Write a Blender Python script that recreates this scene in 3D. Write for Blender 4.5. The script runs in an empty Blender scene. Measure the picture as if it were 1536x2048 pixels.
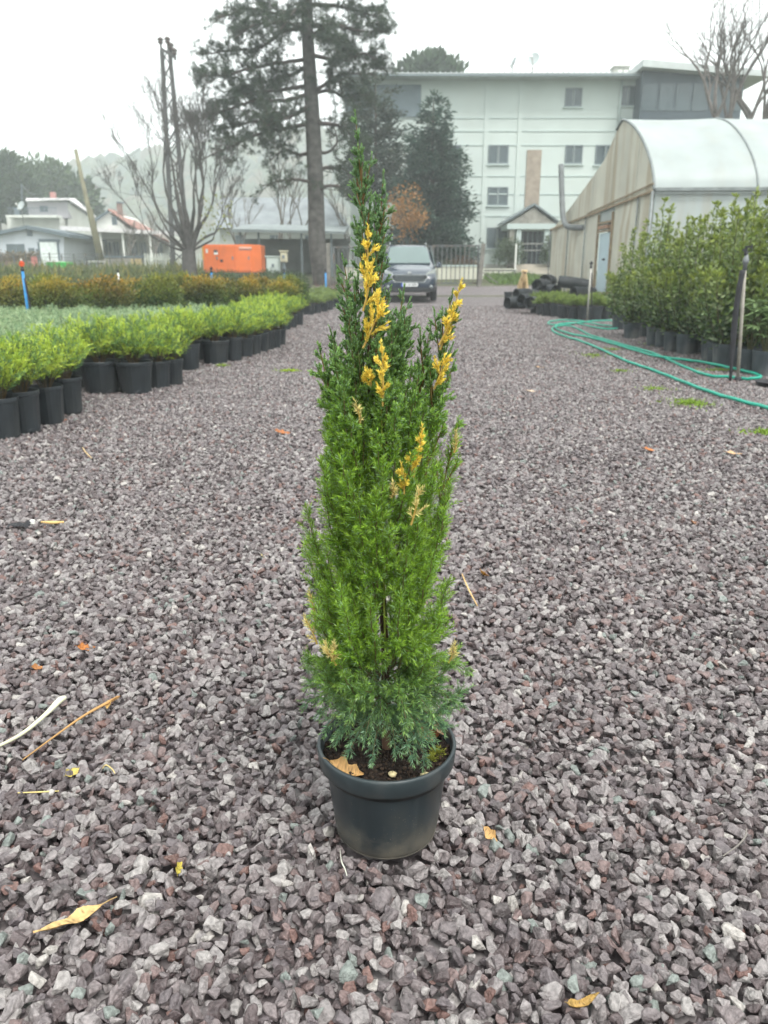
import bpy, bmesh, math, random
import numpy as np
from mathutils import Vector, Matrix

# ---------------------------------------------------------------- camera, world, sun, exposure
SC = bpy.context.scene
COL = SC.collection
RAD = math.radians
FPX, CX, CY = 1540.0, 768.0, 1024.0          # focal length and centre, in pixels of a 1536 x 2048 frame
PITCH, HC = RAD(17.04), 0.84                 # camera looks 17 degrees down from 0.84 m

cam = bpy.data.cameras.new('camera')
cam.sensor_fit = 'VERTICAL'
cam.sensor_height = 36.0
cam.lens = 36.0 * FPX / 2048.0
cam.clip_start, cam.clip_end = 0.02, 3000
cam.dof.use_dof = True
cam.dof.focus_distance = 1.16
cam.dof.aperture_fstop = 8.0
camo = bpy.data.objects.new('camera', cam)
camo.location = (0, 0, HC)
camo.rotation_euler = (RAD(90) - PITCH, 0, 0)
COL.objects.link(camo)
SC.camera = camo

SUN_EL, SUN_AZ = RAD(58), RAD(150)           # sun high, behind the camera's right shoulder, veiled by cloud
world = bpy.data.worlds.new('World')
SC.world = world
world.use_nodes = True
wn, wl = world.node_tree.nodes, world.node_tree.links
bg = wn['Background']
sky = wn.new('ShaderNodeTexSky')
sky.sky_type = 'NISHITA'
sky.sun_disc = False
sky.sun_elevation, sky.sun_rotation = SUN_EL, SUN_AZ
sky.air_density, sky.dust_density, sky.ozone_density = 1.0, 6.0, 1.0
hs = wn.new('ShaderNodeHueSaturation')       # cloud cover takes the blue out of the sky
hs.inputs['Saturation'].default_value = 0.10
mx = wn.new('ShaderNodeMix')
mx.data_type = 'RGBA'
mx.inputs['Factor'].default_value = 0.75     # an even cloud layer over the clear sky
mx.inputs['B'].default_value = (10.3, 10.8, 10.7, 1)
wl.new(sky.outputs['Color'], hs.inputs['Color'])
wl.new(hs.outputs['Color'], mx.inputs['A'])
wl.new(mx.outputs['Result'], bg.inputs['Color'])
bg.inputs['Strength'].default_value = 0.11

sl = bpy.data.lights.new('sun', 'SUN')
sl.energy = 1.5
sl.angle = RAD(16)
sl.color = (1.0, 0.97, 0.93)
so = bpy.data.objects.new('sun', sl)
so.rotation_euler = (RAD(90) - SUN_EL, 0, RAD(180) - SUN_AZ)
so.location = (4, -6, 12)
COL.objects.link(so)

SC.view_settings.view_transform = 'Standard'
SC.view_settings.look = 'None'
SC.view_settings.exposure = 1.05
SC.view_settings.gamma = 1.0
SC.view_settings.use_curve_mapping = False
SC.render.engine = 'CYCLES'
cy = SC.cycles
cy.use_denoising = True
cy.max_bounces, cy.diffuse_bounces, cy.glossy_bounces = 6, 3, 2
cy.transmission_bounces, cy.transparent_max_bounces, cy.volume_bounces = 4, 6, 2
cy.sample_clamp_indirect = 6.0

# ---------------------------------------------------------------- geometry of the view, used to survey the place
rng = np.random.default_rng(11)
random.seed(5)
_F = np.array([0, math.cos(PITCH), -math.sin(PITCH)])
_U = np.array([0, math.sin(PITCH), math.cos(PITCH)])

def ray(px, py):
    d = _F - _U * ((py - CY) / FPX)
    return np.array([(px - CX) / FPX, d[1], d[2]])

def at(px, py, Y):
    d = ray(px, py)
    t = Y / d[1]
    return np.array([d[0] * t, Y, HC + d[2] * t])

def gp(px, py, z=0.0):
    d = ray(px, py)
    t = (z - HC) / d[2]
    return np.array([d[0] * t, d[1] * t, z])

def ppm(Y, z=0.5):
    return FPX / (Y * math.cos(PITCH) - (z - HC) * math.sin(PITCH))

_GY = [-500, 24, 29, 33, 46, 60, 100, 200, 600]
_GZ = [0, 0, 0.16, 0.47, 1.15, 1.6, 2.6, 3.5, 4.0]

def G(y):
    return float(np.interp(y, _GY, _GZ))

# ---------------------------------------------------------------- objects
def link(o):
    COL.objects.link(o)
    return o

def tag(o, label=None, cat=None, group=None, kind=None):
    if label: o['label'] = label
    if cat: o['category'] = cat
    if group: o['group'] = group
    if kind: o['kind'] = kind
    return o

def thing(name, label, cat, loc=(0, 0, 0), group=None):
    o = bpy.data.objects.new(name, None)
    o.empty_display_size = 0.1
    o.location = tuple(float(c) for c in loc)
    link(o)
    return tag(o, label, cat, group)

def wloc(p):
    v = np.zeros(3)
    while p is not None:
        v += np.array(p.location)
        p = p.parent
    return v

def finish(name, me, mat, parent, smooth):
    for m in (mat if isinstance(mat, (list, tuple)) else [mat]):
        if m: me.materials.append(m)
    if smooth and len(me.polygons):
        me.polygons.foreach_set('use_smooth', np.ones(len(me.polygons), dtype=bool))
    me.update()
    o = bpy.data.objects.new(name, me)
    link(o)
    if parent is not None: o.parent = parent
    return o

def np_mesh(name, v, f, mat, parent=None, col=None, smooth=False, base=None):
    """v (N,3), f (M,k) arrays to one mesh object; col (N,3) a colour for each vertex"""
    v = np.asarray(v, dtype=np.float64)
    off = wloc(parent) if parent is not None else (np.asarray(base, float) if base is not None else np.zeros(3))
    v = v - off
    me = bpy.data.meshes.new(name)
    n, (m, k) = len(v), f.shape
    me.vertices.add(n)
    me.vertices.foreach_set('co', v.astype(np.float32).ravel())
    me.loops.add(m * k)
    me.loops.foreach_set('vertex_index', f.astype(np.int32).ravel())
    me.polygons.add(m)
    me.polygons.foreach_set('loop_start', np.arange(0, m * k, k, dtype=np.int32))
    me.update(calc_edges=True)
    if col is not None:
        a = me.color_attributes.new('Col', 'FLOAT_COLOR', 'POINT')
        c = np.ones((n, 4), dtype=np.float32)
        c[:, :3] = col
        a.data.foreach_set('color', c.ravel())
    o = finish(name, me, mat, parent, smooth)
    if parent is None and base is not None: o.location = tuple(float(c) for c in base)
    return o

class MB:
    def __init__(s):
        s.v, s.f = [], []

    def add(s, v, f):
        n = len(s.v)
        s.v += [tuple(float(c) for c in p) for p in v]
        s.f += [tuple(int(i) + n for i in q) for q in f]
        return s

    def box(s, x0, x1, y0, y1, z0, z1):
        return s.add([(x0, y0, z0), (x1, y0, z0), (x1, y1, z0), (x0, y1, z0), (x0, y0, z1), (x1, y0, z1), (x1, y1, z1), (x0, y1, z1)],
                     [(3, 2, 1, 0), (4, 5, 6, 7), (0, 1, 5, 4), (1, 2, 6, 5), (2, 3, 7, 6), (3, 0, 4, 7)])

    def tube(s, pts, r, n=8, cap=True):
        v, f = tube_np(pts, r, n)
        s.add(v, f)
        if cap:
            k, m = len(s.v) - len(v), len(v)
            s.f.append(tuple(k + i for i in reversed(range(n))))
            s.f.append(tuple(k + m - n + i for i in range(n)))
        return s

    def lathe(s, prof, n=24, c=(0, 0, 0), cap0=False, cap1=False, mod=None):
        v, f = [], []
        for (r, z) in prof:
            for i in range(n):
                a = 2 * math.pi * i / n
                q = r * (mod(i, z) if mod else 1)
                v.append((c[0] + q * math.cos(a), c[1] + q * math.sin(a), c[2] + z))
        for j in range(len(prof) - 1):
            for i in range(n):
                f.append((j * n + i, j * n + (i + 1) % n, (j + 1) * n + (i + 1) % n, (j + 1) * n + i))
        if cap0: f.append(tuple(reversed(range(n))))
        if cap1: f.append(tuple((len(prof) - 1) * n + i for i in range(n)))
        return s.add(v, f)

    def prism(s, poly, d):
        """poly: list of 3D points, d: thickness vector"""
        n = len(poly)
        a = [np.array(p, float) for p in poly]
        b = [p + np.array(d, float) for p in a]
        f = [tuple(reversed(range(n))), tuple(n + i for i in range(n))]
        f += [(i, (i + 1) % n, n + (i + 1) % n, n + i) for i in range(n)]
        return s.add(a + b, f)

    def bar(s, a, b, w, h=None, up=(0, 0, 1)):
        """square bar from a to b"""
        a, b = np.array(a, float), np.array(b, float)
        h = h or w
        d = (b - a) / np.linalg.norm(b - a)
        u = np.array(up, float)
        if abs(d @ u) > 0.95: u = np.array([0, 1.0, 0])
        x = np.cross(d, u); x /= np.linalg.norm(x)
        y = np.cross(x, d)
        o = [x * w / 2 + y * h / 2, -x * w / 2 + y * h / 2, -x * w / 2 - y * h / 2, x * w / 2 - y * h / 2]
        return s.add([a + q for q in o] + [b + q for q in o],
                     [(3, 2, 1, 0), (4, 5, 6, 7), (0, 1, 5, 4), (1, 2, 6, 5), (2, 3, 7, 6), (3, 0, 4, 7)])

    def build(s, name, mat, parent=None, smooth=False, bevel=0.0, base=None):
        me = bpy.data.meshes.new(name)
        off = wloc(parent) if parent is not None else (np.asarray(base, float) if base is not None else np.zeros(3))
        me.from_pydata([tuple(np.array(p) - off) for p in s.v], [], s.f)
        me.validate()
        bm = bmesh.new(); bm.from_mesh(me)
        bmesh.ops.recalc_face_normals(bm, faces=bm.faces)
        if bevel:
            bmesh.ops.bevel(bm, geom=[e for e in bm.edges if len(e.link_faces) == 2 and e.calc_face_angle(0) > 0.5],
                            offset=bevel, segments=1, affect='EDGES', clamp_overlap=True)
        bm.to_mesh(me); bm.free()
        o = finish(name, me, mat, parent, smooth)
        if parent is None and base is not None: o.location = tuple(float(c) for c in base)
        return o

def tube_np(pts, r, n=6):
    pts = np.asarray(pts, float)
    m = len(pts)
    r = np.full(m, r, float) if np.isscalar(r) else np.asarray(r, float)
    t = np.gradient(pts, axis=0)
    t /= np.linalg.norm(t, axis=1)[:, None] + 1e-12
    ref = np.array([0.31, 0.17, 0.93]) if abs(t[0][2]) < 0.9 else np.array([0.93, 0.3, 0.2])
    x = np.cross(t, ref); x /= np.linalg.norm(x, axis=1)[:, None] + 1e-12
    y = np.cross(t, x)
    a = np.arange(n) * 2 * np.pi / n
    v = pts[:, None, :] + r[:, None, None] * (np.cos(a)[None, :, None] * x[:, None, :] + np.sin(a)[None, :, None] * y[:, None, :])
    i = np.arange(n)
    f = [np.stack([j * n + i, j * n + (i + 1) % n, (j + 1) * n + (i + 1) % n, (j + 1) * n + i], 1) for j in range(m - 1)]
    return v.reshape(-1, 3), np.concatenate(f)

class Cloud:
    """many small pieces (needles, leaves, twigs) of one part, with a colour for each"""
    def __init__(s):
        s.v, s.f, s.c, s.n = [], [], [], 0

    def raw(s, v, f, c):
        s.v.append(v); s.f.append(f + s.n)
        s.c.append(np.broadcast_to(np.asarray(c, float), v.shape) if np.ndim(c) == 1 else c)
        s.n += len(v)

    def twig(s, pts, r, c, n=4):
        v, f = tube_np(pts, r, n)
        s.raw(v, f, np.asarray(c, float))

    def leaves(s, p, d, ln, w, c, fold=0.25, mid=0.45):
        """diamond leaves: base p, direction d, length, width, colour"""
        p, d = np.asarray(p, float), np.asarray(d, float)
        N = len(p)
        if N == 0: return
        d = d / (np.linalg.norm(d, axis=1)[:, None] + 1e-12)
        q = rng.normal(size=(N, 3))
        x = np.cross(d, q); x /= np.linalg.norm(x, axis=1)[:, None] + 1e-12
        y = np.cross(d, x)
        ln = np.broadcast_to(np.asarray(ln, float), (N,))[:, None]
        w = np.broadcast_to(np.asarray(w, float), (N,))[:, None]
        m = p + d * ln * mid + y * w * fold
        v = np.stack([p, m + x * w / 2, p + d * ln, m - x * w / 2], 1).reshape(-1, 3)
        f = np.arange(N * 4).reshape(N, 4)
        c = np.broadcast_to(np.asarray(c, float), (N, 3))
        s.raw(v, f, np.repeat(c, 4, axis=0))

    def build(s, name, mat, parent=None, base=None, smooth=False):
        return np_mesh(name, np.concatenate(s.v), np.concatenate(s.f), mat, parent, np.concatenate(s.c), smooth, base)

def bez(p0, p1, p2, n):
    t = np.linspace(0, 1, n)[:, None]
    p0, p1, p2 = (np.asarray(p, float) for p in (p0, p1, p2))
    return (1 - t) ** 2 * p0 + 2 * t * (1 - t) * p1 + t * t * p2

def smooth_path(pts, n=8):
    """Catmull-Rom through the points"""
    P = np.asarray(pts, float)
    P = np.vstack([2 * P[0] - P[1], P, 2 * P[-1] - P[-2]])
    out = []
    for i in range(1, len(P) - 2):
        t = np.linspace(0, 1, n, endpoint=False)[:, None]
        a, b, c, d = P[i - 1], P[i], P[i + 1], P[i + 2]
        out.append(0.5 * (2 * b + (c - a) * t + (2 * a - 5 * b + 4 * c - d) * t ** 2 + (3 * b - a - 3 * c + d) * t ** 3))
    out.append(P[-2][None])
    return np.concatenate(out)

def unit(v):
    v = np.asarray(v, float)
    return v / (np.linalg.norm(v) + 1e-12)

def rdir(n):
    v = rng.normal(size=(n, 3))
    return v / np.linalg.norm(v, axis=1)[:, None]

def copy_tree(o, parent=None):
    c = o.copy()
    COL.objects.link(c)
    c.parent = parent
    for ch in o.children:
        copy_tree(ch, c)
    return c

# ---------------------------------------------------------------- materials
MATS = {}

def mat(name, base, rough=0.65, var=0.18, scale=8.0, bump=0.0, bscale=None, attr=False, metal=0.0, transl=0.0,
        spec=0.35, stain=None, coords='Object', detail=4.0, coat=0.0):
    """principled material; noise varies the base colour; stain = (colour, amount, scale, stretch) adds blotches of another colour"""
    if name in MATS: return MATS[name]
    m = bpy.data.materials.new(name)
    m.use_nodes = True
    N, L = m.node_tree.nodes, m.node_tree.links
    b = N['Principled BSDF']
    b.inputs['Roughness'].default_value = rough
    b.inputs['Metallic'].default_value = metal
    b.inputs['Specular IOR Level'].default_value = spec
    b.inputs['Coat Weight'].default_value = coat
    tc = N.new('ShaderNodeTexCoord')
    nz = N.new('ShaderNodeTexNoise')
    nz.inputs['Scale'].default_value = scale
    nz.inputs['Detail'].default_value = detail
    L.new(tc.outputs[coords], nz.inputs['Vector'])
    mr = N.new('ShaderNodeMapRange')
    mr.inputs['From Min'].default_value, mr.inputs['From Max'].default_value = 0.3, 0.7
    mr.inputs['To Min'].default_value, mr.inputs['To Max'].default_value = 1 - var, 1 + var
    L.new(nz.outputs['Fac'], mr.inputs['Value'])
    vm = N.new('ShaderNodeVectorMath'); vm.operation = 'SCALE'
    if attr:
        at_ = N.new('ShaderNodeAttribute'); at_.attribute_name = 'Col'
        L.new(at_.outputs['Color'], vm.inputs[0])
    else:
        vm.inputs[0].default_value = base[:3]
    L.new(mr.outputs['Result'], vm.inputs['Scale'])
    out = vm.outputs['Vector']
    if stain:
        sc, amt, ssc, stretch = stain
        mp = N.new('ShaderNodeMapping'); mp.inputs['Scale'].default_value = stretch
        L.new(tc.outputs[coords], mp.inputs['Vector'])
        n2 = N.new('ShaderNodeTexNoise'); n2.inputs['Scale'].default_value = ssc; n2.inputs['Detail'].default_value = 5
        L.new(mp.outputs['Vector'], n2.inputs['Vector'])
        m2 = N.new('ShaderNodeMapRange')
        m2.inputs['From Min'].default_value, m2.inputs['From Max'].default_value = 0.48, 0.68
        m2.inputs['To Max'].default_value = amt
        L.new(n2.outputs['Fac'], m2.inputs['Value'])
        mi = N.new('ShaderNodeMix'); mi.data_type = 'RGBA'
        L.new(m2.outputs['Result'], mi.inputs['Factor'])
        L.new(out, mi.inputs['A'])
        mi.inputs['B'].default_value = (*sc, 1)
        out = mi.outputs['Result']
    L.new(out, b.inputs['Base Color'])
    if bump:
        n3 = N.new('ShaderNodeTexNoise')
        n3.inputs['Scale'].default_value = bscale or scale * 3
        n3.inputs['Detail'].default_value = 6
        L.new(tc.outputs[coords], n3.inputs['Vector'])
        bp = N.new('ShaderNodeBump'); bp.inputs['Strength'].default_value = bump; bp.inputs['Distance'].default_value = 0.02
        L.new(n3.outputs['Fac'], bp.inputs['Height'])
        L.new(bp.outputs['Normal'], b.inputs['Normal'])
    if transl:
        tr = N.new('ShaderNodeBsdfTranslucent')
        L.new(out, tr.inputs['Color'])
        ms = N.new('ShaderNodeMixShader'); ms.inputs['Fac'].default_value = transl
        L.new(b.outputs['BSDF'], ms.inputs[1]); L.new(tr.outputs['BSDF'], ms.inputs[2])
        L.new(ms.outputs['Shader'], N['Material Output'].inputs['Surface'])
    MATS[name] = m
    return m

leafm = mat('foliage', (0.08, 0.14, 0.05), rough=0.5, var=0.12, scale=60, attr=True, transl=0.3, spec=0.4)
needlem = mat('juniper_needles', (0.08, 0.16, 0.06), rough=0.42, var=0.12, scale=200, attr=True, transl=0.28, spec=0.45)
barkm = mat('bark', (0.10, 0.075, 0.06), rough=0.9, var=0.4, scale=9, bump=0.8, bscale=25)
twigm = mat('twig_bark', (0.09, 0.075, 0.065), rough=0.9, var=0.3, scale=6, attr=True)
potm = mat('black_pot_plastic', (0.022, 0.027, 0.031), rough=0.42, var=0.2, scale=10, stain=((0.08, 0.075, 0.065), 0.22, 5.0, (1, 1, 0.6)), spec=0.4)
soilm = mat('potting_soil', (0.022, 0.014, 0.010), rough=0.95, var=0.5, scale=90, bump=1.0, bscale=160)
# ================================================================ the setting: ground, drive, gravel, hills
def sheet(name, xs, ys, zf, m, kind='structure'):
    X, Y = np.meshgrid(xs, ys)
    Z = np.vectorize(zf)(X, Y)
    v = np.stack([X.ravel(), Y.ravel(), Z.ravel()], 1)
    nx, ny = len(xs), len(ys)
    i = (np.arange(ny - 1)[:, None] * nx + np.arange(nx - 1)[None, :]).ravel()
    f = np.stack([i, i + 1, i + nx + 1, i + nx], 1)
    o = np_mesh(name, v, f, m, smooth=True)
    o['kind'] = kind
    return o

earthm = mat('grassy_earth', (0.075, 0.085, 0.040), rough=0.95, var=0.35, scale=0.6, bump=0.5, bscale=14,
             stain=((0.12, 0.095, 0.06), 0.8, 0.35, (1, 1, 1)))
sheet('ground', np.concatenate([np.linspace(-430, -40, 14), np.linspace(-30, 30, 13), np.linspace(40, 430, 14)]),
      np.concatenate([np.linspace(-430, -20, 10), np.linspace(0, 20, 5), np.linspace(22, 110, 45), np.linspace(120, 430, 12)]),
      lambda x, y: G(y) - 0.040, earthm)

def gravel_sheet_mat():
    m = bpy.data.materials.new('crushed_stone_sheet')
    m.use_nodes = True
    N, L = m.node_tree.nodes, m.node_tree.links
    b = N['Principled BSDF']; b.inputs['Roughness'].default_value = 0.8; b.inputs['Specular IOR Level'].default_value = 0.3
    tc = N.new('ShaderNodeTexCoord')
    vo = N.new('ShaderNodeTexVoronoi'); vo.inputs['Scale'].default_value = 55.0
    L.new(tc.outputs['Object'], vo.inputs['Vector'])
    cr = N.new('ShaderNodeValToRGB')
    sp = N.new('ShaderNodeSeparateColor'); L.new(vo.outputs['Color'], sp.inputs['Color'])
    L.new(sp.outputs['Red'], cr.inputs['Fac'])
    e = cr.color_ramp.elements
    e[0].position, e[0].color = 0.0, (0.080, 0.065, 0.067, 1)
    e[1].position, e[1].color = 1.0, (0.32, 0.295, 0.292, 1)
    k = e.new(0.55); k.color = (0.160, 0.137, 0.139, 1)
    nz = N.new('ShaderNodeTexNoise'); nz.inputs['Scale'].default_value = 0.5; nz.inputs['Detail'].default_value = 3
    L.new(tc.outputs['Object'], nz.inputs['Vector'])
    mr = N.new('ShaderNodeMapRange'); mr.inputs['To Min'].default_value = 0.72; mr.inputs['To Max'].default_value = 1.1
    L.new(nz.outputs['Fac'], mr.inputs['Value'])
    vm = N.new('ShaderNodeVectorMath'); vm.operation = 'SCALE'
    L.new(cr.outputs['Color'], vm.inputs[0]); L.new(mr.outputs['Result'], vm.inputs['Scale'])
    L.new(vm.outputs['Vector'], b.inputs['Base Color'])
    bp = N.new('ShaderNodeBump'); bp.inputs['Strength'].default_value = 0.9; bp.inputs['Distance'].default_value = 0.012
    bp.invert = True
    L.new(vo.outputs['Distance'], bp.inputs['Height']); L.new(bp.outputs['Normal'], b.inputs['Normal'])
    return m

sheet('gravel_drive', np.linspace(-9, 9, 7), np.concatenate([np.linspace(-7, 23, 7), np.linspace(24, 33, 10)]),
      lambda x, y: G(y) - 0.024, gravel_sheet_mat())

# ---- crushed stone: single stones, 17 mm or so, near the camera
def stone_mat():
    m = bpy.data.materials.new('crushed_stone')
    m.use_nodes = True
    N, L = m.node_tree.nodes, m.node_tree.links
    b = N['Principled BSDF']; b.inputs['Roughness'].default_value = 0.5; b.inputs['Specular IOR Level'].default_value = 0.55
    oi = N.new('ShaderNodeObjectInfo')
    cr = N.new('ShaderNodeValToRGB'); cr.color_ramp.interpolation = 'CONSTANT'
    L.new(oi.outputs['Random'], cr.inputs['Fac'])
    stops = [(0.0, (0.165, 0.140, 0.142)), (0.14, (0.25, 0.222, 0.220)), (0.29, (0.100, 0.076, 0.077)), (0.42, (0.195, 0.162, 0.162)),
             (0.55, (0.265, 0.240, 0.236)), (0.66, (0.135, 0.113, 0.118)), (0.76, (0.185, 0.130, 0.124)), (0.83, (0.315, 0.290, 0.280)),
             (0.90, (0.110, 0.094, 0.094)), (0.945, (0.200, 0.222, 0.205)), (0.960, (0.175, 0.100, 0.086)), (0.980, (0.40, 0.37, 0.345)), (0.9965, (0.52, 0.46, 0.32))]
    e = cr.color_ramp.elements
    e[0].position, e[0].color = 0.0, (*stops[0][1], 1)
    e[1].position, e[1].color = stops[1][0], (*stops[1][1], 1)
    for p, c in stops[2:]:
        k = e.new(p); k.color = (*c, 1)
    tc = N.new('ShaderNodeTexCoord')
    nz = N.new('ShaderNodeTexNoise'); nz.inputs['Scale'].default_value = 2.2; nz.inputs['Detail'].default_value = 6
    ad = N.new('ShaderNodeVectorMath'); ad.operation = 'ADD'
    L.new(tc.outputs['Object'], ad.inputs[0]); L.new(oi.outputs['Random'], ad.inputs[1])
    L.new(ad.outputs['Vector'], nz.inputs['Vector'])
    mr = N.new('ShaderNodeMapRange'); mr.inputs['From Min'].default_value = 0.3; mr.inputs['From Max'].default_value = 0.7
    mr.inputs['To Min'].default_value = 0.60; mr.inputs['To Max'].default_value = 1.22
    L.new(nz.outputs['Fac'], mr.inputs['Value'])
    vm = N.new('ShaderNodeVectorMath'); vm.operation = 'SCALE'
    L.new(cr.outputs['Color'], vm.inputs[0]); L.new(mr.outputs['Result'], vm.inputs['Scale'])
    L.new(vm.outputs['Vector'], b.inputs['Base Color'])
    bp = N.new('ShaderNodeBump'); bp.inputs['Strength'].default_value = 0.35; bp.inputs['Distance'].default_value = 0.1
    L.new(nz.outputs['Fac'], bp.inputs['Height']); L.new(bp.outputs['Normal'], b.inputs['Normal'])
    return m

STONEM = stone_mat()
STONES = bpy.data.collections.new('stone_shapes')
for k in range(14):
    bm = bmesh.new()
    asp = np.array([1.0, rng.uniform(0.62, 0.92), rng.uniform(0.4, 0.72)])
    P = rng.uniform(-1, 1, size=(13, 3))
    P = P / np.maximum(np.abs(P).max(axis=1), np.linalg.norm(P, axis=1) * 0.8)[:, None] * rng.uniform(0.8, 1.0, size=(13, 1)) * asp
    for p in P: bm.verts.new(p)
    r = bmesh.ops.convex_hull(bm, input=bm.verts)
    bmesh.ops.delete(bm, geom=[v for v in bm.verts if not v.link_faces], context='VERTS')
    bmesh.ops.dissolve_limit(bm, angle_limit=0.25, verts=bm.verts, edges=bm.edges)
    bmesh.ops.bevel(bm, geom=list(bm.edges), offset=0.07, segments=1, affect='EDGES', clamp_overlap=True)
    bmesh.ops.recalc_face_normals(bm, faces=bm.faces)
    me = bpy.data.meshes.new('stone'); bm.to_mesh(me); bm.free()
    me.materials.append(STONEM)
    STONES.objects.link(bpy.data.objects.new('stone', me))

def instancer(name, pts, rot, scl, pick, coll):
    me = bpy.data.meshes.new(name)
    n = len(pts)
    me.vertices.add(n)
    me.vertices.foreach_set('co', pts.astype(np.float32).ravel())
    for an, ty, arr, key in (('rot', 'FLOAT_VECTOR', rot, 'vector'), ('scl', 'FLOAT', scl, 'value'), ('pick', 'INT', pick, 'value')):
        a = me.attributes.new(an, ty, 'POINT')
        a.data.foreach_set(key, np.ascontiguousarray(arr.ravel().astype(np.int32 if ty == 'INT' else np.float32)))
    me.update()
    o = bpy.data.objects.new(name, me); link(o)
    ng = bpy.data.node_groups.new(name + '_scatter', 'GeometryNodeTree')
    ng.interface.new_socket('Geometry', in_out='INPUT', socket_type='NodeSocketGeometry')
    ng.interface.new_socket('Geometry', in_out='OUTPUT', socket_type='NodeSocketGeometry')
    N, L = ng.nodes, ng.links
    gi, go = N.new('NodeGroupInput'), N.new('NodeGroupOutput')
    ip = N.new('GeometryNodeInstanceOnPoints'); ci = N.new('GeometryNodeCollectionInfo')
    ci.inputs['Collection'].default_value = coll
    ci.inputs['Separate Children'].default_value = True
    ci.inputs['Reset Children'].default_value = True
    def attr(an, ty):
        q = N.new('GeometryNodeInputNamedAttribute'); q.data_type = ty; q.inputs['Name'].default_value = an
        return q.outputs['Attribute']
    L.new(gi.outputs[0], ip.inputs['Points']); L.new(ci.outputs[0], ip.inputs['Instance'])
    ip.inputs['Pick Instance'].default_value = True
    L.new(attr('pick', 'INT'), ip.inputs['Instance Index'])
    L.new(attr('rot', 'FLOAT_VECTOR'), ip.inputs['Rotation'])
    L.new(attr('scl', 'FLOAT'), ip.inputs['Scale'])
    L.new(ip.outputs['Instances'], go.inputs[0])
    md = o.modifiers.new('scatter', 'NODES'); md.node_group = ng
    return o

POT_C = np.array([0.004, 1.028, 0.0])

def bed_edge_left(y):
    return float(np.interp(y, [0, 3.5, 6, 10, 20], [-2.3, -2.06, -1.84, -1.42, -1.42]))

def stones(y0, y1, cell, smin, smax, zlo=-0.010, zhi=0.0025):
    xs = np.arange(-(0.54 * y1 + 1.4), 0.54 * y1 + 1.4, cell)
    ys = np.arange(y0, y1, cell)
    X, Y = np.meshgrid(xs, ys)
    X, Y = X.ravel(), Y.ravel()
    le = np.interp(Y, [0, 3.5, 6, 10, 20], [-2.3, -2.06, -1.84, -1.42, -1.42])
    k = (np.abs(X) < 0.54 * Y + 1.3) & (X > le - 0.5) & (X < 5.6)
    X, Y = X[k], Y[k]
    X = X + rng.uniform(-.6, .6, len(X)) * cell
    Y = Y + rng.uniform(-.6, .6, len(Y)) * cell
    k = np.hypot(X - POT_C[0], Y - POT_C[1]) > 0.071
    X, Y = X[k], Y[k]
    n = len(X)
    s = rng.uniform(smin, smax, n) * rng.choice([0.6, 0.85, 1.0, 1.0, 1.2, 1.45], n, p=[.20, .22, .22, .2, .11, .05])
    und = 0.0035 * np.sin(X * 7.1 + 1.3 * np.sin(Y * 5.3)) + 0.003 * np.sin(Y * 9.7 + X * 3.1)
    Z = und + rng.uniform(zlo, zhi, n) - 0.4 * np.maximum(s - 0.0125, 0)
    R = np.stack([rng.normal(0, 0.6, n), rng.normal(0, 0.6, n), rng.uniform(0, 6.283, n)], 1)
    return np.stack([X, Y, Z], 1), R, s

batches = [stones(0.15, 3.0, 0.0150, 0.0105, 0.0150), stones(0.3, 2.6, 0.0165, 0.009, 0.013, -0.020, -0.012),
           stones(3.0, 7.5, 0.0175, 0.0110, 0.0155), stones(7.5, 13.0, 0.027, 0.013, 0.018), stones(13.0, 25.0, 0.043, 0.018, 0.026, -0.014, -0.004)]
keep = rng.uniform(0, 1, len(batches[4][2])) > np.clip((batches[4][0][:, 1] - 17.0) / 8.0, 0, 1)   # thinning out with distance
batches[4] = tuple(a[keep] for a in batches[4])
gp_, gr_, gs_ = (np.concatenate([b[i] for b in batches]) for i in range(3))
gravel = instancer('gravel', gp_, gr_, gs_, rng.integers(0, 14, len(gp_)), STONES)
tag(gravel, 'loose purplish grey crushed stone gravel covering the drive', 'gravel', kind='stuff')

# ---- far hill with its wood
hx = np.linspace(-330, 260, 100)
hy = np.linspace(210, 425, 40)
ridge_px = [(-300, 352), (0, 340), (110, 332), (200, 324), (280, 316), (400, 300), (520, 270), (600, 258), (760, 262), (1000, 300), (1300, 360)]
RX = [at(px, py, 330)[0] for px, py in ridge_px]
RZ = [at(px, py, 330)[2] for px, py in ridge_px]

def hill_z(x, y):
    top = np.interp(x * 330 / max(y, 250), RX, RZ) - 4.0
    t = np.clip((y - 212) / 118.0, 0, 1)
    s = t * t * (3 - 2 * t)
    back = np.clip((425 - y) / 95.0, 0.3, 1) if y > 330 else 1.0
    return 3.2 + (top - 3.2) * s * back + 1.2 * math.sin(x * 0.06) * s

hillm = mat('hill_scrub', (0.075, 0.085, 0.05), rough=1.0, var=0.3, scale=0.08)
sheet('hill', hx, hy, hill_z, hillm)

def blob(seed, n=9, m=6):
    r = np.random.default_rng(seed)
    v, f = [], []
    for j in range(m):
        th = math.pi * (j + 0.35) / m
        for i in range(n):
            a = 2 * math.pi * (i + 0.5 * (j % 2)) / n
            q = r.uniform(0.75, 1.15)
            v.append((q * math.sin(th) * math.cos(a), q * math.sin(th) * math.sin(a), q * math.cos(th)))
    for j in range(m - 1):
        for i in range(n):
            f.append((j * n + i, (j + 1) * n + i, (j + 1) * n + (i + 1) % n, j * n + (i + 1) % n))
    return np.array(v), np.array(f)

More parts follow.
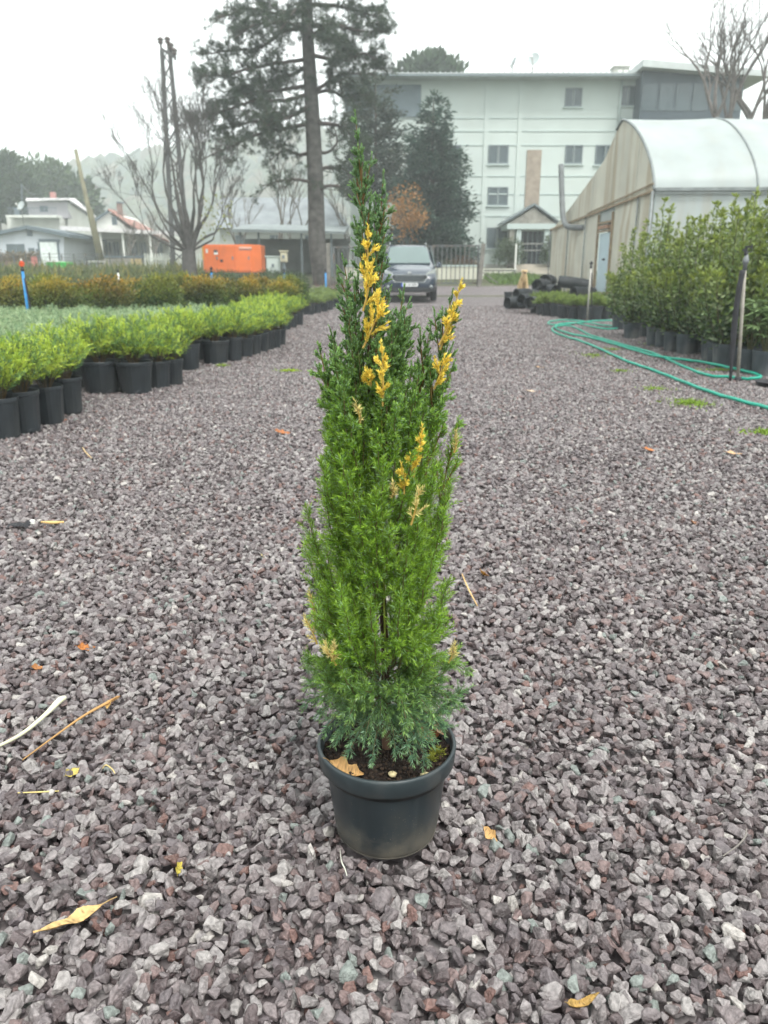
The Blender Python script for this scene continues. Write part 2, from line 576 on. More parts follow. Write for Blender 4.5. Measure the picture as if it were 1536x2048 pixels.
wood = Cloud()
blobs = [blob(s, 7, 5) for s in range(6)]
for k in range(3600):
    y = rng.uniform(225, 345); x = rng.uniform(-0.62 * y - 20, 0.35 * y)
    s = rng.uniform(2.0, 4.2)
    v, f = blobs[k % 6]
    c = np.array([(0.06, 0.085, 0.04), (0.085, 0.10, 0.045), (0.05, 0.075, 0.05), (0.11, 0.09, 0.05)][k % 4]) * rng.uniform(0.8, 1.2)
    wood.raw(v * np.array([s, s, s * rng.uniform(0.8, 1.5)]) + np.array([x, y, hill_z(x, y) + s * 0.3]), f, c)
w_ = wood.build('hillside_wood', leafm, smooth=False)
tag(w_, 'hazy wooded hillside far behind the houses', 'wood', kind='stuff')
# ================================================================ the potted juniper
rng = np.random.default_rng(23)
PY = POT_C[1]
PH = 0.160
jun = thing('potted_juniper', 'tall narrow juniper with golden sprays in a black pot standing alone on the gravel', 'potted plant', POT_C)

def grooves(i, z):
    if z < 0.015 or z > 0.125: return 1.0
    return 0.985 if (i % 16) in (0, 1) else 1.0

mpot = mat('juniper_pot_plastic', (0.020, 0.027, 0.031), rough=0.36, var=0.22, scale=14, spec=0.45,
           stain=((0.10, 0.085, 0.06), 0.22, 9.0, (1, 1, 1)))
# dust: grey-brown dirt splashed on the foot of the pot and specks higher up
def dust(m):
    N, L = m.node_tree.nodes, m.node_tree.links
    b = N['Principled BSDF']
    src = b.inputs['Base Color'].links[0].from_socket
    tc = [n for n in N if n.type == 'TEX_COORD'][0]
    sx = N.new('ShaderNodeSeparateXYZ'); L.new(tc.outputs['Object'], sx.inputs['Vector'])
    nz = N.new('ShaderNodeTexNoise'); nz.inputs['Scale'].default_value = 22; nz.inputs['Detail'].default_value = 8; nz.inputs['Roughness'].default_value = 0.7
    L.new(tc.outputs['Object'], nz.inputs['Vector'])
    ms = N.new('ShaderNodeMath'); ms.operation = 'MULTIPLY'; ms.inputs[1].default_value = 0.16
    L.new(nz.outputs['Fac'], ms.inputs[0])
    ad = N.new('ShaderNodeMath'); ad.operation = 'SUBTRACT'
    L.new(sx.outputs['Z'], ad.inputs[0]); L.new(ms.outputs[0], ad.inputs[1])
    mr = N.new('ShaderNodeMapRange')
    mr.inputs['From Min'].default_value, mr.inputs['From Max'].default_value = -0.085, -0.025
    mr.inputs['To Min'].default_value, mr.inputs['To Max'].default_value = 0.65, 0.0
    L.new(ad.outputs[0], mr.inputs['Value'])
    vo = N.new('ShaderNodeTexVoronoi'); vo.inputs['Scale'].default_value = 210
    L.new(tc.outputs['Object'], vo.inputs['Vector'])
    lt = N.new('ShaderNodeMath'); lt.operation = 'LESS_THAN'; lt.inputs[1].default_value = 0.16
    L.new(vo.outputs['Distance'], lt.inputs[0])
    n4 = N.new('ShaderNodeTexNoise'); n4.inputs['Scale'].default_value = 30
    L.new(tc.outputs['Object'], n4.inputs['Vector'])
    g4 = N.new('ShaderNodeMath'); g4.operation = 'GREATER_THAN'; g4.inputs[1].default_value = 0.55
    L.new(n4.outputs['Fac'], g4.inputs[0])
    m4 = N.new('ShaderNodeMath'); m4.operation = 'MULTIPLY'; L.new(lt.outputs[0], m4.inputs[0]); L.new(g4.outputs[0], m4.inputs[1])
    mxx = N.new('ShaderNodeMath'); mxx.operation = 'MAXIMUM'; L.new(mr.outputs['Result'], mxx.inputs[0]); L.new(m4.outputs[0], mxx.inputs[1])
    sc2 = N.new('ShaderNodeMath'); sc2.operation = 'MULTIPLY'; sc2.inputs[1].default_value = 0.8; L.new(mxx.outputs[0], sc2.inputs[0])
    mi = N.new('ShaderNodeMix'); mi.data_type = 'RGBA'; mi.inputs['B'].default_value = (0.17, 0.145, 0.11, 1)
    L.new(sc2.outputs[0], mi.inputs['Factor']); L.new(src, mi.inputs['A'])
    L.new(mi.outputs['Result'], b.inputs['Base Color'])
    m3 = N.new('ShaderNodeMapRange'); m3.inputs['To Min'].default_value = 0.34; m3.inputs['To Max'].default_value = 0.85
    L.new(mxx.outputs[0], m3.inputs['Value']); L.new(m3.outputs['Result'], b.inputs['Roughness'])
dust(mpot)
rimm = mat('pot_rim_plastic', (0.026, 0.036, 0.040), rough=0.4, var=0.15, scale=20, spec=0.45, stain=((0.08, 0.08, 0.075), 0.35, 30.0, (1, 1, 1)))

p = MB()
prof = [(0.060, 0.004), (0.070, 0.0), (0.0765, 0.003), (0.0795, 0.012), (0.0815, 0.022)]
prof += [(0.0815 + (z - 0.022) * 0.118, z) for z in (0.03, 0.05, 0.07, 0.09, 0.11, 0.125, 0.128, 0.134)]
prof += [(0.0905, 0.134), (0.0800, 0.02)]
p.lathe(prof, 96, tuple(POT_C), mod=grooves)
p.lathe([(0.0001, 0.006), (0.079, 0.006)], 96, tuple(POT_C))
po = p.build('pot', mpot, jun, smooth=True)
p = MB()
p.lathe([(0.0944, 0.128), (0.1025, 0.129), (0.1045, 0.132), (0.1062, 0.150), (0.1066, 0.156), (0.1056, 0.1592), (0.1035, 0.1602), (0.1012, 0.1592), (0.1000, 0.156), (0.0968, 0.120), (0.0935, 0.126), (0.0944, 0.128)], 96, tuple(POT_C))
p.build('rim', rimm, po, smooth=True)

sv, sf = [], []
for j in range(18):
    for i in range(60):
        r = 0.0985 * (j + 0.02) / 17
        a = 2 * math.pi * i / 60
        sv.append((POT_C[0] + r * math.cos(a), POT_C[1] + r * math.sin(a), 0.139 + rng.uniform(-.0028, .0028) + 0.006 * (1 - j / 17)))
for j in range(17):
    for i in range(60):
        sf.append((j * 60 + i, j * 60 + (i + 1) % 60, (j + 1) * 60 + (i + 1) % 60, (j + 1) * 60 + i))
soil = np_mesh('soil', np.array(sv), np.array(sf), soilm, jun, smooth=False)
crumbs = Cloud()
for k in range(900):
    r, a = 0.096 * math.sqrt(rng.uniform()), rng.uniform(0, 6.28)
    v, f = blobs[k % 6]
    s = rng.uniform(0.0012, 0.0038)
    crumbs.raw(v * s * rng.uniform(0.6, 1.2, 3) + np.array([POT_C[0] + r * math.cos(a), POT_C[1] + r * math.sin(a), 0.1415 + 0.003 * (1 - r / .096)]),
               f, np.array((0.028, 0.018, 0.012)) * rng.uniform(0.5, 2.4))
cr_ = crumbs.build('soil_crumbs', twigm, jun)
cr_['kind'] = 'stuff'

TR = [gp_ for gp_ in (np.array([POT_C[0], PY, 0.138]), at(772, 1380, PY), at(768, 1250, PY), at(758, 1100, PY), at(745, 950, PY), at(740, 800, PY), at(738, 640, PY))]
trunk_path = smooth_path(TR, 8)
t_ = Cloud()
t_.twig(trunk_path, np.linspace(0.0075, 0.0022, len(trunk_path)), (0.10, 0.055, 0.035), 8)
t_.build('trunk', twigm, jun, smooth=True)

def trunk_at(z):
    zz = trunk_path[:, 2]
    return np.array([np.interp(z, zz, trunk_path[:, 0]), np.interp(z, zz, trunk_path[:, 1]), z])

GOLD = np.array([0.88, 0.70, 0.12])
PALE = np.array([0.72, 0.62, 0.25])

def green(z, r):
    """needle colour by height on the plant: blue-green low, grass green in the middle, grey-green scale leaves on top"""
    lo, mid, hi = np.array([0.095, 0.205, 0.115]), np.array([0.185, 0.345, 0.034]), np.array([0.150, 0.285, 0.110])
    k = np.interp(z, [0.20, 0.34, 0.62, 0.80], [0, 1, 1, 2])
    c = lo + (mid - lo) * min(k, 1) if k <= 1 else mid + (hi - mid) * (k - 1)
    return c * r

def needled_axis(cl, p0, d, L, up, z, colour=None, fine=None, curl=0.3):
    """a shoot of length L from p0 along d, set with needles all round; adult (fine) shoots are cords of scale leaves"""
    fine = np.interp(z, [0.56, 0.74], [0, 1]) if fine is None else fine
    sp = 0.0017 - 0.0004 * fine
    n = max(int(L / sp), 3)
    t = (np.arange(n) + rng.uniform(0, 1)) / n
    P = p0 + d * (t * L)[:, None] + up * (curl * L * t ** 2)[:, None]
    T = d + up * (2 * curl * t)[:, None]
    T /= np.linalg.norm(T, axis=1)[:, None]
    c0 = green(z, rng.uniform(0.78, 1.2)) if colour is None else colour * rng.uniform(0.85, 1.12)
    cl.twig(P[::max(n // 3, 1)] if n > 3 else P, 0.0005 + 0.0004 * fine, c0 * np.array([0.9, 0.75, 0.7]), 3)
    k = 3
    P3, T3, t3 = np.repeat(P, k, 0), np.repeat(T, k, 0), np.repeat(t, k)
    m = len(P3)
    q = np.cross(T3, rdir(m)); q /= np.linalg.norm(q, axis=1)[:, None] + 1e-9
    ang = np.clip(RAD(58) * (1 - 0.45 * t3) * (1 - fine) + RAD(24) * fine + rng.normal(0, 0.14, m), 0.12, 1.3)
    D = T3 * np.cos(ang)[:, None] + q * np.sin(ang)[:, None]
    ln = (0.0108 * (1 - fine) + 0.0036 * fine) * rng.uniform(0.75, 1.2, m) * (1 - 0.3 * t3 * (1 - fine))
    w = (0.00112 * (1 - fine) + 0.0019 * fine) * rng.uniform(0.85, 1.2, m)
    tip = np.clip(t3, 0, 1)[:, None]
    c = c0[None, :] * rng.uniform(0.75, 1.3, (m, 1))
    if colour is None:
        c = c * (1 - 0.0 * tip) + tip ** 2 * np.array([0.10, 0.11, 0.01]) * (0.5 + 0.5 * (1 - fine))
        glauc = rng.uniform(0, 1, (m, 1)) < (0.16 + 0.10 * fine)
        c = np.where(glauc, c * 0.6 + np.array([0.13, 0.18, 0.15]), c)
    cl.leaves(P3, D, ln, w, c, fold=0.3, mid=0.35)

UP = np.array([0, 0, 1.0])

def shoot(cl, pts, colour=None, dens=1.0, blen=0.036, fine=None, sub=True, woody=None, t0=0.12):
    """a branch along pts with branchlets to all sides, each with needles"""
    seg = np.linalg.norm(np.diff(pts, axis=0), axis=1)
    L = seg.sum()
    cum = np.concatenate([[0], np.cumsum(seg)]) / L
    cl.twig(pts, np.linspace(0.0016, 0.0006, len(pts)), woody if woody is not None else (0.13, 0.12, 0.045), 5)
    n = max(int(L / 0.0078 * dens), 4)
    ph = rng.uniform(0, 6.28)
    for k in range(n):
        t = t0 + (1 - t0) * (k + rng.uniform(0, 0.8)) / n
        p0 = np.array([np.interp(t, cum, pts[:, j]) for j in range(3)])
        i = min(int(np.searchsorted(cum, t)), len(pts) - 1)
        T = unit(pts[i] - pts[i - 1])
        ph += 2.4
        x = unit(np.cross(T, (0.3, 0.9, 0.1))); y = np.cross(T, x)
        side = x * math.cos(ph) + y * math.sin(ph)
        a = RAD(rng.uniform(24, 50))
        d = unit(T * math.cos(a) + side * math.sin(a))
        bl = blen * rng.uniform(0.55, 1.1) * (1 - 0.55 * t)
        z = p0[2]
        fi = np.interp(z, [0.56, 0.74], [0, 1]) if fine is None else fine
        needled_axis(cl, p0, d, bl, T, z, colour, fi)
        if sub and (fi > 0.35 or bl > 0.03):
            for s in range(2 if fi < 0.35 else 4):
                u = rng.uniform(0.25, 0.8)
                q = unit(np.cross(d, rdir(1)[0]))
                d2 = unit(d * 0.82 + q * 0.57)
                needled_axis(cl, p0 + d * bl * u, d2, bl * rng.uniform(0.28, 0.5), T, z, colour, fi)
    T = unit(pts[-1] - pts[-2])
    needled_axis(cl, pts[-1] - T * 0.004, T, 0.013, T, pts[-1][2], colour, fine)

def jbranch(tip, base, bulge=0.5, **kw):
    tip, base = np.asarray(tip, float), np.asarray(base, float)
    mid = base + (tip - base) * np.array([bulge + 0.25, bulge + 0.25, bulge - 0.12])
    pts = bez(base, mid, tip, 10) + np.vstack([np.zeros(3), rng.normal(0, 0.0012, (9, 3))])
    cl = Cloud()
    shoot(cl, pts, **kw)
    o = cl.build('branch', needlem, jun)
    return o

# leaders: (tip px, base px, depth of tip, side branch length)
def leader(tip, base, dep, sidelen, n, golden=False):
    tp = at(tip[0], tip[1], PY + dep); bp = at(base[0], base[1], PY + dep * 0.3)
    pts = bez(bp, (bp + tp) / 2 + np.array([0.006, 0, 0]) * (1 if tip[0] < base[0] else -1), tp, 14)
    cl = Cloud()
    shoot(cl, pts, dens=0.7, blen=0.026, woody=(0.19, 0.12, 0.04))
    for k in range(n):
        t = 0.12 + 0.74 * (k + rng.uniform(0, .6)) / n
        i = int(t * 13)
        T = unit(pts[min(i + 1, 13)] - pts[i])
        a = 2.4 * k + rng.uniform(0, 1)
        d = unit(T + 0.36 * np.array([math.cos(a), math.sin(a) * 0.8, 0]))
        L = sidelen * (1 - 0.6 * t) * rng.uniform(0.75, 1.15)
        q = pts[i] + np.array([0, 0, 0.0])
        sp = bez(q, q + d * L * 0.55, q + d * L * 0.9 + T * L * 0.15, 7)
        shoot(cl, sp, dens=0.95, blen=0.022, woody=(0.19, 0.12, 0.04))
    cl.build('branch', needlem, jun)

leader((712, 244), (742, 720), 0.0, 0.066, 17)
leader((766, 362), (752, 800), 0.012, 0.060, 16)
leader((688, 528), (735, 860), -0.01, 0.07, 10)
leader((902, 600), (850, 960), -0.01, 0.075, 12)
leader((860, 660), (815, 980), 0.015, 0.07, 10)
leader((806, 590), (778, 880), 0.02, 0.07, 9)
leader((640, 702), (705, 1040), 0.0, 0.07, 10)
leader((666, 694), (715, 980), 0.02, 0.06, 9)
leader((760, 712), (765, 1080), -0.045, 0.05, 9)
leader((914, 852), (862, 1120), 0.0, 0.06, 9)

LEFT = [(560, 684), (640, 672), (720, 640), (800, 634), (880, 624), (1020, 606), (1120, 596), (1200, 592), (1300, 600), (1400, 612)]
RIGHT = [(560, 808), (640, 816), (720, 838), (760, 890), (800, 895), (850, 912), (950, 920), (1050, 912), (1150, 922), (1270, 938), (1400, 922)]
LW, RW = np.array(LEFT, float), np.array(RIGHT, float)

nb = 0
NBR = 240
for k in range(NBR):
    # taller bands get the same share of tips; the skin of the crown gets more than its heart
    py = 600 + 800 * ((k + rng.uniform()) / NBR) ** 0.88
    l, r = np.interp(py, LW[:, 0], LW[:, 1]), np.interp(py, RW[:, 0], RW[:, 1])
    a = rng.uniform(0, 2 * math.pi)
    if math.sin(a) > 0.3 and rng.uniform() < 0.5: a = -a           # fewer on the far side
    rr = rng.uniform(0.30, 1.0) ** 0.6 * 0.98
    hw = (r - l) / 2
    px = (l + r) / 2 + rr * math.cos(a) * hw
    dep = rr * math.sin(a) * hw / 1310 * 0.95
    if 745 < px < 800 and py > 1120 and dep < -0.02: continue     # the open seam in front of the trunk
    tip = at(px, py, PY + dep)
    if py < 1230:
        L = rng.uniform(0.09, 0.17) * np.interp(py, [600, 1000], [0.8, 1.0])
        c = trunk_at(max(tip[2] - L, 0.17))
        base = c + (tip - c) * np.array([0.45, 0.45, 0])
        base[2] = c[2]
        jbranch(tip, base, dens=np.interp(py, [600, 900], [0.85, 1.0]), blen=np.interp(py, [600, 1100], [0.026, 0.040]))
    else:
        z0 = max(tip[2] - rng.uniform(0.03, 0.08), 0.165)
        c = trunk_at(z0)
        jbranch(tip, c + (tip - c) * np.array([0.12, 0.12, 0]), bulge=0.55, blen=0.042, dens=0.9, fine=0.0)

# the skirt: low sprays that lean out over the rim and droop to the soil
for (px, py, dep) in [(612, 1408, 0.01), (640, 1425, -0.02), (655, 1452, -0.05), (672, 1478, -0.055), (700, 1500, -0.06), (745, 1512, -0.075), (790, 1498, -0.08),
                      (822, 1512, -0.085), (850, 1516, -0.075), (862, 1480, -0.06), (880, 1452, -0.04), (905, 1405, -0.01), (922, 1408, 0.0), (930, 1340, 0.01),
                      (620, 1370, -0.01), (650, 1395, -0.05), (700, 1430, -0.09), (760, 1440, -0.06), (812, 1440, -0.10), (860, 1425, -0.08), (730, 1475, -0.07), (885, 1420, -0.03), (690, 1455, -0.04), (840, 1475, -0.07)]:
    tip = at(px, py, PY + dep)
    tip[2] = max(tip[2], 0.146)
    c = trunk_at(max(tip[2] + 0.02, 0.19) + rng.uniform(0, 0.03))
    base = c + (tip - c) * np.array([0.08, 0.08, 0])
    mid = base + (tip - base) * np.array([0.6, 0.6, 0.25]) + np.array([0, 0, 0.012])
    cl = Cloud()
    shoot(cl, bez(base, mid, tip, 9), blen=0.036, dens=0.9, fine=0.0, t0=0.2)
    cl.build('branch', needlem, jun)

# golden sprays of the variegation: tip px, foot px, depth, pale?
for (tip, foot, dep, pale, blen) in [((736, 472), (731, 585), -0.03, 0, .014), ((743, 543), (726, 622), -0.045, 0, .024), ((760, 616), (726, 696), -0.05, 0, .027),
                               ((919, 578), (880, 700), -0.025, 0, .012), ((903, 632), (878, 690), -0.03, 0, .016), ((886, 728), (868, 778), -0.05, 0, .020),
                               ((764, 705), (766, 812), -0.080, 0, .014), ((738, 752), (742, 775), -0.06, 0, .010),
                               ((843, 868), (826, 955), -0.09, 0, .008), ((823, 925), (822, 955), -0.09, 0, .011), ((805, 945), (808, 988), -0.095, 0, .011),
                               ((836, 990), (822, 1050), -0.10, 1, .015), ((787, 980), (783, 995), -0.10, 1, .009), ((615, 1245), (634, 1288), -0.06, 1, .016),
                               ((652, 1302), (672, 1330), -0.10, 1, .016), ((668, 1298), (664, 1322), -0.10, 1, .012), ((907, 1300), (897, 1325), -0.07, 1, .010),
                               ((715, 818), (720, 850), -0.07, 1, .007), ((622, 1195), (630, 1240), -0.03, 1, .006), ((912, 880), (908, 905), -0.05, 1, .006)]:
    a_, b_ = at(*tip, PY + dep), at(*foot, PY + dep + 0.006)
    pts = bez(b_, (a_ + b_) / 2 + np.array([0.002, 0, 0]), a_, 6)
    cl = Cloud()
    shoot(cl, pts, colour=PALE if pale else GOLD, dens=0.95, blen=blen * 1.35, fine=0.7 if not pale else 0.25, woody=(0.55, 0.38, 0.10))
    cl.build('golden_spray', needlem, jun)
# the long yellow-green stem up the front
cl = Cloud()
cl.twig(smooth_path([at(770, 1290, PY - 0.05), at(766, 1100, PY - 0.068), at(765, 950, PY - 0.064), at(763, 820, PY - 0.058)], 8), np.linspace(0.0017, 0.0011, 25), (0.17, 0.20, 0.03), 6)
cl.build('stem', twigm, jun, smooth=True)
# ================================================================ nursery stock
rng = np.random.default_rng(31)

def pot_mesh(mb, r, h, seg=24, ribs=True, c=(0, 0, 0)):
    def mod(i, z):
        return 1.0 if (not ribs or z < 0.02 or z > h - 0.035 or i % 3) else 0.972
    rb = r * 0.80
    prof = [(rb * 0.9, 0.002), (rb, 0.0), (rb + 0.002, 0.012), (rb + 0.003, 0.022)]
    prof += [(rb + 0.003 + (r * 0.95 - rb - 0.003) * t, 0.022 + (h - 0.05) * t) for t in (0.03, 0.35, 0.7, 0.97)]
    prof += [(r * 0.95, h - 0.024), (r, h - 0.022), (r * 1.005, h - 0.003), (r * 0.99, h), (r * 0.965, h - 0.004), (r * 0.93, h - 0.045)]
    mb.lathe(prof, seg, c, mod=mod)
    mb.lathe([(0.001, 0.008), (rb * 0.95, 0.008)], seg, c)

def soil_disc(r, z, parent):
    m = MB()
    m.lathe([(0.002, z + 0.008), (r * 0.5, z + 0.004), (r, z - 0.004)], 16)
    return m.build('soil', soilm, parent)

def spray(cl, p0, tip, sag, n, bl, ln, w, cols, tipc, woody=(0.10, 0.07, 0.03), per=11):
    """feathery juniper spray: an arching stem with branchlets of awl leaves"""
    p0, tip = np.asarray(p0, float), np.asarray(tip, float)
    mid = (p0 + tip) / 2 + np.array([0, 0, sag])
    pts = bez(p0, mid, tip, 7)
    cl.twig(pts, np.linspace(0.003, 0.001, 7), woody, 3)
    P, D, C, S = [], [], [], []
    for k in range(n):
        t = 0.22 + 0.78 * (k + rng.uniform()) / n
        q = (1 - t) ** 2 * p0 + 2 * t * (1 - t) * mid + t * t * tip
        T = unit(2 * (1 - t) * (mid - p0) + 2 * t * (tip - mid))
        d = unit(T * 0.75 + rdir(1)[0] * 0.7 + np.array([0, 0, 0.15]))
        L = bl * (1 - 0.5 * t) * rng.uniform(0.6, 1.2)
        u = np.linspace(0.05, 1, per)
        P.append(q + d * (u * L)[:, None])
        D.append(d + rdir(per) * 0.75)
        base = cols[rng.integers(len(cols))]
        C.append(np.array(base) * rng.uniform(0.75, 1.2) * np.ones((per, 1)) + (t * u ** 2)[:, None] * np.array(tipc))
        S.append(ln * (1 - 0.35 * u) * rng.uniform(0.8, 1.2, per))
    P, D, C, S = (np.concatenate(a) for a in (P, D, C, S))
    cl.leaves(P, D, S, w, C)

LIME = [(0.33, 0.45, 0.055), (0.42, 0.52, 0.070), (0.17, 0.30, 0.075), (0.10, 0.20, 0.080)]
BLUE = [(0.31, 0.42, 0.23), (0.42, 0.52, 0.31), (0.18, 0.29, 0.16)]

def juniper_clump(parent, cols, tipc, rad, hgt, z0, nst=22, ln=0.028, w=0.0056):
    cl = Cloud()
    for k in range(nst):
        a = 2.4 * k + rng.uniform(0, .6)
        q = math.sqrt((k + 0.5) / nst)
        tip = np.array([math.cos(a) * rad * q, math.sin(a) * rad * q, z0 + hgt * (1.05 - 0.55 * q ** 2) * rng.uniform(0.8, 1.15)])
        spray(cl, (math.cos(a) * 0.02, math.sin(a) * 0.02, z0 - 0.01), tip, 0.05 * q + 0.01, 15, 0.105, ln, w, cols, tipc)
    return cl.build('foliage', leafm, parent)

def proto_potted(name, r, h, builder, **kw):
    t = thing(name, '', '')
    mb = MB(); pot_mesh(mb, r, h)
    mb.build('pot', potm, t, smooth=False)
    soil_disc(r * 0.94, h - 0.03, t)
    builder(t, z0=h - 0.02, **kw)
    return t

USED = set()

def place(proto, xyz, rz, label, cat, group, s=1.0):
    o = copy_tree(proto) if proto.name in USED else proto
    USED.add(proto.name)
    o.location = tuple(float(c) for c in xyz)
    o.rotation_euler = (0, 0, rz)
    o.scale = (s, s, s * random.uniform(0.93, 1.07))
    return tag(o, label, cat, group)

lime_tall = [proto_potted('potted_juniper', 0.098, 0.215, juniper_clump, cols=LIME, tipc=(0.075, 0.075, 0.0), rad=0.185, hgt=0.27) for _ in range(3)]
lime_wide = [proto_potted('potted_juniper', 0.140, 0.215, juniper_clump, cols=LIME, tipc=(0.075, 0.075, 0.0), rad=0.20, hgt=0.28, nst=26) for _ in range(2)]
blue_tall = [proto_potted('potted_juniper', 0.098, 0.215, juniper_clump, cols=BLUE, tipc=(0.05, 0.055, 0.03), rad=0.215, hgt=0.20) for _ in range(3)]

lime_lab = 'lime green juniper in a ribbed pot, %s from the van along the drive edge'
lime_in = 'lime green feathery juniper just behind the edge pots of the bed along the drive'
wide_lab = ['lime juniper in the wide squat pot farthest from the van at the drive edge', 'lime juniper in the middle one of three wide squat pots at the drive edge', 'lime juniper in the wide squat pot nearest to the van at the drive edge']
ORD = 'first second third fourth fifth sixth seventh eighth ninth tenth eleventh twelfth thirteenth fourteenth fifteenth sixteenth seventeenth eighteenth nineteenth twentieth twenty-first twenty-second twenty-third twenty-fourth twenty-fifth twenty-sixth twenty-seventh twenty-eighth twenty-ninth thirtieth'.split()
blue_lab = 'bluish green low juniper in the carpet of plants between the lime ones and the hedge'
# edge row, from the photograph: (px of foot, py of foot, wide?)
edge = [(-6, 880, 0), (36, 868, 0), (88, 850, 0), (128, 830, 0), (197, 787, 1), (265, 787, 1), (312, 778, 0), (341, 771, 0), (376, 742, 0), (428, 728, 1), (464, 722, 0),
        (487, 715, 0), (505, 709, 0), (519, 705, 0), (532, 700, 0), (546, 696, 0), (557, 690, 0), (570, 660, 0), (583, 655, 0), (596, 650, 0)]
k = 0
spots = []
for (px, py, wide) in edge:
    g = gp(px, py)
    g[1] += 0.09
    spots.append(g)
    pr = (lime_wide if wide else lime_tall)[k % (2 if wide else 3)]
    place(pr, g, rng.uniform(0, 6.28), wide_lab.pop(0) if wide else lime_lab % ORD[sum(1 for q in edge[k + 1:] if not q[2])], 'potted plant', 'lime junipers in wide pots' if wide else 'lime junipers along the drive', rng.uniform(0.94, 1.06))
    k += 1

def seen(x, y, m=0.4):
    return abs(x) < 0.52 * y + m

def fill(x0f, x1f, y0, y1, step, protos, label, group, z=0.0, cat='potted plant', smin=0.9, smax=1.1, avoid=0.2):
    n = 0
    y = y0
    row = 0
    while y < y1:
        x = x1f(y) - (step / 2 if row % 2 else 0)
        while x > x0f(y):
            q = np.array([x + rng.uniform(-.04, .04), y + rng.uniform(-.04, .04), z])
            if seen(q[0], q[1]) and all(np.hypot(*(q - s)[:2]) > avoid for s in spots):
                spots.append(q)
                place(protos[rng.integers(len(protos))], q, rng.uniform(0, 6.28), label, cat, group, rng.uniform(smin, smax))
                n += 1
            x -= step
        y += step * 0.9
        row += 1
    return n

e = lambda y: np.interp(y, [3.5, 4.2, 5.2, 6.2, 8.0, 10.2, 15, 20], [-2.25, -2.1, -2.0, -1.9, -1.78, -1.5, -1.6, -1.5])
n1 = fill(lambda y: max(e(y) - np.interp(y, [4, 6, 10, 15], [0.42, 0.50, 0.55, 0.5]), -0.56 * y - .5), lambda y: e(y) - 0.2, 3.6, 15.2, 0.29, lime_tall, lime_in, 'lime junipers behind the edge row')
n2 = fill(lambda y: -0.56 * y - .5, lambda y: e(y) - np.interp(y, [4, 6, 10, 15], [0.55, 0.70, 0.75, 0.7]), 4.2, 11.0, 0.34, blue_tall, blue_lab, 'bluish junipers of the carpet')

# ---- orange tipped hedge plants
def leafy_mound(parent, z0, rad, hgt, cols, tip, n, ln, w, gap=0.0, nstem=9, dome=0.55):
    st = Cloud()
    for k in range(nstem):
        a = 2.4 * k
        st.twig(bez((math.cos(a) * 0.03, math.sin(a) * 0.03, z0), (math.cos(a) * rad * 0.5, math.sin(a) * rad * 0.5, z0 + hgt * 0.5),
                    (math.cos(a) * rad * 0.75, math.sin(a) * rad * 0.75, z0 + hgt * 0.85), 5), np.linspace(0.008, 0.003, 5), (0.07, 0.05, 0.035), 4)
    st.build('stem', twigm, parent)
    cl = Cloud()
    # clumps: centres on a lumpy dome, each a ball of small leaves
    m = 40
    for k in range(m):
        d = rdir(1)[0]; d[2] = abs(d[2]) * 1.1 - 0.15
        c = np.array([d[0] * rad * 0.8, d[1] * rad * 0.8, z0 + hgt * (0.42 + 0.5 * d[2])]) * 1.0
        s = rng.uniform(0.10, 0.19) * rad / 0.3
        q = n // m
        off = rdir(q) * (rng.uniform(0.2, 1, (q, 1)) ** 0.5) * s
        P = c + off
        hgtf = np.clip((P[:, 2] - z0) / hgt, 0, 1)
        cc = np.array(cols[rng.integers(len(cols))]) * rng.uniform(0.45, 1.3) * rng.uniform(0.8, 1.2, (q, 1))
        tipw = np.clip(hgtf ** 3.6 * rng.uniform(0.5, 1.1, q) * rng.choice([0.25, 0.6, 1.0]), 0, 1)[:, None]
        cc = cc * (1 - tipw) + np.array(tip) * tipw
        cl.leaves(P, off + rdir(q) * s * 0.6 + np.array([0, 0, 0.35 * s]), rng.uniform(0.7, 1.2, q) * ln, w, cc)
    return cl.build('foliage', leafm, parent)

HEDGE = [(0.085, 0.145, 0.030), (0.170, 0.210, 0.040), (0.034, 0.075, 0.022), (0.05, 0.10, 0.025)]
hedge_p = []
for k in range(4):
    t = thing('hedge_shrub', '', '')
    mb = MB(); pot_mesh(mb, 0.13, 0.22); mb.build('pot', potm, t)
    leafy_mound(t, 0.16, 0.35, 0.60, HEDGE, [(0.46, 0.33, 0.045), (0.52, 0.27, 0.04), (0.36, 0.34, 0.05), (0.48, 0.30, 0.04)][k], 4600, 0.045, 0.024)
    hedge_p.append(t)
hl = 'green shrub with bronze tips, %s from the drive in the front hedge row'
hl2 = 'green shrub with bronze tips, %s from the drive in the rear hedge row'
n3 = 0
for row, (ya, yb, xr) in enumerate([(11.9, 15.3, -1.95), (13.2, 16.6, -1.95)]):
    x, nn = xr, 0
    while x > -0.56 * 16 - 0.6:
        t = np.clip((xr - x) / 3.2, 0, 1)
        y = yb + (ya - yb) * t + rng.uniform(-.12, .12)
        if seen(x, y, 0.8):
            place(hedge_p[rng.integers(4)], (x, y, 0), rng.uniform(0, 6.28), (hl2 if row else hl) % ORD[nn], 'shrub', 'second hedge row' if row else 'first hedge row', rng.uniform(0.92, 1.1)); nn += 1
        x -= 0.60
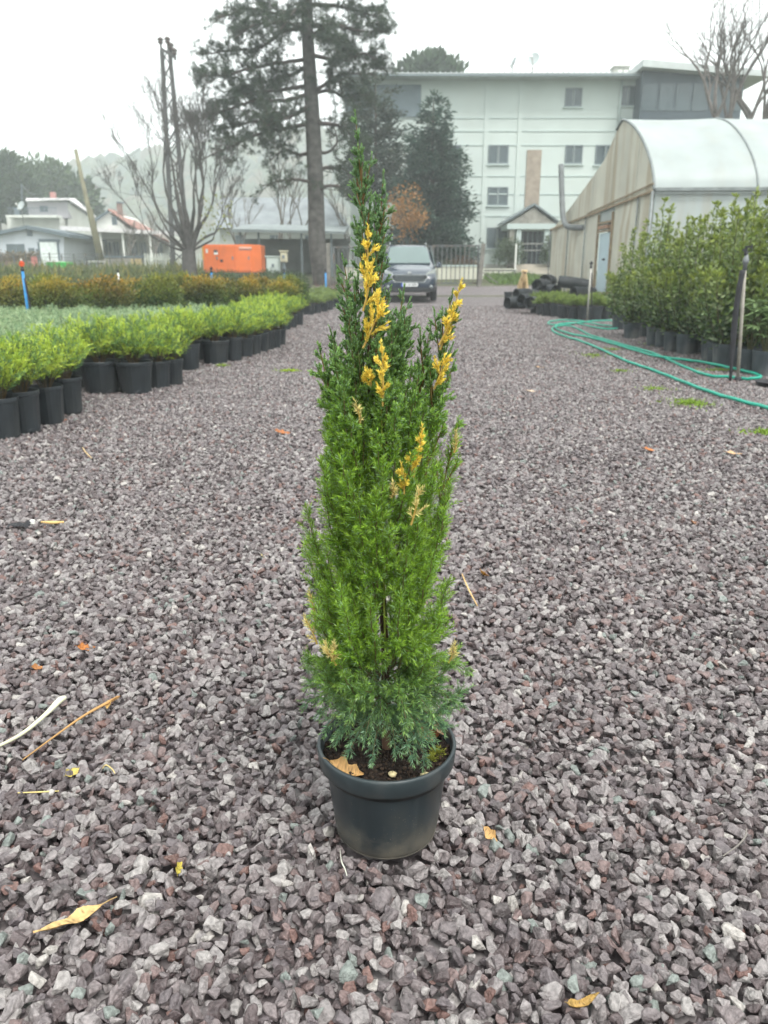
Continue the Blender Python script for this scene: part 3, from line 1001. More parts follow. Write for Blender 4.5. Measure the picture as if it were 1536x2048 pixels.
# ---- upright wispy plants behind the hedge
def wispy(parent, z0, rad, hgt, cols, n=70, ln=0.05, w=0.009):
    cl = Cloud()
    for k in range(n):
        a, q = 2.4 * k, math.sqrt((k + .5) / n)
        b = np.array([math.cos(a) * rad * q * 0.5, math.sin(a) * rad * q * 0.5, z0])
        tip = np.array([math.cos(a) * rad * q, math.sin(a) * rad * q, z0 + hgt * rng.uniform(0.6, 1.1)])
        pts = bez(b, (b + tip) / 2 + rdir(1)[0] * 0.04, tip, 4)
        m = 26
        u = rng.uniform(0.15, 1, m)[:, None]
        cl.leaves(b + (tip - b) * u, (tip - b) * 1.2 + rdir(m) * hgt * 0.8, ln * rng.uniform(0.7, 1.2, m), w, np.array(cols[rng.integers(len(cols))]) * rng.uniform(0.7, 1.25, (m, 1)) + u ** 3 * np.array([0.03, 0.035, 0.01]))
        cl.twig(pts, 0.003, (0.06, 0.05, 0.03), 3)
    return cl.build('foliage', leafm, parent)

wis = []
for k in range(3):
    t = thing('rosemary_bush', '', '')
    mb = MB(); pot_mesh(mb, 0.13, 0.22); mb.build('pot', potm, t)
    wispy(t, 0.18, 0.36, 0.62, [(0.110, 0.175, 0.070), (0.080, 0.145, 0.065), (0.150, 0.195, 0.085)])
    wis.append(t)
n4 = 0
rows = [(18.0, 'grey green wispy bush, %s from the drive in the row touching the hedge', 'wispy bushes, front row', 0.80), (20.5, 'grey green wispy bush, %s from the drive in the middle wispy row', 'wispy bushes, middle row', 0.97),
        (23.2, 'grey green wispy bush, %s from the drive in the last row before the houses', 'wispy bushes, back row', 1.10)]
for (yy, lab, grp, sc_) in rows:
    x, nn = -2.6, 0
    while x > -0.56 * yy - 0.6:
        place(wis[rng.integers(3)], (x + rng.uniform(-.1, .1), yy + rng.uniform(-.3, .3), 0), rng.uniform(0, 6.28), lab % ORD[nn], 'shrub', grp, sc_ * rng.uniform(0.88, 1.14)); nn += 1
        x -= 0.52
# dark low bushes in front of the orange box
dk = []
for k in range(2):
    t = thing('dark_bush', '', '')
    leafy_mound(t, 0.0, 0.42, 0.72, [(0.035, 0.062, 0.030), (0.05, 0.08, 0.035)], (0.07, 0.11, 0.05), 3600, 0.045, 0.022)
    dk.append(t)
for nb_, px in enumerate(range(372, 600, 22)):
    g = at(px, 560, 28.5 + rng.uniform(-.5, .5)); 
    place(dk[rng.integers(2)], (g[0], g[1], G(g[1]) - 0.02), rng.uniform(0, 6.28), 'dark green low bush before the orange generator, %s from the bare tree' % ORD[nb_], 'shrub', 'dark bushes before the generator', rng.uniform(0.9, 1.15))

# pale low plants at the far end of the bed
far_l = [proto_potted('potted_juniper', 0.14, 0.215, juniper_clump, cols=[(0.22, 0.30, 0.10), (0.25, 0.33, 0.09), (0.20, 0.28, 0.12)], tipc=(0.06, 0.06, 0.01), rad=0.22, hgt=0.2, nst=16, ln=0.035, w=0.009) for _ in range(2)]
for j, (px, py) in enumerate([(617, 629), (632, 626), (646, 623), (657, 619), (668, 614), (678, 609), (604, 626), (622, 617), (638, 613), (652, 609), (664, 605), (612, 612), (630, 606), (648, 602)]):
    g = gp(px, py); g[1] = min(g[1], 26); g[0] = (px - CX) / ppm(g[1], 0.1)
    place(far_l[j % 2], (g[0], g[1], G(g[1])), rng.uniform(0, 6.28), 'pale green low potted plant, %s from the van in the %s row' % ((ORD[5 - j], 'drive edge') if j < 6 else (ORD[10 - j], 'second') if j < 11 else (ORD[13 - j], 'third')), 'potted plant', 'pale potted plants near the van', rng.uniform(0.9, 1.1))
br = thing('brown_bush', 'reddish brown twiggy bush at the foot of the big pine', 'shrub', (*at(672, 560, 30)[:2], G(30) - 0.02))
cl = Cloud()
for k in range(260):
    d = rdir(1)[0]; d[2] = abs(d[2]) * 0.8 + 0.2
    q = wloc(br) + np.array([rng.uniform(-.7, .5), rng.uniform(-.3, .3), 0])
    L = rng.uniform(0.3, 0.7)
    cl.twig(np.array([q, q + d * L * 0.5 + rdir(1)[0] * 0.04, q + d * L]), [0.007, 0.005, 0.002], np.array([0.12, 0.065, 0.05]) * rng.uniform(.7, 1.2), 3)
cl.build('twigs', twigm, br)

# ---- right bed: tall leafy shrubs
def tall_shrub(parent, z0, hgt, rad, n, leaf, cols, long=3):
    cl = Cloud(); st = Cloud()
    for k in range(n):
        a = 2.4 * k + rng.uniform(0, .5); q = math.sqrt((k + .5) / n)
        H = hgt * (1.0 - 0.25 * q) * rng.uniform(0.75, 1.0)
        if k < long: H = hgt * rng.uniform(1.1, 1.45)
        b = np.array([math.cos(a) * 0.03, math.sin(a) * 0.03, z0 - 0.02])
        tip = np.array([math.cos(a) * rad * q * rng.uniform(.6, 1.05), math.sin(a) * rad * q, z0 + H])
        mid = b + (tip - b) * np.array([0.9, 0.9, 0.4])
        pts = bez(b, mid, tip, 8)
        st.twig(pts, np.linspace(0.006, 0.002, 8), (0.075, 0.065, 0.035), 4)
        m = int(130 * H / hgt)
        u = rng.uniform(0.06, 1, m) ** 0.9
        P = (1 - u[:, None]) ** 2 * b + 2 * (u * (1 - u))[:, None] * mid + (u ** 2)[:, None] * tip
        T = unit(tip - mid)
        side = rdir(m)
        bush = 0.085 * (1 - u ** 3)
        P = P + side * (bush * rng.uniform(0, 1, m))[:, None]
        D = T * 0.7 + side * 0.9
        base = np.array([cols[i] for i in rng.integers(len(cols), size=m)]) * rng.uniform(0.7, 1.2, (m, 1))
        young = (u ** 2.6 * rng.uniform(0.2, 1, m))[:, None]
        c = base * (1 - young) + np.array([0.30, 0.36, 0.055]) * young
        cl.leaves(P, D, leaf * rng.uniform(0.65, 1.2, m), leaf * 0.42, c, fold=0.2)
        cl.leaves(np.repeat(tip[None] - T * 0.03, 7, 0), T * 1.2 + rdir(7) * 0.8, leaf * 0.8, leaf * 0.3, np.array([0.22, 0.27, 0.05]), fold=0.2)
    st.build('stem', twigm, parent)
    return cl.build('foliage', leafm, parent)

LAUREL = [(0.085, 0.150, 0.048), (0.14, 0.215, 0.050), (0.045, 0.092, 0.042), (0.27, 0.33, 0.20), (0.055, 0.105, 0.045)]
grey_pot = mat('dusty_pot_plastic', (0.045, 0.055, 0.062), rough=0.55, var=0.25, scale=9, stain=((0.15, 0.15, 0.14), 0.6, 6.0, (1, 1, 0.8)))
tall_p = []
for k in range(5):
    t = thing('potted_laurel', '', '')
    r, h = [(0.10, 0.21), (0.125, 0.215), (0.10, 0.21), (0.13, 0.215), (0.10, 0.21)][k]
    mb = MB(); pot_mesh(mb, r, h); mb.build('pot', grey_pot, t)
    soil_disc(r * .94, h - .03, t)
    tall_shrub(t, h - 0.02, [0.80, 0.92, 0.90, 0.86, 1.0][k], [0.27, 0.36, 0.24, 0.34, 0.28][k], [13, 19, 13, 18, 15][k], 0.062, LAUREL, 3)
    tall_p.append(t)
front = [(1239, 660, 0), (1267, 677, 1), (1299, 675, 2), (1312, 692, 4), (1330, 695, 0), (1348, 703, 2), (1379, 709, 3), (1410, 706, 4), (1426, 722, 0), (1437, 728, 2), (1457, 736, 1), (1487, 733, 0)]
fl = 'tall leafy shrub in a dusty pot, %s from the sprinkler stand in the front row'
bl_ = 'tall leafy green shrub standing behind the front row of tall shrubs, before the greenhouse'
rs = []
for (px, py, v) in front:
    g = gp(px, py); g[1] += 0.1; rs.append(g)
    place(tall_p[v], g, rng.uniform(0, 6.28), fl % ORD[len(front) - len(rs)], 'potted plant', 'tall shrubs, front row', rng.uniform(0.95, 1.08))
for row in range(1, 4):
    for j, g in enumerate(rs):
        q = g + np.array([0.24 * row + rng.uniform(-.08, .08), 0.34 * row + rng.uniform(-.1, .1), 0])
        if q[0] < 0.54 * q[1] and j % 2 == row % 2 or row == 1:
            place(tall_p[rng.integers(5)], q, rng.uniform(0, 6.28), bl_, 'potted plant', 'tall shrubs, back rows', rng.uniform(0.95, 1.12))
for (px, py) in [(1555, 742), (1590, 752), (1540, 722), (1575, 725), (1610, 740), (1520, 710)]:
    g = gp(px, py); g[1] += 0.5
    place(tall_p[rng.integers(5)], g, rng.uniform(0, 6.28), bl_, 'potted plant', 'tall shrubs, back rows', rng.uniform(0.98, 1.12))

# broad leaved rosette plant in two pots at the end of the row
def broadleaf(label, g, s):
    t = thing('potted_rhododendron', label, 'potted plant', g)
    mb = MB(); pot_mesh(mb, 0.105, 0.215, c=tuple(g)); mb.build('pot', grey_pot, t)
    o = soil_disc(0.098, 0.185, t)
    cl = Cloud()
    for k in range(9):
        a = 2.4 * k
        hub = np.array([math.cos(a) * 0.12 * (k > 0), math.sin(a) * 0.12 * (k > 0), 0.30 + 0.035 * (9 - k)]) * s
        cl.twig(np.array([g + [0, 0, 0.17], g + hub * [0.5, 0.5, 0.8], g + hub]), [0.007, 0.006, 0.004], (0.12, 0.12, 0.05), 5)
        for j in range(11):
            b = 2.4 * j + k
            d = unit([math.cos(b), math.sin(b), rng.uniform(-0.35, 0.5)])
            L = rng.uniform(0.09, 0.14) * s
            x = unit(np.cross(d, UP)); y = np.cross(x, d)
            P0 = g + hub + d * 0.01
            w = L * 0.17
            v = np.array([P0, P0 + d * L * .3 + x * w + y * .008, P0 + d * L * .3 - x * w + y * .008, P0 + d * L * .3 + y * 0.0,
                          P0 + d * L * .7 + x * w + y * .003, P0 + d * L * .7 - x * w + y * .003, P0 + d * L * .7 - y * .006, P0 + d * L - y * 0.015])
            f = np.array([[0, 1, 3, 3], [0, 3, 2, 2], [1, 4, 6, 3], [3, 6, 5, 2], [4, 7, 6, 6], [6, 7, 5, 5]])
            for q in f:
                if q[2] == q[3]: cl.raw(v[[q[0], q[1], q[2]]][[0, 1, 2, 2]] + np.array([[0, 0, 0], [0, 0, 0], [0, 0, 0], [0, 0, 1e-5]]), np.array([[0, 1, 2, 3]]), np.array([0.14, 0.21, 0.085]) * rng.uniform(.85, 1.15))
                else: cl.raw(v[q], np.array([[0, 1, 2, 3]]), np.array([0.15, 0.22, 0.09]) * rng.uniform(.9, 1.1))
    cl.build('foliage', leafm, t)
g1, g2 = gp(1503, 748), gp(1534, 753)
g1[1] += 0.1; g2[1] += 0.1
broadleaf('broad leaved pale green plant in a dusty pot beside the black sprinkler stand', g1, 1.0)
broadleaf('broad leaved green plant at the saucer end of the tall shrub row', g2, 0.9)

# low pots in front of the greenhouse door
low = [proto_potted('potted_groundcover', 0.15, 0.235, juniper_clump, cols=[(0.19, 0.27, 0.06), (0.15, 0.23, 0.06), (0.22, 0.29, 0.08)], tipc=(0.05, 0.05, 0.0), rad=0.20, hgt=0.2, nst=16, ln=0.04, w=0.010) for _ in range(2)]
lb = [(1072, 626), (1083, 629), (1096, 631), (1113, 633), (1130, 636), (1149, 638), (1169, 639), (1190, 639), (1210, 638), (1229, 637),
      (1080, 620), (1098, 622), (1118, 624), (1140, 626), (1162, 628), (1184, 628), (1206, 628), (1226, 627), (1090, 614), (1112, 616), (1136, 617), (1160, 618), (1184, 618), (1208, 617)]
for j, (px, py) in enumerate(lb):
    g = gp(px, py); g[1] = min(g[1], 23)
    g[0] = (px - CX) / ppm(g[1], 0.1)
    place(low[j % 2], g, rng.uniform(0, 6.28), 'low plant before the greenhouse door, %s from the heap of pots, %s row' % ((ORD[j], 'hose side') if j < 10 else (ORD[j - 10], 'middle') if j < 18 else (ORD[j - 18], 'door side')), 'potted plant', 'low plants before the greenhouse', rng.uniform(0.92, 1.08))
rng = np.random.default_rng(41)
# ================================================================ sprinklers, hose, pot stacks, leaves and litter
bluem = mat('blue_pipe', (0.03, 0.22, 0.50), rough=0.45, var=0.12, scale=20)
redm = mat('red_plastic', (0.62, 0.09, 0.03), rough=0.4, var=0.1, scale=30)
blackm = mat('black_rubber', (0.022, 0.022, 0.026), rough=0.6, var=0.25, scale=15)
steelm = mat('galvanised_steel', (0.36, 0.35, 0.32), rough=0.5, var=0.2, scale=14, metal=0.4)
whitem = mat('white_plastic', (0.72, 0.72, 0.68), rough=0.5, var=0.1, scale=10)

def riser(name, label, px, ytop, Y, pipem, headm, r=0.014, hose=True, tip=None, foot=None):
    a = at(px, ytop, Y)
    ft = np.array([a[0], Y, G(Y)]) if foot is None else foot
    t = thing(name, label, 'sprinkler', ft)
    h = a[2] - 0.13
    m = MB(); m.tube([ft, ft + (np.array([a[0], Y, h]) - ft) * 0.5, (a[0], Y, h)], r, 10); m.build('pipe', pipem, t, smooth=True)
    m = MB(); m.lathe([(r * 0.7, 0), (r * 1.35, 0.0), (r * 1.35, 0.025), (r * 0.8, 0.03), (r * 0.7, 0.05)], 10, (a[0], Y, h - 0.005), True, True)
    m.build('coupling', blackm, t, smooth=True)
    hd = MB()
    c = np.array([a[0], Y, h + 0.045])
    hd.lathe([(0.010, 0), (0.020, 0.004), (0.022, 0.018), (0.012, 0.024), (0.010, 0.036), (0.018, 0.04), (0.02, 0.052), (0.014, 0.066), (0.004, 0.072)], 10, tuple(c), True, True)
    hd.bar(c + [-0.028, 0, 0.03], c + [0.03, 0, 0.036], 0.012)
    hd.bar(c + [0.028, 0, 0.012], c + [0.028, 0, 0.058], 0.010)
    hd.bar(c + [-0.026, 0, 0.012], c + [-0.026, 0, 0.05], 0.008)
    o = hd.build('head', headm, t)
    if tip:
        m = MB(); m.lathe([(0.008, 0), (0.014, 0.005), (0.012, 0.016), (0.003, 0.022)], 8, tuple(c + [0, 0, 0.07]), True, True); m.build('nozzle', tip, o, smooth=True)
    if hose:
        p = smooth_path([(a[0] + 0.02, Y - 0.012, h - 0.09), (a[0] + 0.045, Y - 0.02, h * 0.55), (a[0] + 0.07, Y - 0.03, G(Y) + 0.01)], 6)
        m = MB(); m.tube(p, 0.011, 8); m.build('feed_hose', blackm, t, smooth=True)
    return t

riser('sprinkler', 'blue pipe sprinkler with a red head standing among the bluish junipers', 42, 519, 10.0, bluem, redm, 0.017, True, whitem)
riser('sprinkler', 'blue pipe sprinkler with a dark head in front of the orange generator', 422, 532, 17.4, bluem, blackm, 0.024, False)
riser('sprinkler', 'thin blue pipe sprinkler below the beige meter box', 568, 536, 22, bluem, blackm, 0.024, False)
riser('sprinkler', 'thin blue pipe sprinkler at the foot of the big pine', 651, 537, 27, bluem, blackm, 0.03, False)
riser('sprinkler', 'grey pipe sprinkler rising from the low plants before the greenhouse', 1183, 521, 15.2, steelm, blackm, 0.018, True)
wp = at(236, 545, 17.2)
m = MB(); m.tube([(wp[0], 17.2, 0), (wp[0], 17.2, wp[2])], 0.018, 8); t = thing('stake', 'short white stake with a dark cap among the wispy bushes', 'stake', (wp[0], 17.2, 0)); m.build('post', whitem, t, smooth=True)
m = MB(); m.tube([(wp[0], 17.2, wp[2] - 0.005), (wp[0], 17.2, wp[2] + 0.06)], [0.024, 0.016], 8); m.build('cap', blackm, t, smooth=True)

# the big black sprinkler stand on the right
f1 = gp(1475, 762); tp = at(1493, 486, f1[1] + 0.02)
t = thing('sprinkler_stand', 'grey post with thick black pipe and sprinkler head beside the hose bend', 'sprinkler', f1)
ax = lambda py: at(np.interp(py, [486, 762], [1493, 1475]), py, f1[1])
postm = mat('weathered_pipe', (0.30, 0.28, 0.24), rough=0.6, var=0.2, scale=12)
m = MB(); m.tube([f1, ax(640), ax(535)], 0.014, 10); m.build('post', postm, t, smooth=True)
m = MB(); m.tube([f1 - [0, 0, 0.004], f1 + [0, 0, 0.035]], [0.034, 0.026], 10); m.build('foot', blackm, t, smooth=True)
q1 = at(1461, 758, f1[1] - 0.04); q1[2] = 0.0
m = MB(); m.tube(smooth_path([q1, at(1464, 715, f1[1] - .04), at(1470, 640, f1[1] - 0.035), at(1478, 580, f1[1] - 0.03), at(1486, 540, f1[1] - 0.024)], 5), np.interp(np.arange(21), [0, 4, 8, 20], [0.012, 0.014, 0.024, 0.021]), 12)
m.build('padded_pipe', blackm, t, smooth=True)
m = MB(); c = ax(535)
m.lathe([(0.017, -0.02), (0.017, 0.03), (0.024, 0.035), (0.024, 0.06), (0.017, 0.075), (0.013, 0.10)], 12, tuple(c), True, True); m.build('coupling', mat('grey_plastic', (0.16, 0.17, 0.18), rough=0.5), t, smooth=True)
m = MB(); c = ax(508)
m.lathe([(0.012, -0.012), (0.018, 0.0), (0.012, 0.02), (0.008, 0.05), (0.014, 0.054), (0.012, 0.062)], 10, tuple(c), True, True)
m.bar(c + [-0.012, 0, 0.05], c + [0.045, 0, 0.054], 0.012); m.bar(c + [0.042, 0, 0.03], c + [0.042, 0, 0.075], 0.009)
m.bar(c + [-0.028, 0, 0.03], c + [-0.004, 0, 0.03], 0.018); m.bar(c + [0.008, 0, 0.012], c + [0.045, 0, 0.018], 0.009)
m.build('head', blackm, t)

# green hose
hosem = mat('green_hose', (0.0, 0.30, 0.205), rough=0.38, var=0.12, scale=12, spec=0.5)
hp = [(1640, 865), (1580, 838), (1536, 821), (1480, 806), (1420, 788), (1370, 769), (1330, 753), (1290, 738), (1255, 726), (1220, 710), (1190, 696), (1160, 684), (1130, 675), (1110, 667), (1104, 660), (1112, 655), (1132, 653),
      (1150, 657), (1180, 672), (1220, 684), (1260, 696), (1300, 707), (1340, 724), (1380, 742), (1420, 755), (1462, 758), (1502, 763), (1520, 761), (1512, 755), (1480, 746), (1440, 737), (1400, 729), (1360, 724), (1310, 717), (1262, 703), (1220, 690), (1180, 679), (1140, 671), (1112, 660),
      (1118, 651), (1150, 649), (1180, 656), (1210, 661), (1234, 660), (1228, 656), (1196, 652), (1160, 645), (1126, 643), (1100, 646), (1098, 651), (1120, 653), (1160, 648), (1200, 644), (1236, 645), (1290, 648)]
pts = np.array([gp(*q) for q in hp]); pts[:, 2] = 0.014
path = smooth_path(pts, 5)
path[:, 2] += 0.004 * np.abs(np.sin(np.arange(len(path)) * 0.7))
path[130:, 2] += 0.012
m = MB(); m.tube(path, 0.0125, 10)
o = m.build('garden_hose', hosem, None, smooth=True, base=(path[0][0], path[0][1], 0))
tag(o, 'long green garden hose lying in loops on the gravel by the tall shrubs', 'hose')
# dark saucer under the end of the row
s0 = gp(1552, 772)
m = MB(); m.lathe([(0.02, 0.004), (0.13, 0.004), (0.15, 0.035), (0.16, 0.036), (0.155, 0.03), (0.135, 0.0), (0.02, 0.0)], 24, tuple(s0))
tag(m.build('saucer', blackm, None, smooth=True, base=s0), 'flat black plastic saucer on the ground beside the bend of the hose', 'saucer')

# stacks of empty black pots lying on their sides
def pot_stack(px, py, Y, ang, n, r, label, tilt=0.0):
    c = at(px, py, Y)
    c[2] = max(c[2], G(Y) + r)
    t = thing('pot_stack', label, 'pots', (c[0], c[1], c[2] - r), 'stacks of empty pots')
    d = np.array([math.cos(ang) * math.cos(tilt), math.sin(ang) * math.cos(tilt), math.sin(tilt)])
    x = unit(np.cross(d, UP)); y = np.cross(x, d)
    for k in range(n):
        s = k * 0.048
        prof = [(r * 1.0, s), (r * 1.02, s + 0.004), (r * 1.02, s + 0.022), (r * 0.95, s + 0.026), (r * 0.93, s + 0.055)]
        if k == n - 1: prof += [(r * 0.8, s + 0.20), (r * 0.76, s + 0.205), (0.01, s + 0.205)]
        prof = [(r * 0.76, s + 0.19), (r * 0.93, s + 0.004)] + prof if k == 0 else prof
        v, f = [], []
        for (rr, zz) in prof:
            for i in range(18):
                a = 2 * math.pi * i / 18
                v.append(c + x * rr * math.cos(a) + y * rr * math.sin(a) + d * zz)
        for j in range(len(prof) - 1):
            for i in range(18):
                f.append((j * 18 + i, j * 18 + (i + 1) % 18, (j + 1) * 18 + (i + 1) % 18, (j + 1) * 18 + i))
        if k == 0: f.append(tuple(range(18)))
        MB().add(v, f).build('pot', potm, t, smooth=False)

PS = 'stack of nested black pots '
for q in [(1014, 606, 19.0, 28, 11, .14, PS + 'lying outermost on the gravel drive'), (1042, 601, 18.8, 38, 10, .145, PS + 'lying second from the open drive'), (1060, 606, 18.4, 65, 8, .14, PS + 'pushed against the low potted plants'),
          (1032, 588, 20.2, 30, 9, .135, PS + 'lying across the two outermost stacks'), (1074, 571, 21.4, 50, 9, .165, PS + 'lying highest beside the sitting dog'), (1063, 592, 21.0, 60, 8, .16, PS + 'wedged under the one beside the dog'),
          (1086, 583, 21.2, 84, 8, .17, PS + 'lying with its dark mouth open toward the drive'), (1112, 583, 21.0, 108, 8, .17, PS + 'lying beside the open mouthed stack'), (1097, 602, 21.4, 90, 8, .17, PS + 'at the bottom of the heap under the open mouthed ones'),
          (1140, 600, 21.2, 75, 8, .17, PS + 'at the bottom of the heap toward the greenhouse'), (1118, 563, 21.9, -24, 14, .16, 'long ' + PS + 'lying slanted on top of the heap'), (1146, 585, 20.8, 24, 11, .15, PS + 'lying at the greenhouse end of the heap'),
          (1089, 563, 22.6, 48, 6, .19, 'short ' + PS + 'at the back of the heap'), (1092, 586, 22.6, 48, 6, .19, 'short ' + PS + 'under the short one at the back')]:
    pot_stack(q[0], q[1], q[2], RAD(q[3]), q[4], q[5], q[6], RAD(-6) if q[0] == 1118 else 0.0)
# terracotta coloured dead plant and small pot by the heap
t = thing('dry_plant', 'small dead plant with rust brown leaves beside the heap of black pots', 'plant', (*at(1033, 580, 23.0)[:2], G(23)))
cl = Cloud(); q0 = wloc(t)
off = rdir(420) * np.array([0.24, 0.2, 0.17]); off[:, 2] = np.abs(off[:, 2]) + 0.03
cl.leaves(q0 + off, off + rdir(420) * .1, 0.07, 0.04, np.array([0.32, 0.10, 0.05]) * rng.uniform(.6, 1.3, (420, 1)))
cl.build('leaves', leafm, t)
g = at(1017, 580, 26.5); g[2] = G(26.5)
m = MB(); pot_mesh(m, 0.15, 0.26, c=tuple(g)); tag(m.build('empty_pot', potm, None, base=g), 'single black pot standing upright near the dead rusty plant', 'pot')

# ---- leaves on the ground
drym = mat('dry_leaf', (0.5, 0.3, 0.1), rough=0.6, var=0.2, scale=60, attr=True, transl=0.15)

def oak_leaf(label, pos, ang, L, col, curl=0.2, tilt=(0, 0), lobes=5, name='dry_leaf', w=0.42, seed=1):
    r = np.random.default_rng(seed)
    n = 33
    u = np.linspace(0, 1, n)
    env = np.sin(np.pi * np.clip(u, 0.015, 0.99) ** 0.75)
    ph = r.uniform(0, 6.28)
    half = w * 0.62 * L * env * 1.15 + 0.006 * L
    v, f = [], []
    for i in range(n):
        cz = curl * L * (u[i] - 0.5) ** 2
        s1 = half[i] * (0.80 + 0.22 * math.cos(u[i] * lobes * 3.9 + ph)) * r.uniform(0.92, 1.08)
        s2 = half[i] * (0.80 + 0.22 * math.cos(u[i] * lobes * 3.4 + ph + 1.9)) * r.uniform(0.92, 1.08)
        bend = 0.05 * L * math.sin(u[i] * 7 + seed)
        v += [(u[i] * L, s1, cz + curl * s1 * 0.9 + bend * 0.5), (u[i] * L, s1 * .5, cz + curl * s1 * 0.2), (u[i] * L, bend * 0.3, cz), (u[i] * L, -s2 * .5, cz + curl * s2 * 0.25), (u[i] * L, -s2, cz + curl * s2 * 0.8 - bend * 0.3)]
    for i in range(n - 1):
        for j in range(4):
            f.append((i * 5 + j, i * 5 + j + 1, (i + 1) * 5 + j + 1, (i + 1) * 5 + j))
    v = np.array(v)
    R = np.array(Matrix.Rotation(ang, 3, 'Z') @ Matrix.Rotation(tilt[0], 3, 'X') @ Matrix.Rotation(tilt[1], 3, 'Y'))
    v = (v - [L / 2, 0, 0]) @ R.T
    v = v - [0, 0, v[:, 2].min()] + np.asarray(pos, float)
    # a slight thickness, so the blade is a closed piece
    N_ = len(v)
    vv = np.vstack([v, v - [0, 0, 0.0006]])
    f = np.array(f)
    ff = np.vstack([f, f[:, ::-1] + N_])
    c = np.array(col) * r.uniform(0.7, 1.1, (N_, 1)) * np.where(r.uniform(0, 1, (N_, 1)) < .12, .45, 1)
    st = MB()
    o = np_mesh(name, vv, ff, drym, None, np.vstack([c, c * 0.9]), True, base=np.asarray(pos, float))
    e0 = v[2]; d0 = unit(v[2] - v[7])
    cl = Cloud(); cl.twig(np.array([v[12], e0, e0 + d0 * L * 0.12, e0 + d0 * L * 0.24 - [0, 0, 0.002]]), [0.0006 * L / .06, 0.0008 * L / .06, 0.0008 * L / .06, 0.0006 * L / .06], np.array(col) * 0.55, 4)
    cl.build('leaf_stalk', drym, o)
    return tag(o, label, 'leaf')

TAN, ORG, YEL, BRN = (0.62, 0.40, 0.15), (0.50, 0.19, 0.05), (0.62, 0.50, 0.14), (0.26, 0.13, 0.07)
def ga(px, py, z=0.006): return gp(px, py, z)
oak_leaf('big tan oak leaf with a torn hole lying on the near gravel', ga(138, 1845, 0.008), RAD(212), 0.088, (0.70, 0.47, 0.20), 0.25, (0.25, 0.0), 4, w=0.26, seed=3)
oak_leaf('curled tan leaf lying on the gravel beside the pot', ga(982, 1672), RAD(-60), 0.030, (0.60, 0.36, 0.14), 0.5, (0.5, 0.3), 3, seed=4)
oak_leaf('yellow green leaf stuck upright between stones before the pot', ga(357, 1742), RAD(80), 0.028, (0.55, 0.45, 0.08), 0.4, (0.9, 0.2), 3, seed=5)
oak_leaf('small yellow crumpled leaf below the brown twig', ga(143, 1548), RAD(60), 0.032, YEL, 0.6, (0.6, 0.2), 3, seed=6)
oak_leaf('tan leaf bit at the end of the long brown twig', ga(217, 1412), RAD(-70), 0.030, (0.55, 0.36, 0.13), 0.4, (0.5, 0), 2, seed=7)
oak_leaf('small rust orange leaf on the gravel above the brown twig', ga(172, 1298), RAD(20), 0.040, ORG, 0.6, (0.5, 0.3), 4, seed=8)
oak_leaf('yellow brown rolled leaf with a red end on the near gravel', ga(1160, 2010), RAD(20), 0.044, (0.55, 0.36, 0.12), 1.6, (0.3, 0), 2, w=0.2, seed=9)
oak_leaf('orange leaf on the gravel right of the juniper', ga(965, 1152), RAD(70), 0.055, (0.62, 0.30, 0.05), 0.6, (0.6, 0.4), 4, seed=10)
oak_leaf('bright orange leaf lying flat on the open gravel toward the hose', ga(1298, 901), RAD(10), 0.070, (0.55, 0.20, 0.06), 0.4, (0.2, 0.2), 4, seed=11)
oak_leaf('pinkish tan leaf on the gravel nearest the hose end', ga(1468, 908), RAD(0), 0.080, (0.62, 0.40, 0.22), 0.3, (0.1, 0.1), 3, seed=12)
oak_leaf('dark brown curled leaf on the gravel far right of the juniper', ga(1385, 1048), RAD(40), 0.050, BRN, 0.7, (0.5, 0.3), 3, seed=13)
oak_leaf('orange brown leaf on the gravel between the pots and the juniper', ga(565, 867), RAD(0), 0.085, (0.42, 0.16, 0.06), 0.5, (0.3, 0.2), 4, seed=14)
oak_leaf('rusty leaf lying at the foot of the edge pots', ga(120, 841), RAD(10), 0.080, (0.34, 0.14, 0.07), 0.5, (0.3, 0.2), 4, seed=15)
oak_leaf('small pale straw coloured leaf on the gravel left of the juniper', ga(528, 1116), RAD(50), 0.036, (0.6, 0.5, 0.25), 0.6, (0.4, 0.4), 3, seed=16)
oak_leaf('pale pink leaf on the far gravel beyond the juniper', ga(1063, 783), RAD(0), 0.085, (0.6, 0.46, 0.34), 0.2, (0.1, 0.1), 3, seed=17)
oak_leaf('orange leaf in the gravel up from the black scrap', ga(75, 1338), RAD(30), 0.030, (0.45, 0.2, 0.07), 0.6, (0.4, 0.4), 3, seed=18)
oak_leaf('tan leaf lying on the far gravel before the hose loops', ga(1080, 735), RAD(0), 0.08, (0.5, 0.33, 0.2), 0.2, (0.1, 0.1), 3, seed=19)
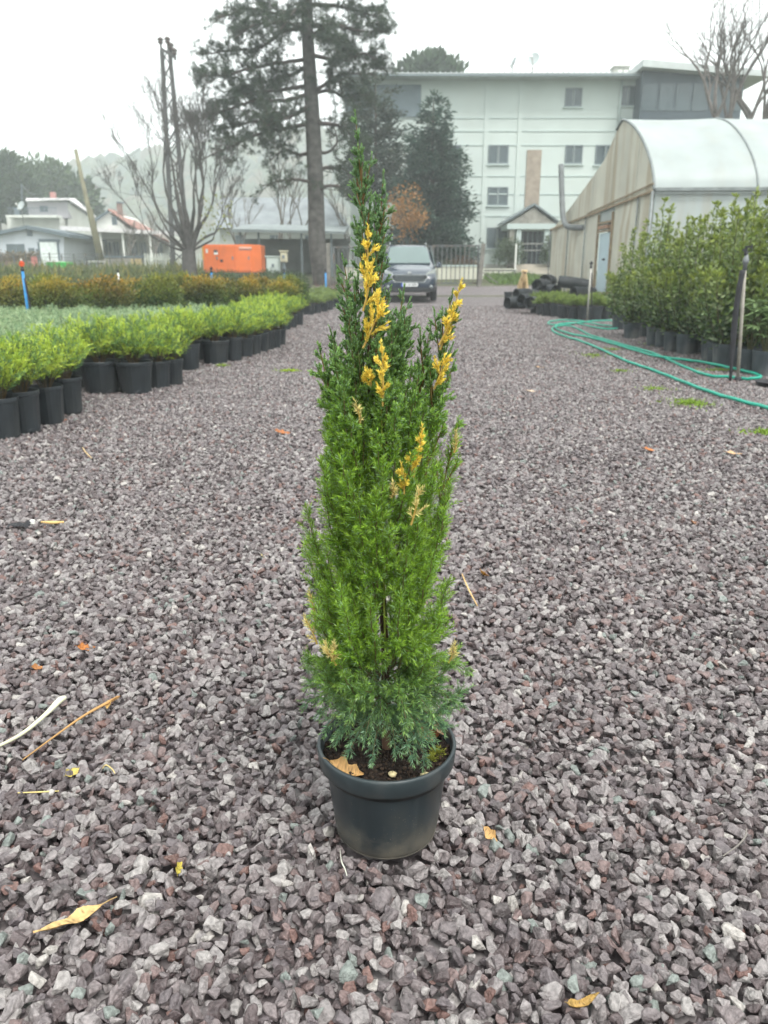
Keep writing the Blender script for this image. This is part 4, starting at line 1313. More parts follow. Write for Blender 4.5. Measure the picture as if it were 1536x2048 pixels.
# in the pot
oak_leaf('curled tan oak leaf lying on the soil inside the pot', (POT_C[0] - 0.058, PY - 0.058, 0.143), RAD(-25), 0.055, (0.60, 0.36, 0.14), 0.7, (0.35, 0.1), 4, seed=20)
oak_leaf('rust red leaf lying on the soil inside the pot at its back rim', (POT_C[0] + 0.062, PY + 0.028, 0.145), RAD(30), 0.055, (0.42, 0.14, 0.06), 0.7, (0.5, 0.3), 4, seed=21)
oak_leaf('pinkish tan leaf leaning on the inner rim of the pot', (POT_C[0] + 0.082, PY + 0.040, 0.147), RAD(60), 0.040, (0.55, 0.33, 0.2), 0.5, (0.7, 0.3), 3, seed=22)
mossm = mat('moss', (0.20, 0.24, 0.03), rough=0.9, attr=True, transl=0.2)
for (dx, dy, s, lab) in [(0.078, -0.012, 0.012, 'tuft of bright yellow green moss on the soil near the right rim of the pot'), (0.066, -0.028, 0.010, 'smaller tuft of olive moss on the soil of the juniper pot')]:
    cl = Cloud(); c = POT_C + [dx, dy, 0.143]
    d = rdir(160); d[:, 2] = np.abs(d[:, 2]) + .2
    cl.leaves(c + d * [s, s, s * .5] * rng.uniform(0, 1, (160, 1)), d, 0.006, 0.0016, np.array([0.26, 0.28, 0.04]) * rng.uniform(.6, 1.2, (160, 1)))
    tag(cl.build('moss_tuft', mossm, None, base=c), lab, 'moss')
pebm = mat('pale_pebble', (0.55, 0.46, 0.26), rough=0.7, var=0.2, scale=80)
for (dx, dy, lab) in [(0.008, -0.068, 'pale yellow pebble on the soil at the front of the pot'), (0.056, -0.070, 'pale cream pebble on the soil by the right front of the pot')]:
    v, f = blob(int(dx * 1000) + 3, 9, 6)
    c = POT_C + [dx, dy, 0.1465]
    tag(np_mesh('pebble', v * [0.007, 0.0055, 0.0045] + c, f, pebm, None, None, False, base=c), lab, 'pebble')

# ---- twigs, straws, scraps
def stick(name, label, pts, r, col, cat='twig', n=7):
    P = smooth_path([np.asarray(p, float) for p in pts], 6)
    cl = Cloud(); cl.twig(P, np.interp(np.linspace(0, 1, len(P)), np.linspace(0, 1, len(np.atleast_1d(r))), np.atleast_1d(r)), col, n)
    return tag(cl.build(name, twigm, None, base=(P[0][0], P[0][1], 0), smooth=True), label, cat)
stick('twig', 'long thin brown twig lying on the gravel', [gp(45, 1520, .006), gp(110, 1472, .012), gp(170, 1430, .012), gp(236, 1394, .010)], [0.0012, 0.0018, 0.0024, 0.0034], (0.40, 0.23, 0.09))
stick('twig', 'short side twig branching off at the end of the long brown twig', [gp(214, 1408, .010), gp(228, 1397, .014), gp(240, 1392, .018)], [0.0014, 0.0018, 0.0012], (0.36, 0.19, 0.07))
stick('plant_stalk', 'thick pale cream stalk with a knob end lying on the gravel', [gp(-30, 1505, .008), gp(40, 1470, .012), gp(90, 1430, .014), gp(118, 1402, .014), gp(130, 1395, .012)], [0.0028, 0.0034, 0.0038, 0.0042, 0.0060, 0.0064, 0.004], (0.62, 0.62, 0.44), 'stalk')
stick('straw', 'thin yellow straw on the gravel below the brown twig', [gp(30, 1586, .008), gp(80, 1584, .012), gp(118, 1582, .008)], [0.0008, 0.0014, 0.0008], (0.62, 0.50, 0.20), 'straw')
stick('straw', 'small hooked straw on the gravel right of the crumpled yellow leaf', [gp(205, 1537, .008), gp(212, 1530, .016), gp(224, 1538, .010), gp(230, 1547, .006)], [0.0009, 0.0012, 0.0008], (0.60, 0.46, 0.2), 'straw')
stick('straw', 'tan straw leaning on the gravel right of the juniper', [gp(924, 1148, .010), gp(938, 1180, .018), gp(955, 1212, .010)], [0.0014, 0.0020, 0.0014], (0.58, 0.38, 0.16), 'straw')
stick('wood_splinter', 'short bright tan wood splinter beside the black plastic scrap', [gp(82, 1044, .012), gp(105, 1045, .014), gp(128, 1044, .012)], [0.003, 0.0065, 0.004], (0.66, 0.44, 0.18), 'splinter', 5)
stick('twig', 'thin grey curved twig on the right side of the near gravel', [gp(1446, 1712, .006), gp(1474, 1692, .014), gp(1490, 1674, .014), gp(1493, 1658, .010)], [0.0009, 0.0014, 0.0012], (0.22, 0.20, 0.18))
stick('grass_blade', 'pale grass blade lying against the foot of the pot', [gp(680, 1698, .010), gp(683, 1722, .014), gp(690, 1738, .010), gp(694, 1752, .006)], [0.0005, 0.0012, 0.0006], (0.42, 0.42, 0.36), 'grass')
stick('straw', 'faint tan straw on the gravel near the edge pots', [gp(165, 895, .010), gp(172, 905, .014), gp(184, 917, .010)], [0.002, 0.003, 0.002], (0.52, 0.38, 0.2), 'straw')
sc0 = gp(42, 1056, 0.004)
v = []
for i in range(7):
    for j in range(4):
        v.append((sc0[0] + (i - 3) * 0.0135, sc0[1] + (j - 1.5) * 0.012, 0.008 + 0.012 * abs(math.sin(i * 1.3 + j)) + 0.003 * i * (j == 1)))
f = [(i * 4 + j, i * 4 + j + 1, (i + 1) * 4 + j + 1, (i + 1) * 4 + j) for i in range(6) for j in range(3)]
me_ = MB().add(v, f).add([np.array(p) - [0, 0, 0.0008] for p in v], [tuple(reversed(q)) for q in f])
t = thing('plastic_scrap', 'crumpled black plastic scrap with a white end lying on the gravel', 'scrap', (sc0[0], sc0[1], 0))
me_.build('sheet', blackm, t)
MB().box(sc0[0] + 0.036, sc0[0] + 0.050, sc0[1] - 0.008, sc0[1] + 0.006, 0.018, 0.034).build('tag', whitem, t, bevel=0.002)

# ---- weeds in the gravel
def weeds(label, px, py, rx, ry, n, col=(0.22, 0.34, 0.035), h=0.035):
    c = gp(px, py); cl = Cloud()
    a, q = rng.uniform(0, 6.28, n), np.abs(rng.normal(0, .62, n)) * (1 + .4 * np.sin(rng.integers(0, 5, n) * 1.7))
    P = c + np.stack([np.cos(a) * q * rx, np.sin(a) * q * ry, np.zeros(n)], 1) + rng.normal(0, 1, (n, 3)) * [rx * .12, ry * .12, 0]
    P[:, 2] = 0.002
    d = rdir(n); d[:, 2] = np.abs(d[:, 2]) + .5
    cl.leaves(P, d, h * rng.uniform(.5, 1.1, n), h * 0.22, np.array(col) * rng.uniform(.7, 1.25, (n, 1)))
    tag(cl.build('weed_patch', leafm, None, base=c), label, 'weeds', kind='stuff')
weeds('patch of bright green weeds in the gravel before the hose', 1378, 808, 0.13, 0.16, 420)
weeds('thin green weeds in the gravel along the front strand of hose', 1312, 780, 0.12, 0.10, 110)
weeds('small weeds in the gravel inside the hose strands', 1240, 744, 0.07, 0.07, 90)
weeds('weeds at the right end of the gravel below the hose', 1530, 868, 0.11, 0.07, 200)
weeds('sparse weeds beside the hose bend at the drive', 1190, 712, 0.16, 0.2, 130)
weeds('sparse weeds between the hose strands by the pots', 1320, 690, 0.3, 0.3, 150)
weeds('small weeds growing below the black sprinkler stand', 1440, 742, 0.2, 0.1, 110)
weeds('lime green weed patch by a pale worn spot in the drive', 580, 743, 0.085, 0.05, 260, (0.33, 0.46, 0.03), 0.03)
weeds('small lime weeds at the foot of the edge pots', 447, 733, 0.05, 0.04, 70, (0.28, 0.4, 0.05))
weeds('green weeds in the gravel under the front hose strand', 1225, 700, 0.1, 0.1, 80)
# ================================================================ background: greenhouse, houses, van, trees
for o in [o for o in COL.objects if o.type == 'EMPTY' and o.parent is None and 'label' not in o]:
    for ch in list(o.children): bpy.data.objects.remove(ch)
    bpy.data.objects.remove(o)

# ---------------------------------------------------------------- greenhouse tunnel
def film_mat(name, base, stain_amt, stretch=(1, 1, 0.25)):
    return mat(name, base, rough=0.45, var=0.10, scale=1.2, stain=((0.42, 0.33, 0.20), stain_amt, 2.2, stretch), transl=0.35, spec=0.4, bump=0.25, bscale=3)
film = film_mat('greenhouse_film', (0.47, 0.52, 0.51), 0.10)
film_old = film_mat('stained_film', (0.68, 0.67, 0.58), 0.6, (1, 1.6, 0.10))
film_wall = film_mat('side_film', (0.48, 0.53, 0.52), 0.28, (1.2, 1, 0.12))
tubem = mat('greenhouse_tube', (0.20, 0.22, 0.22), rough=0.5, var=0.2, scale=5, metal=0.3)
batten = mat('brown_batten', (0.26, 0.20, 0.13), rough=0.8, var=0.3, scale=5)

C0 = np.array([6.15, 18.9, 0.0]); C1 = np.array([5.72, 27.0, 0.0])
gdir = unit(C1 - C0)
def on_gable(px, py):
    d = ray(px, py)
    # ray meets the vertical plane through C0, C1
    n = np.array([gdir[1], -gdir[0], 0])
    t = (C0 @ n) / (d @ n)
    q = np.array([0, 0, HC]) + d * t
    q[2] = HC + d[2] * t
    return q
def on_gable_c(px, py):
    d = ray(px, py); n = np.array([gdir[1], -gdir[0], 0])
    o = np.array([0, 0, HC])
    t = ((C0 - o) @ n) / (d @ n)
    return o + d * t
gh = thing('greenhouse', 'long plastic film tunnel greenhouse with stained end wall behind the tall shrubs', 'greenhouse', C0)
prof_px = [(1310, 382), (1309, 352), (1302, 318), (1291, 288), (1277, 262), (1262, 246), (1247, 240), (1235, 259), (1222, 289), (1209, 320), (1175, 368), (1140, 416), (1104, 460)]
prof = [on_gable_c(*q) for q in prof_px]
gout = np.array([-gdir[1], gdir[0], 0])          # outward of the gable, towards the drive
if gout[0] > 0: gout = -gout
low0, low1 = C0.copy(), np.array([*prof[-1][:2], G(27) - 0.02])
# upper gable film in vertical strips, lower wall panels between posts
def gpt(s):   # gutter height point at fraction s along the gable
    return prof[0] + (prof[-1] - prof[0]) * s
def roof_z(s):
    ss = [np.linalg.norm((q - prof[0])[:2]) for q in prof]
    W = np.linalg.norm((prof[-1] - prof[0])[:2])
    return np.interp(s * W, ss, [q[2] for q in prof])
for a, b in [(0.0, 0.14), (0.14, 0.34), (0.34, 0.52), (0.52, 0.74), (0.74, 1.0)]:
    ss = np.linspace(a + 0.002, b - 0.002, 8)
    top = [np.array([*gpt(s)[:2], roof_z(s)]) for s in ss]
    bot = [gpt(s) + [0, 0, 0.02] for s in ss]
    top[-1][2] = max(top[-1][2], bot[-1][2] + 0.02); top[0][2] = max(top[0][2], bot[0][2] + 0.02)
    MB().prism(bot + top[::-1], -gout * 0.012).build('gable_sheet', film_old, gh)
def ground_pt(s):
    q = gpt(s); q[2] = G(q[1]) - 0.02
    return q
DOOR = (0.30, 0.43)
for a, b in [(0.0, 0.10), (0.10, 0.30), (0.43, 0.56), (0.56, 0.76), (0.76, 1.0)]:
    # each panel hangs a little slack: a shallow outward billow
    ss = np.linspace(a + 0.003, b - 0.003, 6)
    v, f = [], []
    for j, h in enumerate(np.linspace(0, 1, 5)):
        for i, s in enumerate(ss):
            q = ground_pt(s) * (1 - h) + gpt(s) * h
            v.append(q + gout * (0.05 * math.sin(math.pi * h) * math.sin(math.pi * i / 5) + 0.03 * rng.uniform() * (0 < i < 5) * (j < 4)))
    for j in range(4):
        for i in range(5): f.append((j * 6 + i, j * 6 + i + 1, (j + 1) * 6 + i + 1, (j + 1) * 6 + i))
    n_ = len(v)
    MB().add(v, f).add([q - gout * 0.008 for q in v], [tuple(reversed(q)) for q in f]).build('wall_sheet', film_old, gh, smooth=True)
# door: bluish film leaf, dark sheet behind it painting the shade of the gaps
da, db = DOOR
dz0, dz1 = 0.42, 1.95
def dq(s, z, o=0.0): 
    q = gpt(s); return np.array([q[0], q[1], z]) + gout * o
doorm = mat('door_film', (0.50, 0.62, 0.66), rough=0.5, var=0.08, scale=2, transl=0.2)
darkm = mat('painted_gap_shade', (0.03, 0.04, 0.045), rough=0.8)
dr = MB().prism([dq(da + .012, dz0), dq(db - .012, dz0), dq(db - .012, dz1), dq(da + .012, dz1)], -gout * 0.02).build('door', doorm, gh)
MB().prism([dq(da, 0.0, -0.25), dq(db, 0.02, -0.25), dq(db, 2.4, -0.25), dq(da, 2.5, -0.25)], -gout * 0.02).build('gap_shade_sheet', darkm, gh)
fr = MB()
for s in (da, db): fr.bar(dq(s, 0.0, 0.03), dq(s, 2.45, 0.03), 0.06)
for z in (dz1 + 0.05, 2.22): fr.bar(dq(da, z, 0.03), dq(db, z, 0.03), 0.05)
fr.bar(dq(da, dz0 - 0.02, 0.03), dq(db, dz0 - 0.02, 0.03), 0.04)
fr.build('door_frame', batten, gh)
MB().prism([dq(da + .01, 2.24, 0.0), dq(db - .01, 2.24, 0.0), gpt(db - .01) + [0, 0, -.03], gpt(da + .01) + [0, 0, -.03]], -gout * 0.02).build('door_transom', film, gh)
MB().bar(dq(da + .02, 2.10, 0.05), dq(db - .02, 2.10, 0.05), 0.09).build('door_roller', mat('rusty_tube', (0.28, 0.17, 0.11), rough=0.7, var=0.3, scale=8), gh)
MB().bar(dq(da + .052, 1.27, .01), dq(da + .058, 1.27, .05), 0.05).build('handle', blackm, dr)
for s in (0.0, 0.10, 0.56, 0.76, 0.998):
    MB().tube([ground_pt(s) + gout * 0.05, gpt(s) + gout * 0.05], 0.038 if s == 0 else 0.018, 8).build('post', tubem, gh, smooth=True)
MB().bar(prof[0] + gout * 0.06, prof[-1] + gout * 0.06, 0.05).build('batten', batten, gh)
MB().bar(prof[0] + gout * 0.05 + [0, 0, 0.16], gpt(0.55) + gout * 0.05 + [0, 0, 0.06], 0.03).build('batten', batten, gh)
MB().tube(smooth_path(np.array(prof[:8]) + gout * 0.02, 4), 0.03, 8).build('hoop', tubem, gh, smooth=True)
# stove pipe
MB().tube(smooth_path([on_gable_c(1138, 330) + gout * .25, on_gable_c(1140, 400) + gout * .25, on_gable_c(1142, 432) + gout * .25, on_gable_c(1148, 450) + gout * .25, on_gable_c(1160, 455) + gout * .22, on_gable_c(1168, 455) + gout * -.03], 5), 0.085, 10).build('stove_pipe', mat('dull_pipe', (0.13, 0.14, 0.14), rough=.6, var=.2, scale=5), gh, smooth=True)
# long side wall and roof
sdir = unit(np.array([1.0, -0.045, 0.0]))
LSIDE = 16.0
near = prof[0]
halfp = [q - prof[0] for q in prof[:7]]           # from gutter to ridge, in the gable plane
ridge = halfp[-1]
nbay = 7
for k in range(nbay):
    a, b = k * LSIDE / nbay, (k + 1) * LSIDE / nbay
    v, f = [], []
    for j, h in enumerate(np.linspace(0, 1, 4)):
        for i, s in enumerate(np.linspace(a + .01, b - .01, 6)):
            q = near + sdir * s; q = np.array([q[0], q[1], q[2] * h - 0.02 * (1 - h)])
            q[1] -= 0.05 * math.sin(math.pi * h) * math.sin(math.pi * i / 5)
            v.append(q)
    for j in range(3):
        for i in range(5): f.append((j * 6 + i, j * 6 + i + 1, (j + 1) * 6 + i + 1, (j + 1) * 6 + i))
    MB().add(v, f).add([q + [0, 0.008, 0] for q in v], [tuple(reversed(q)) for q in f]).build('side_sheet', film_wall, gh, smooth=True)
    v, f = [], []
    # arch: gutter, up over the ridge and down the far side
    arch = smooth_path(np.array(halfp), 3)
    far_ = [q - prof[0] for q in prof[7:]]
    arch = list(arch) + far_
    nb_ = len(arch)
    for i, s in enumerate(np.linspace(a + .008, b - .008, 5)):
        for q in arch:
            v.append(near + sdir * s + q * 1.0 + np.array([0, 0, 0.02 - 0.03 * math.sin(math.pi * i / 4)]))
    for i in range(4):
        for j in range(nb_ - 1): f.append((i * nb_ + j, (i + 1) * nb_ + j, (i + 1) * nb_ + j + 1, i * nb_ + j + 1))
    MB().add(v, f).add([np.array(q) - [0, 0, 0.01] for q in v], [tuple(reversed(q)) for q in f]).build('roof_sheet', film, gh, smooth=True)
    if k:
        MB().tube(np.array([near + sdir * a + q + [0, 0, 0.03] for q in arch]), 0.025, 6).build('hoop', tubem, gh, smooth=True)
        MB().tube([near * [1, 1, 0] + sdir * a + [0, -.07, -0.02], near + sdir * a + [0, -.07, 0]], 0.022, 6).build('post', tubem, gh, smooth=True)
MB().bar(near + [0, -.05, .03], near + sdir * LSIDE + [0, -.05, .03], 0.07).build('gutter', tubem, gh)
MB().bar(near + [0, -.09, -.05], near + sdir * LSIDE + [0, -.09, -.05], 0.02).build('rail', tubem, gh)

# ---------------------------------------------------------------- helpers for buildings seen face on
def zpx(py, Y): return at(CX, py, Y)[2]
def xpx(px, py, Y): return at(px, py, Y)[0]
def pbox(mb, x0, y0, x1, y1, Y, front=0.0, depth=0.2):
    """box whose face covers the photo rectangle, standing at distance Y"""
    ym = (y0 + y1) / 2
    return mb.box(xpx(x0, ym, Y), xpx(x1, ym, Y), Y - front, Y - front + depth, zpx(y1, Y), zpx(y0, Y))

glassm = mat('window_glass', (0.06, 0.085, 0.095), rough=0.08, var=0.1, scale=1, spec=0.6)
framem = mat('window_frame', (0.16, 0.19, 0.20), rough=0.5)

def window(parent, x0, y0, x1, y1, Y, proud=0.0, fm=None, sash=2, sill=None):
    """frame, panes set back, sill; on a wall face at Y"""
    fm = fm or framem
    X0, X1, Z0, Z1 = xpx(x0, (y0 + y1) / 2, Y), xpx(x1, (y0 + y1) / 2, Y), zpx(y1, Y), zpx(y0, Y)
    t = 0.07
    yf = Y - proud - 0.04
    m = MB()
    m.box(X0, X1, yf, yf + 0.09, Z0, Z0 + t).box(X0, X1, yf, yf + 0.09, Z1 - t, Z1)
    m.box(X0, X0 + t, yf + .002, yf + 0.088, Z0 + t, Z1 - t).box(X1 - t, X1, yf + .002, yf + 0.088, Z0 + t, Z1 - t)
    xs = np.linspace(X0, X1, sash + 1)
    for x in xs[1:-1]: m.box(x - t / 2, x + t / 2, yf + .004, yf + 0.086, Z0 + t, Z1 - t)
    w = m.build('window', fm, parent)
    for i in range(sash):
        MB().box(xs[i] + t / 2 + .02, xs[i + 1] - t / 2 - .02, yf + 0.035, yf + 0.05, Z0 + t - .01, Z1 - t + .01).build('pane', glassm, w)
    if sill: MB().box(X0 - .08, X1 + .08, yf - 0.06, yf + 0.1, Z0 - 0.07, Z0 - 0.003).build('sill', sill, w)
    return w

# ---------------------------------------------------------------- white building with porch
YB = 46.0
B = thing('apartment_building', 'white three storey building with grey porch, roof dishes and dark glass penthouse', 'building', (*at(1000, 545, YB)[:2], G(YB)))
wallm = mat('white_render', (0.50, 0.56, 0.53), rough=0.85, var=0.06, scale=0.5, stain=((0.50, 0.54, 0.50), 0.35, 0.5, (1, 1, 0.3)))
palewm = mat('pale_panel', (0.46, 0.53, 0.51), rough=0.8, var=0.06, scale=0.6)
stonem = mat('porch_stone', (0.26, 0.25, 0.22), rough=0.85, var=0.35, scale=3)
brickm = mat('stair_screen', (0.30, 0.25, 0.20), rough=0.85, var=0.2, scale=3)
roofm = mat('metal_roof', (0.45, 0.48, 0.47), rough=0.5, var=0.12, scale=2, metal=0.2)
bx0, bx1 = xpx(700, 380, YB), xpx(1300, 380, YB)
zb, zt = G(YB) - 0.3, zpx(160, YB)
zfl = [zpx(y, YB) for y in (440, 345, 250)]
MB().box(bx0, bx1, YB, YB + 11, zb, zt).build('wall', wallm, B)
# rendered bands between the storeys
for y in (505, 432, 388, 352, 290, 262, 236):
    z = zpx(y, YB); MB().box(bx0 - .02, bx1 + .02, YB - 0.035, YB + 0.05, z - 0.03, z + 0.03).build('band', palewm, B)
MB().box(bx0 - .03, bx1 + .03, YB - 0.06, YB + .05, zb, zpx(528, YB)).build('plinth', mat('plinth', (0.42, 0.42, 0.38), rough=0.9, var=0.15, scale=1), B)
for x in (965, 1030):
    X = xpx(x, 470, YB); MB().box(X - .12, X + .12, YB - 0.05, YB + .05, zpx(530, YB), zpx(162, YB)).build('pilaster', wallm, B)
for (x0, y0, x1, y1) in [(973, 455, 1015, 497), (975, 374, 1016, 411), (976, 290, 1017, 328), (1240, 172, 1274, 212), (1130, 176, 1164, 214), (1190, 290, 1232, 330), (880, 455, 922, 497), (880, 374, 922, 411), (880, 290, 922, 328),
                         (790, 455, 830, 497), (790, 374, 830, 411), (1130, 290, 1165, 328), (1185, 374, 1225, 411)]:
    window(B, x0, y0, x1, y1, YB, 0.0, sill=palewm)
# stair screen and porch
pbox(MB(), 1051, 300, 1080, 425, YB, 0.06, 0.1).build('stair_screen', brickm, B)
PYf = 2.2
m = MB()
ap = [at(1016, 447, YB - PYf), at(1110, 447, YB - PYf), at(1068, 415, YB - PYf)]
m.prism([ap[0], ap[1], ap[2]], (0, PYf - .06, 0)); pd = m.build('pediment', stonem, B)
MB().prism([ap[0] + [-.25, -.12, 0.0], ap[0] + [-.25, -.12, 0.09], ap[2] + [0, -.12, .22], ap[2] + [0, -.12, 0.10]], (0, PYf + .03, 0)).build('pediment_roof', framem, pd)
MB().prism([ap[1] + [.25, -.12, 0.0], ap[1] + [.25, -.12, 0.09], ap[2] + [0.004, -.12, .22], ap[2] + [0.004, -.12, 0.10]], (0, PYf + .03, 0)).build('pediment_roof', framem, pd)
MB().box(ap[0][0] - .05, ap[1][0] + .05, YB - PYf - .05, YB - .03, ap[0][2] - 0.28, ap[0][2] - 0.004).build('lintel', palewm, B)
for x in (1022, 1036, 1092, 1104):
    X = xpx(x, 490, YB - PYf + .2)
    MB().box(X - .13, X + .13, YB - PYf + .05, YB - PYf + .35, G(YB) - .2, ap[0][2] - 0.285).build('porch_column', palewm if x in (1036, 1092) else stonem, B)
for i in range(3):
    MB().box(xpx(1030, 540, YB) - .5 + .0, xpx(1098, 540, YB) + .5, YB - PYf - .35 * (3 - i), YB - .07, G(YB) - .3, G(YB) - 0.02 + 0.16 * i).build('step', mat('step_stone', (0.42, 0.38, 0.32), rough=0.85, var=0.15, scale=2), B)
dz = G(YB) + 0.31
dX0, dX1 = xpx(1040, 490, YB), xpx(1088, 490, YB)
d_ = MB().box(dX0, dX1, YB - 0.05, YB + .05, dz, zpx(455, YB)).build('door', mat('dark_door', (0.035, 0.045, 0.055), rough=0.3, var=0.15, scale=1), B)
for i in range(5):
    X = dX0 + (dX1 - dX0) * (i + .5) / 5
    MB().box(X - .025, X + .025, YB - .09, YB - .052, dz + .05, zpx(458, YB)).build('door_bar', framem, d_)
MB().bar((dX0 + .9, YB - .07, dz + 1.0), (dX0 + .9, YB - .16, dz + 1.0), 0.08).build('handle', steelm, d_)
rl = MB()
for x in (1030, 1096):
    X = xpx(x, 510, YB - PYf - .3); rl.box(X - .03, X + .03, YB - PYf - .35, YB - PYf - .29, G(YB), zpx(487, YB - PYf))
X0_, X1_ = xpx(1030, 510, YB - PYf - .3), xpx(1096, 510, YB - PYf - .3)
for y in (488, 501): rl.bar((X0_, YB - PYf - .32, zpx(y, YB - PYf)), (X1_, YB - PYf - .32, zpx(y, YB - PYf)), 0.04)
rl.build('railing', steelm, B)
# roof: overhanging profiled metal sheet, dark blue-grey band below its left end
zr = zpx(158, YB)
MB().prism([(bx0 - .6, YB - 0.9, zr - .05), (bx0 - .6, YB - .9, zr + .10), (bx0 - .6, YB + 5.5, zr + 1.0), (bx0 - .6, YB + 12, zr + .1), (bx0 - .6, YB + 12, zr - .05)], (bx1 - bx0 + .4, 0, 0)).build('roof', roofm, B)
rib = MB()
for i in range(60):
    X = bx0 - .5 + i * (bx1 - bx0 + .2) / 60
    rib.bar((X, YB - .91, zr + .125), (X, YB + 5.4, zr + 1.02), 0.05)
rib.build('roof_rib', roofm, B)['kind'] = 'stuff'
MB().bar((bx0 - .6, YB - .95, zr - .02), (bx1 - .2, YB - .95, zr - .02), 0.12).build('gutter', framem, B)
MB().tube([(xpx(1240, 200, YB), YB - .12, zr - .1), (xpx(1240, 200, YB), YB - .12, zpx(260, YB))], 0.06, 8).build('downpipe', palewm, B, smooth=True)
slm = mat('band_blue_grey', (0.16, 0.20, 0.22), rough=0.7, var=0.12, scale=1.5)
pbox(MB(), 690, 170, 842, 234, YB, 0.10, 0.12).build('grey_band', slm, B)
ch = pbox(MB(), 1229, 134, 1259, 152, YB + 3, 0, .8).build('chimney', mat('chimney_render', (0.42, 0.42, 0.38), rough=.9), B)
for x in (1236, 1248): pbox(MB(), x, 140, x + 8, 145, YB + 3, 0.02, .1).build('chimney_vent', whitem, ch)
MB().box(xpx(1227, 133, YB + 3), xpx(1261, 133, YB + 3), YB + 2.9, YB + 3.9, zpx(134, YB + 3) + .004, zpx(131, YB + 3)).build('chimney_cap', mat('chimney_render', (0, 0, 0)), ch)
# penthouse of dark glass
YP = YB - 1.2
px0, px1 = xpx(1284, 170, YP), xpx(1488, 170, YP)
ph = MB().box(px0, px1, YP, YP + 9, zpx(330, YP), zpx(140, YP)).build('penthouse', mat('dark_cladding', (0.055, 0.075, 0.09), rough=0.4, var=0.15, scale=0.8), B)
for i in range(6):
    a, b = px0 + (px1 - px0) * (i + .06) / 6, px0 + (px1 - px0) * (i + .94) / 6
    MB().box(a, b, YP - .03, YP + .03, zpx(222, YP), zpx(168, YP)).build('pane', glassm, ph)
MB().prism([(px0 - .25, YP - .7, zpx(142, YP) + .05), (px1 + 1.0, YP - .7, zpx(160, YP)), (px1 + 1.0, YP - .7, zpx(148, YP)), (px0 - .25, YP - .7, zpx(125, YP))], (0, 10.5, 0)).build('penthouse_roof', roofm, ph)
# dishes on the roof are things of their own
def dish(label, px, py, Y, r, az, foot, name='satellite_dish', tilt=0.35):
    c = at(px, py, Y)
    t = thing(name, label, 'satellite dish', (c[0], Y + .1, foot))
    d = unit([math.sin(az), -math.cos(az), tilt])
    x = unit(np.cross(d, UP)); y = np.cross(x, d)
    v, f = [], []
    for j in range(6):
        q = (j + 0.05) / 5
        for i in range(20):
            a = 2 * math.pi * i / 20
            v.append(c + r * q * (x * math.cos(a) + y * math.sin(a)) - d * 0.22 * r * (1 - q * q))
    for j in range(5):
        for i in range(20): f.append((j * 20 + i, j * 20 + (i + 1) % 20, (j + 1) * 20 + (i + 1) % 20, (j + 1) * 20 + i))
    MB().add(v, f).add([np.array(q) - d * .02 for q in v], [tuple(reversed(q)) for q in f]).build('reflector', dishm, t, smooth=True)
    MB().bar(c - y * r * 0.9, c - y * r * .25 + d * r * 1.0, 0.04).build('feed_arm', steelm, t)
    MB().bar(c - y * r * .3 + d * r * 0.95, c - y * r * .2 + d * r * 1.12, 0.11).build('receiver', whitem, t)
    MB().tube([(c[0], Y + .12, foot), (c[0], Y + .12, c[2]), tuple(c - d * .22 * r)], 0.03, 6).build('mast', steelm, t, smooth=True)
dishm = mat('dish_grey', (0.38, 0.42, 0.42), rough=0.5, var=0.1, scale=3)
dish('grey satellite dish on the roof of the white building facing the drive', 1067, 117, YB + 1, 0.33, -0.5, zr + .25)
dish('satellite dish on the roof of the white building turned edge on', 1026, 125, YB + 1, 0.30, -1.35, zr + .25)
mm = MB().bar(at(1027, 137, YB + 1.1), at(1067, 136, YB + 1.1), 0.03)
mm.bar(at(1047, 137, YB + 1.1), at(1047, 120, YB + 1.1), 0.03)
mm.bar(at(1037, 137, YB + 1.1), [at(1037, 137, YB)[0], YB + 1.1, zr + .3], 0.03)
tag(mm.build('antenna_rail', steelm, None, base=(at(1047, 137, YB + 1.1)[0], YB + 1.1, zr + .3)), 'thin rail with a rod between the two roof dishes', 'antenna')
# ground floor strip: low wall, bits of lawn and shrubs in front of the building
lw = MB(); YW = 38.0
lw.box(xpx(690, 550, YW), xpx(968, 550, YW), YW, YW + .25, G(YW) - .2, zpx(533, YW))
wl_ = thing('garden_wall', 'low cream garden wall behind the metal gate', 'wall', (xpx(830, 550, YW), YW, G(YW)))
lw.build('wall', mat('cream_render', (0.55, 0.55, 0.46), rough=0.9, var=0.1, scale=0.8, stain=((0.35, 0.33, 0.27), 0.5, 0.8, (1, 1, .4))), wl_)
MB().box(xpx(690, 550, YW) - .03, xpx(968, 550, YW) + .03, YW - .04, YW + .29, zpx(533, YW) + .003, zpx(530, YW)).build('coping', palewm, wl_)
lw2 = MB().box(xpx(966, 545, 42), xpx(1034, 545, 42), 42, 42.3, G(42) - .2, zpx(537, 42))
tag(lw2.build('kerb_wall', mat('cream_render', (0, 0, 0)), None, base=(xpx(1000, 545, 42), 42, G(42) - .2)), 'low cream kerb wall in front of the porch of the white building', 'wall')
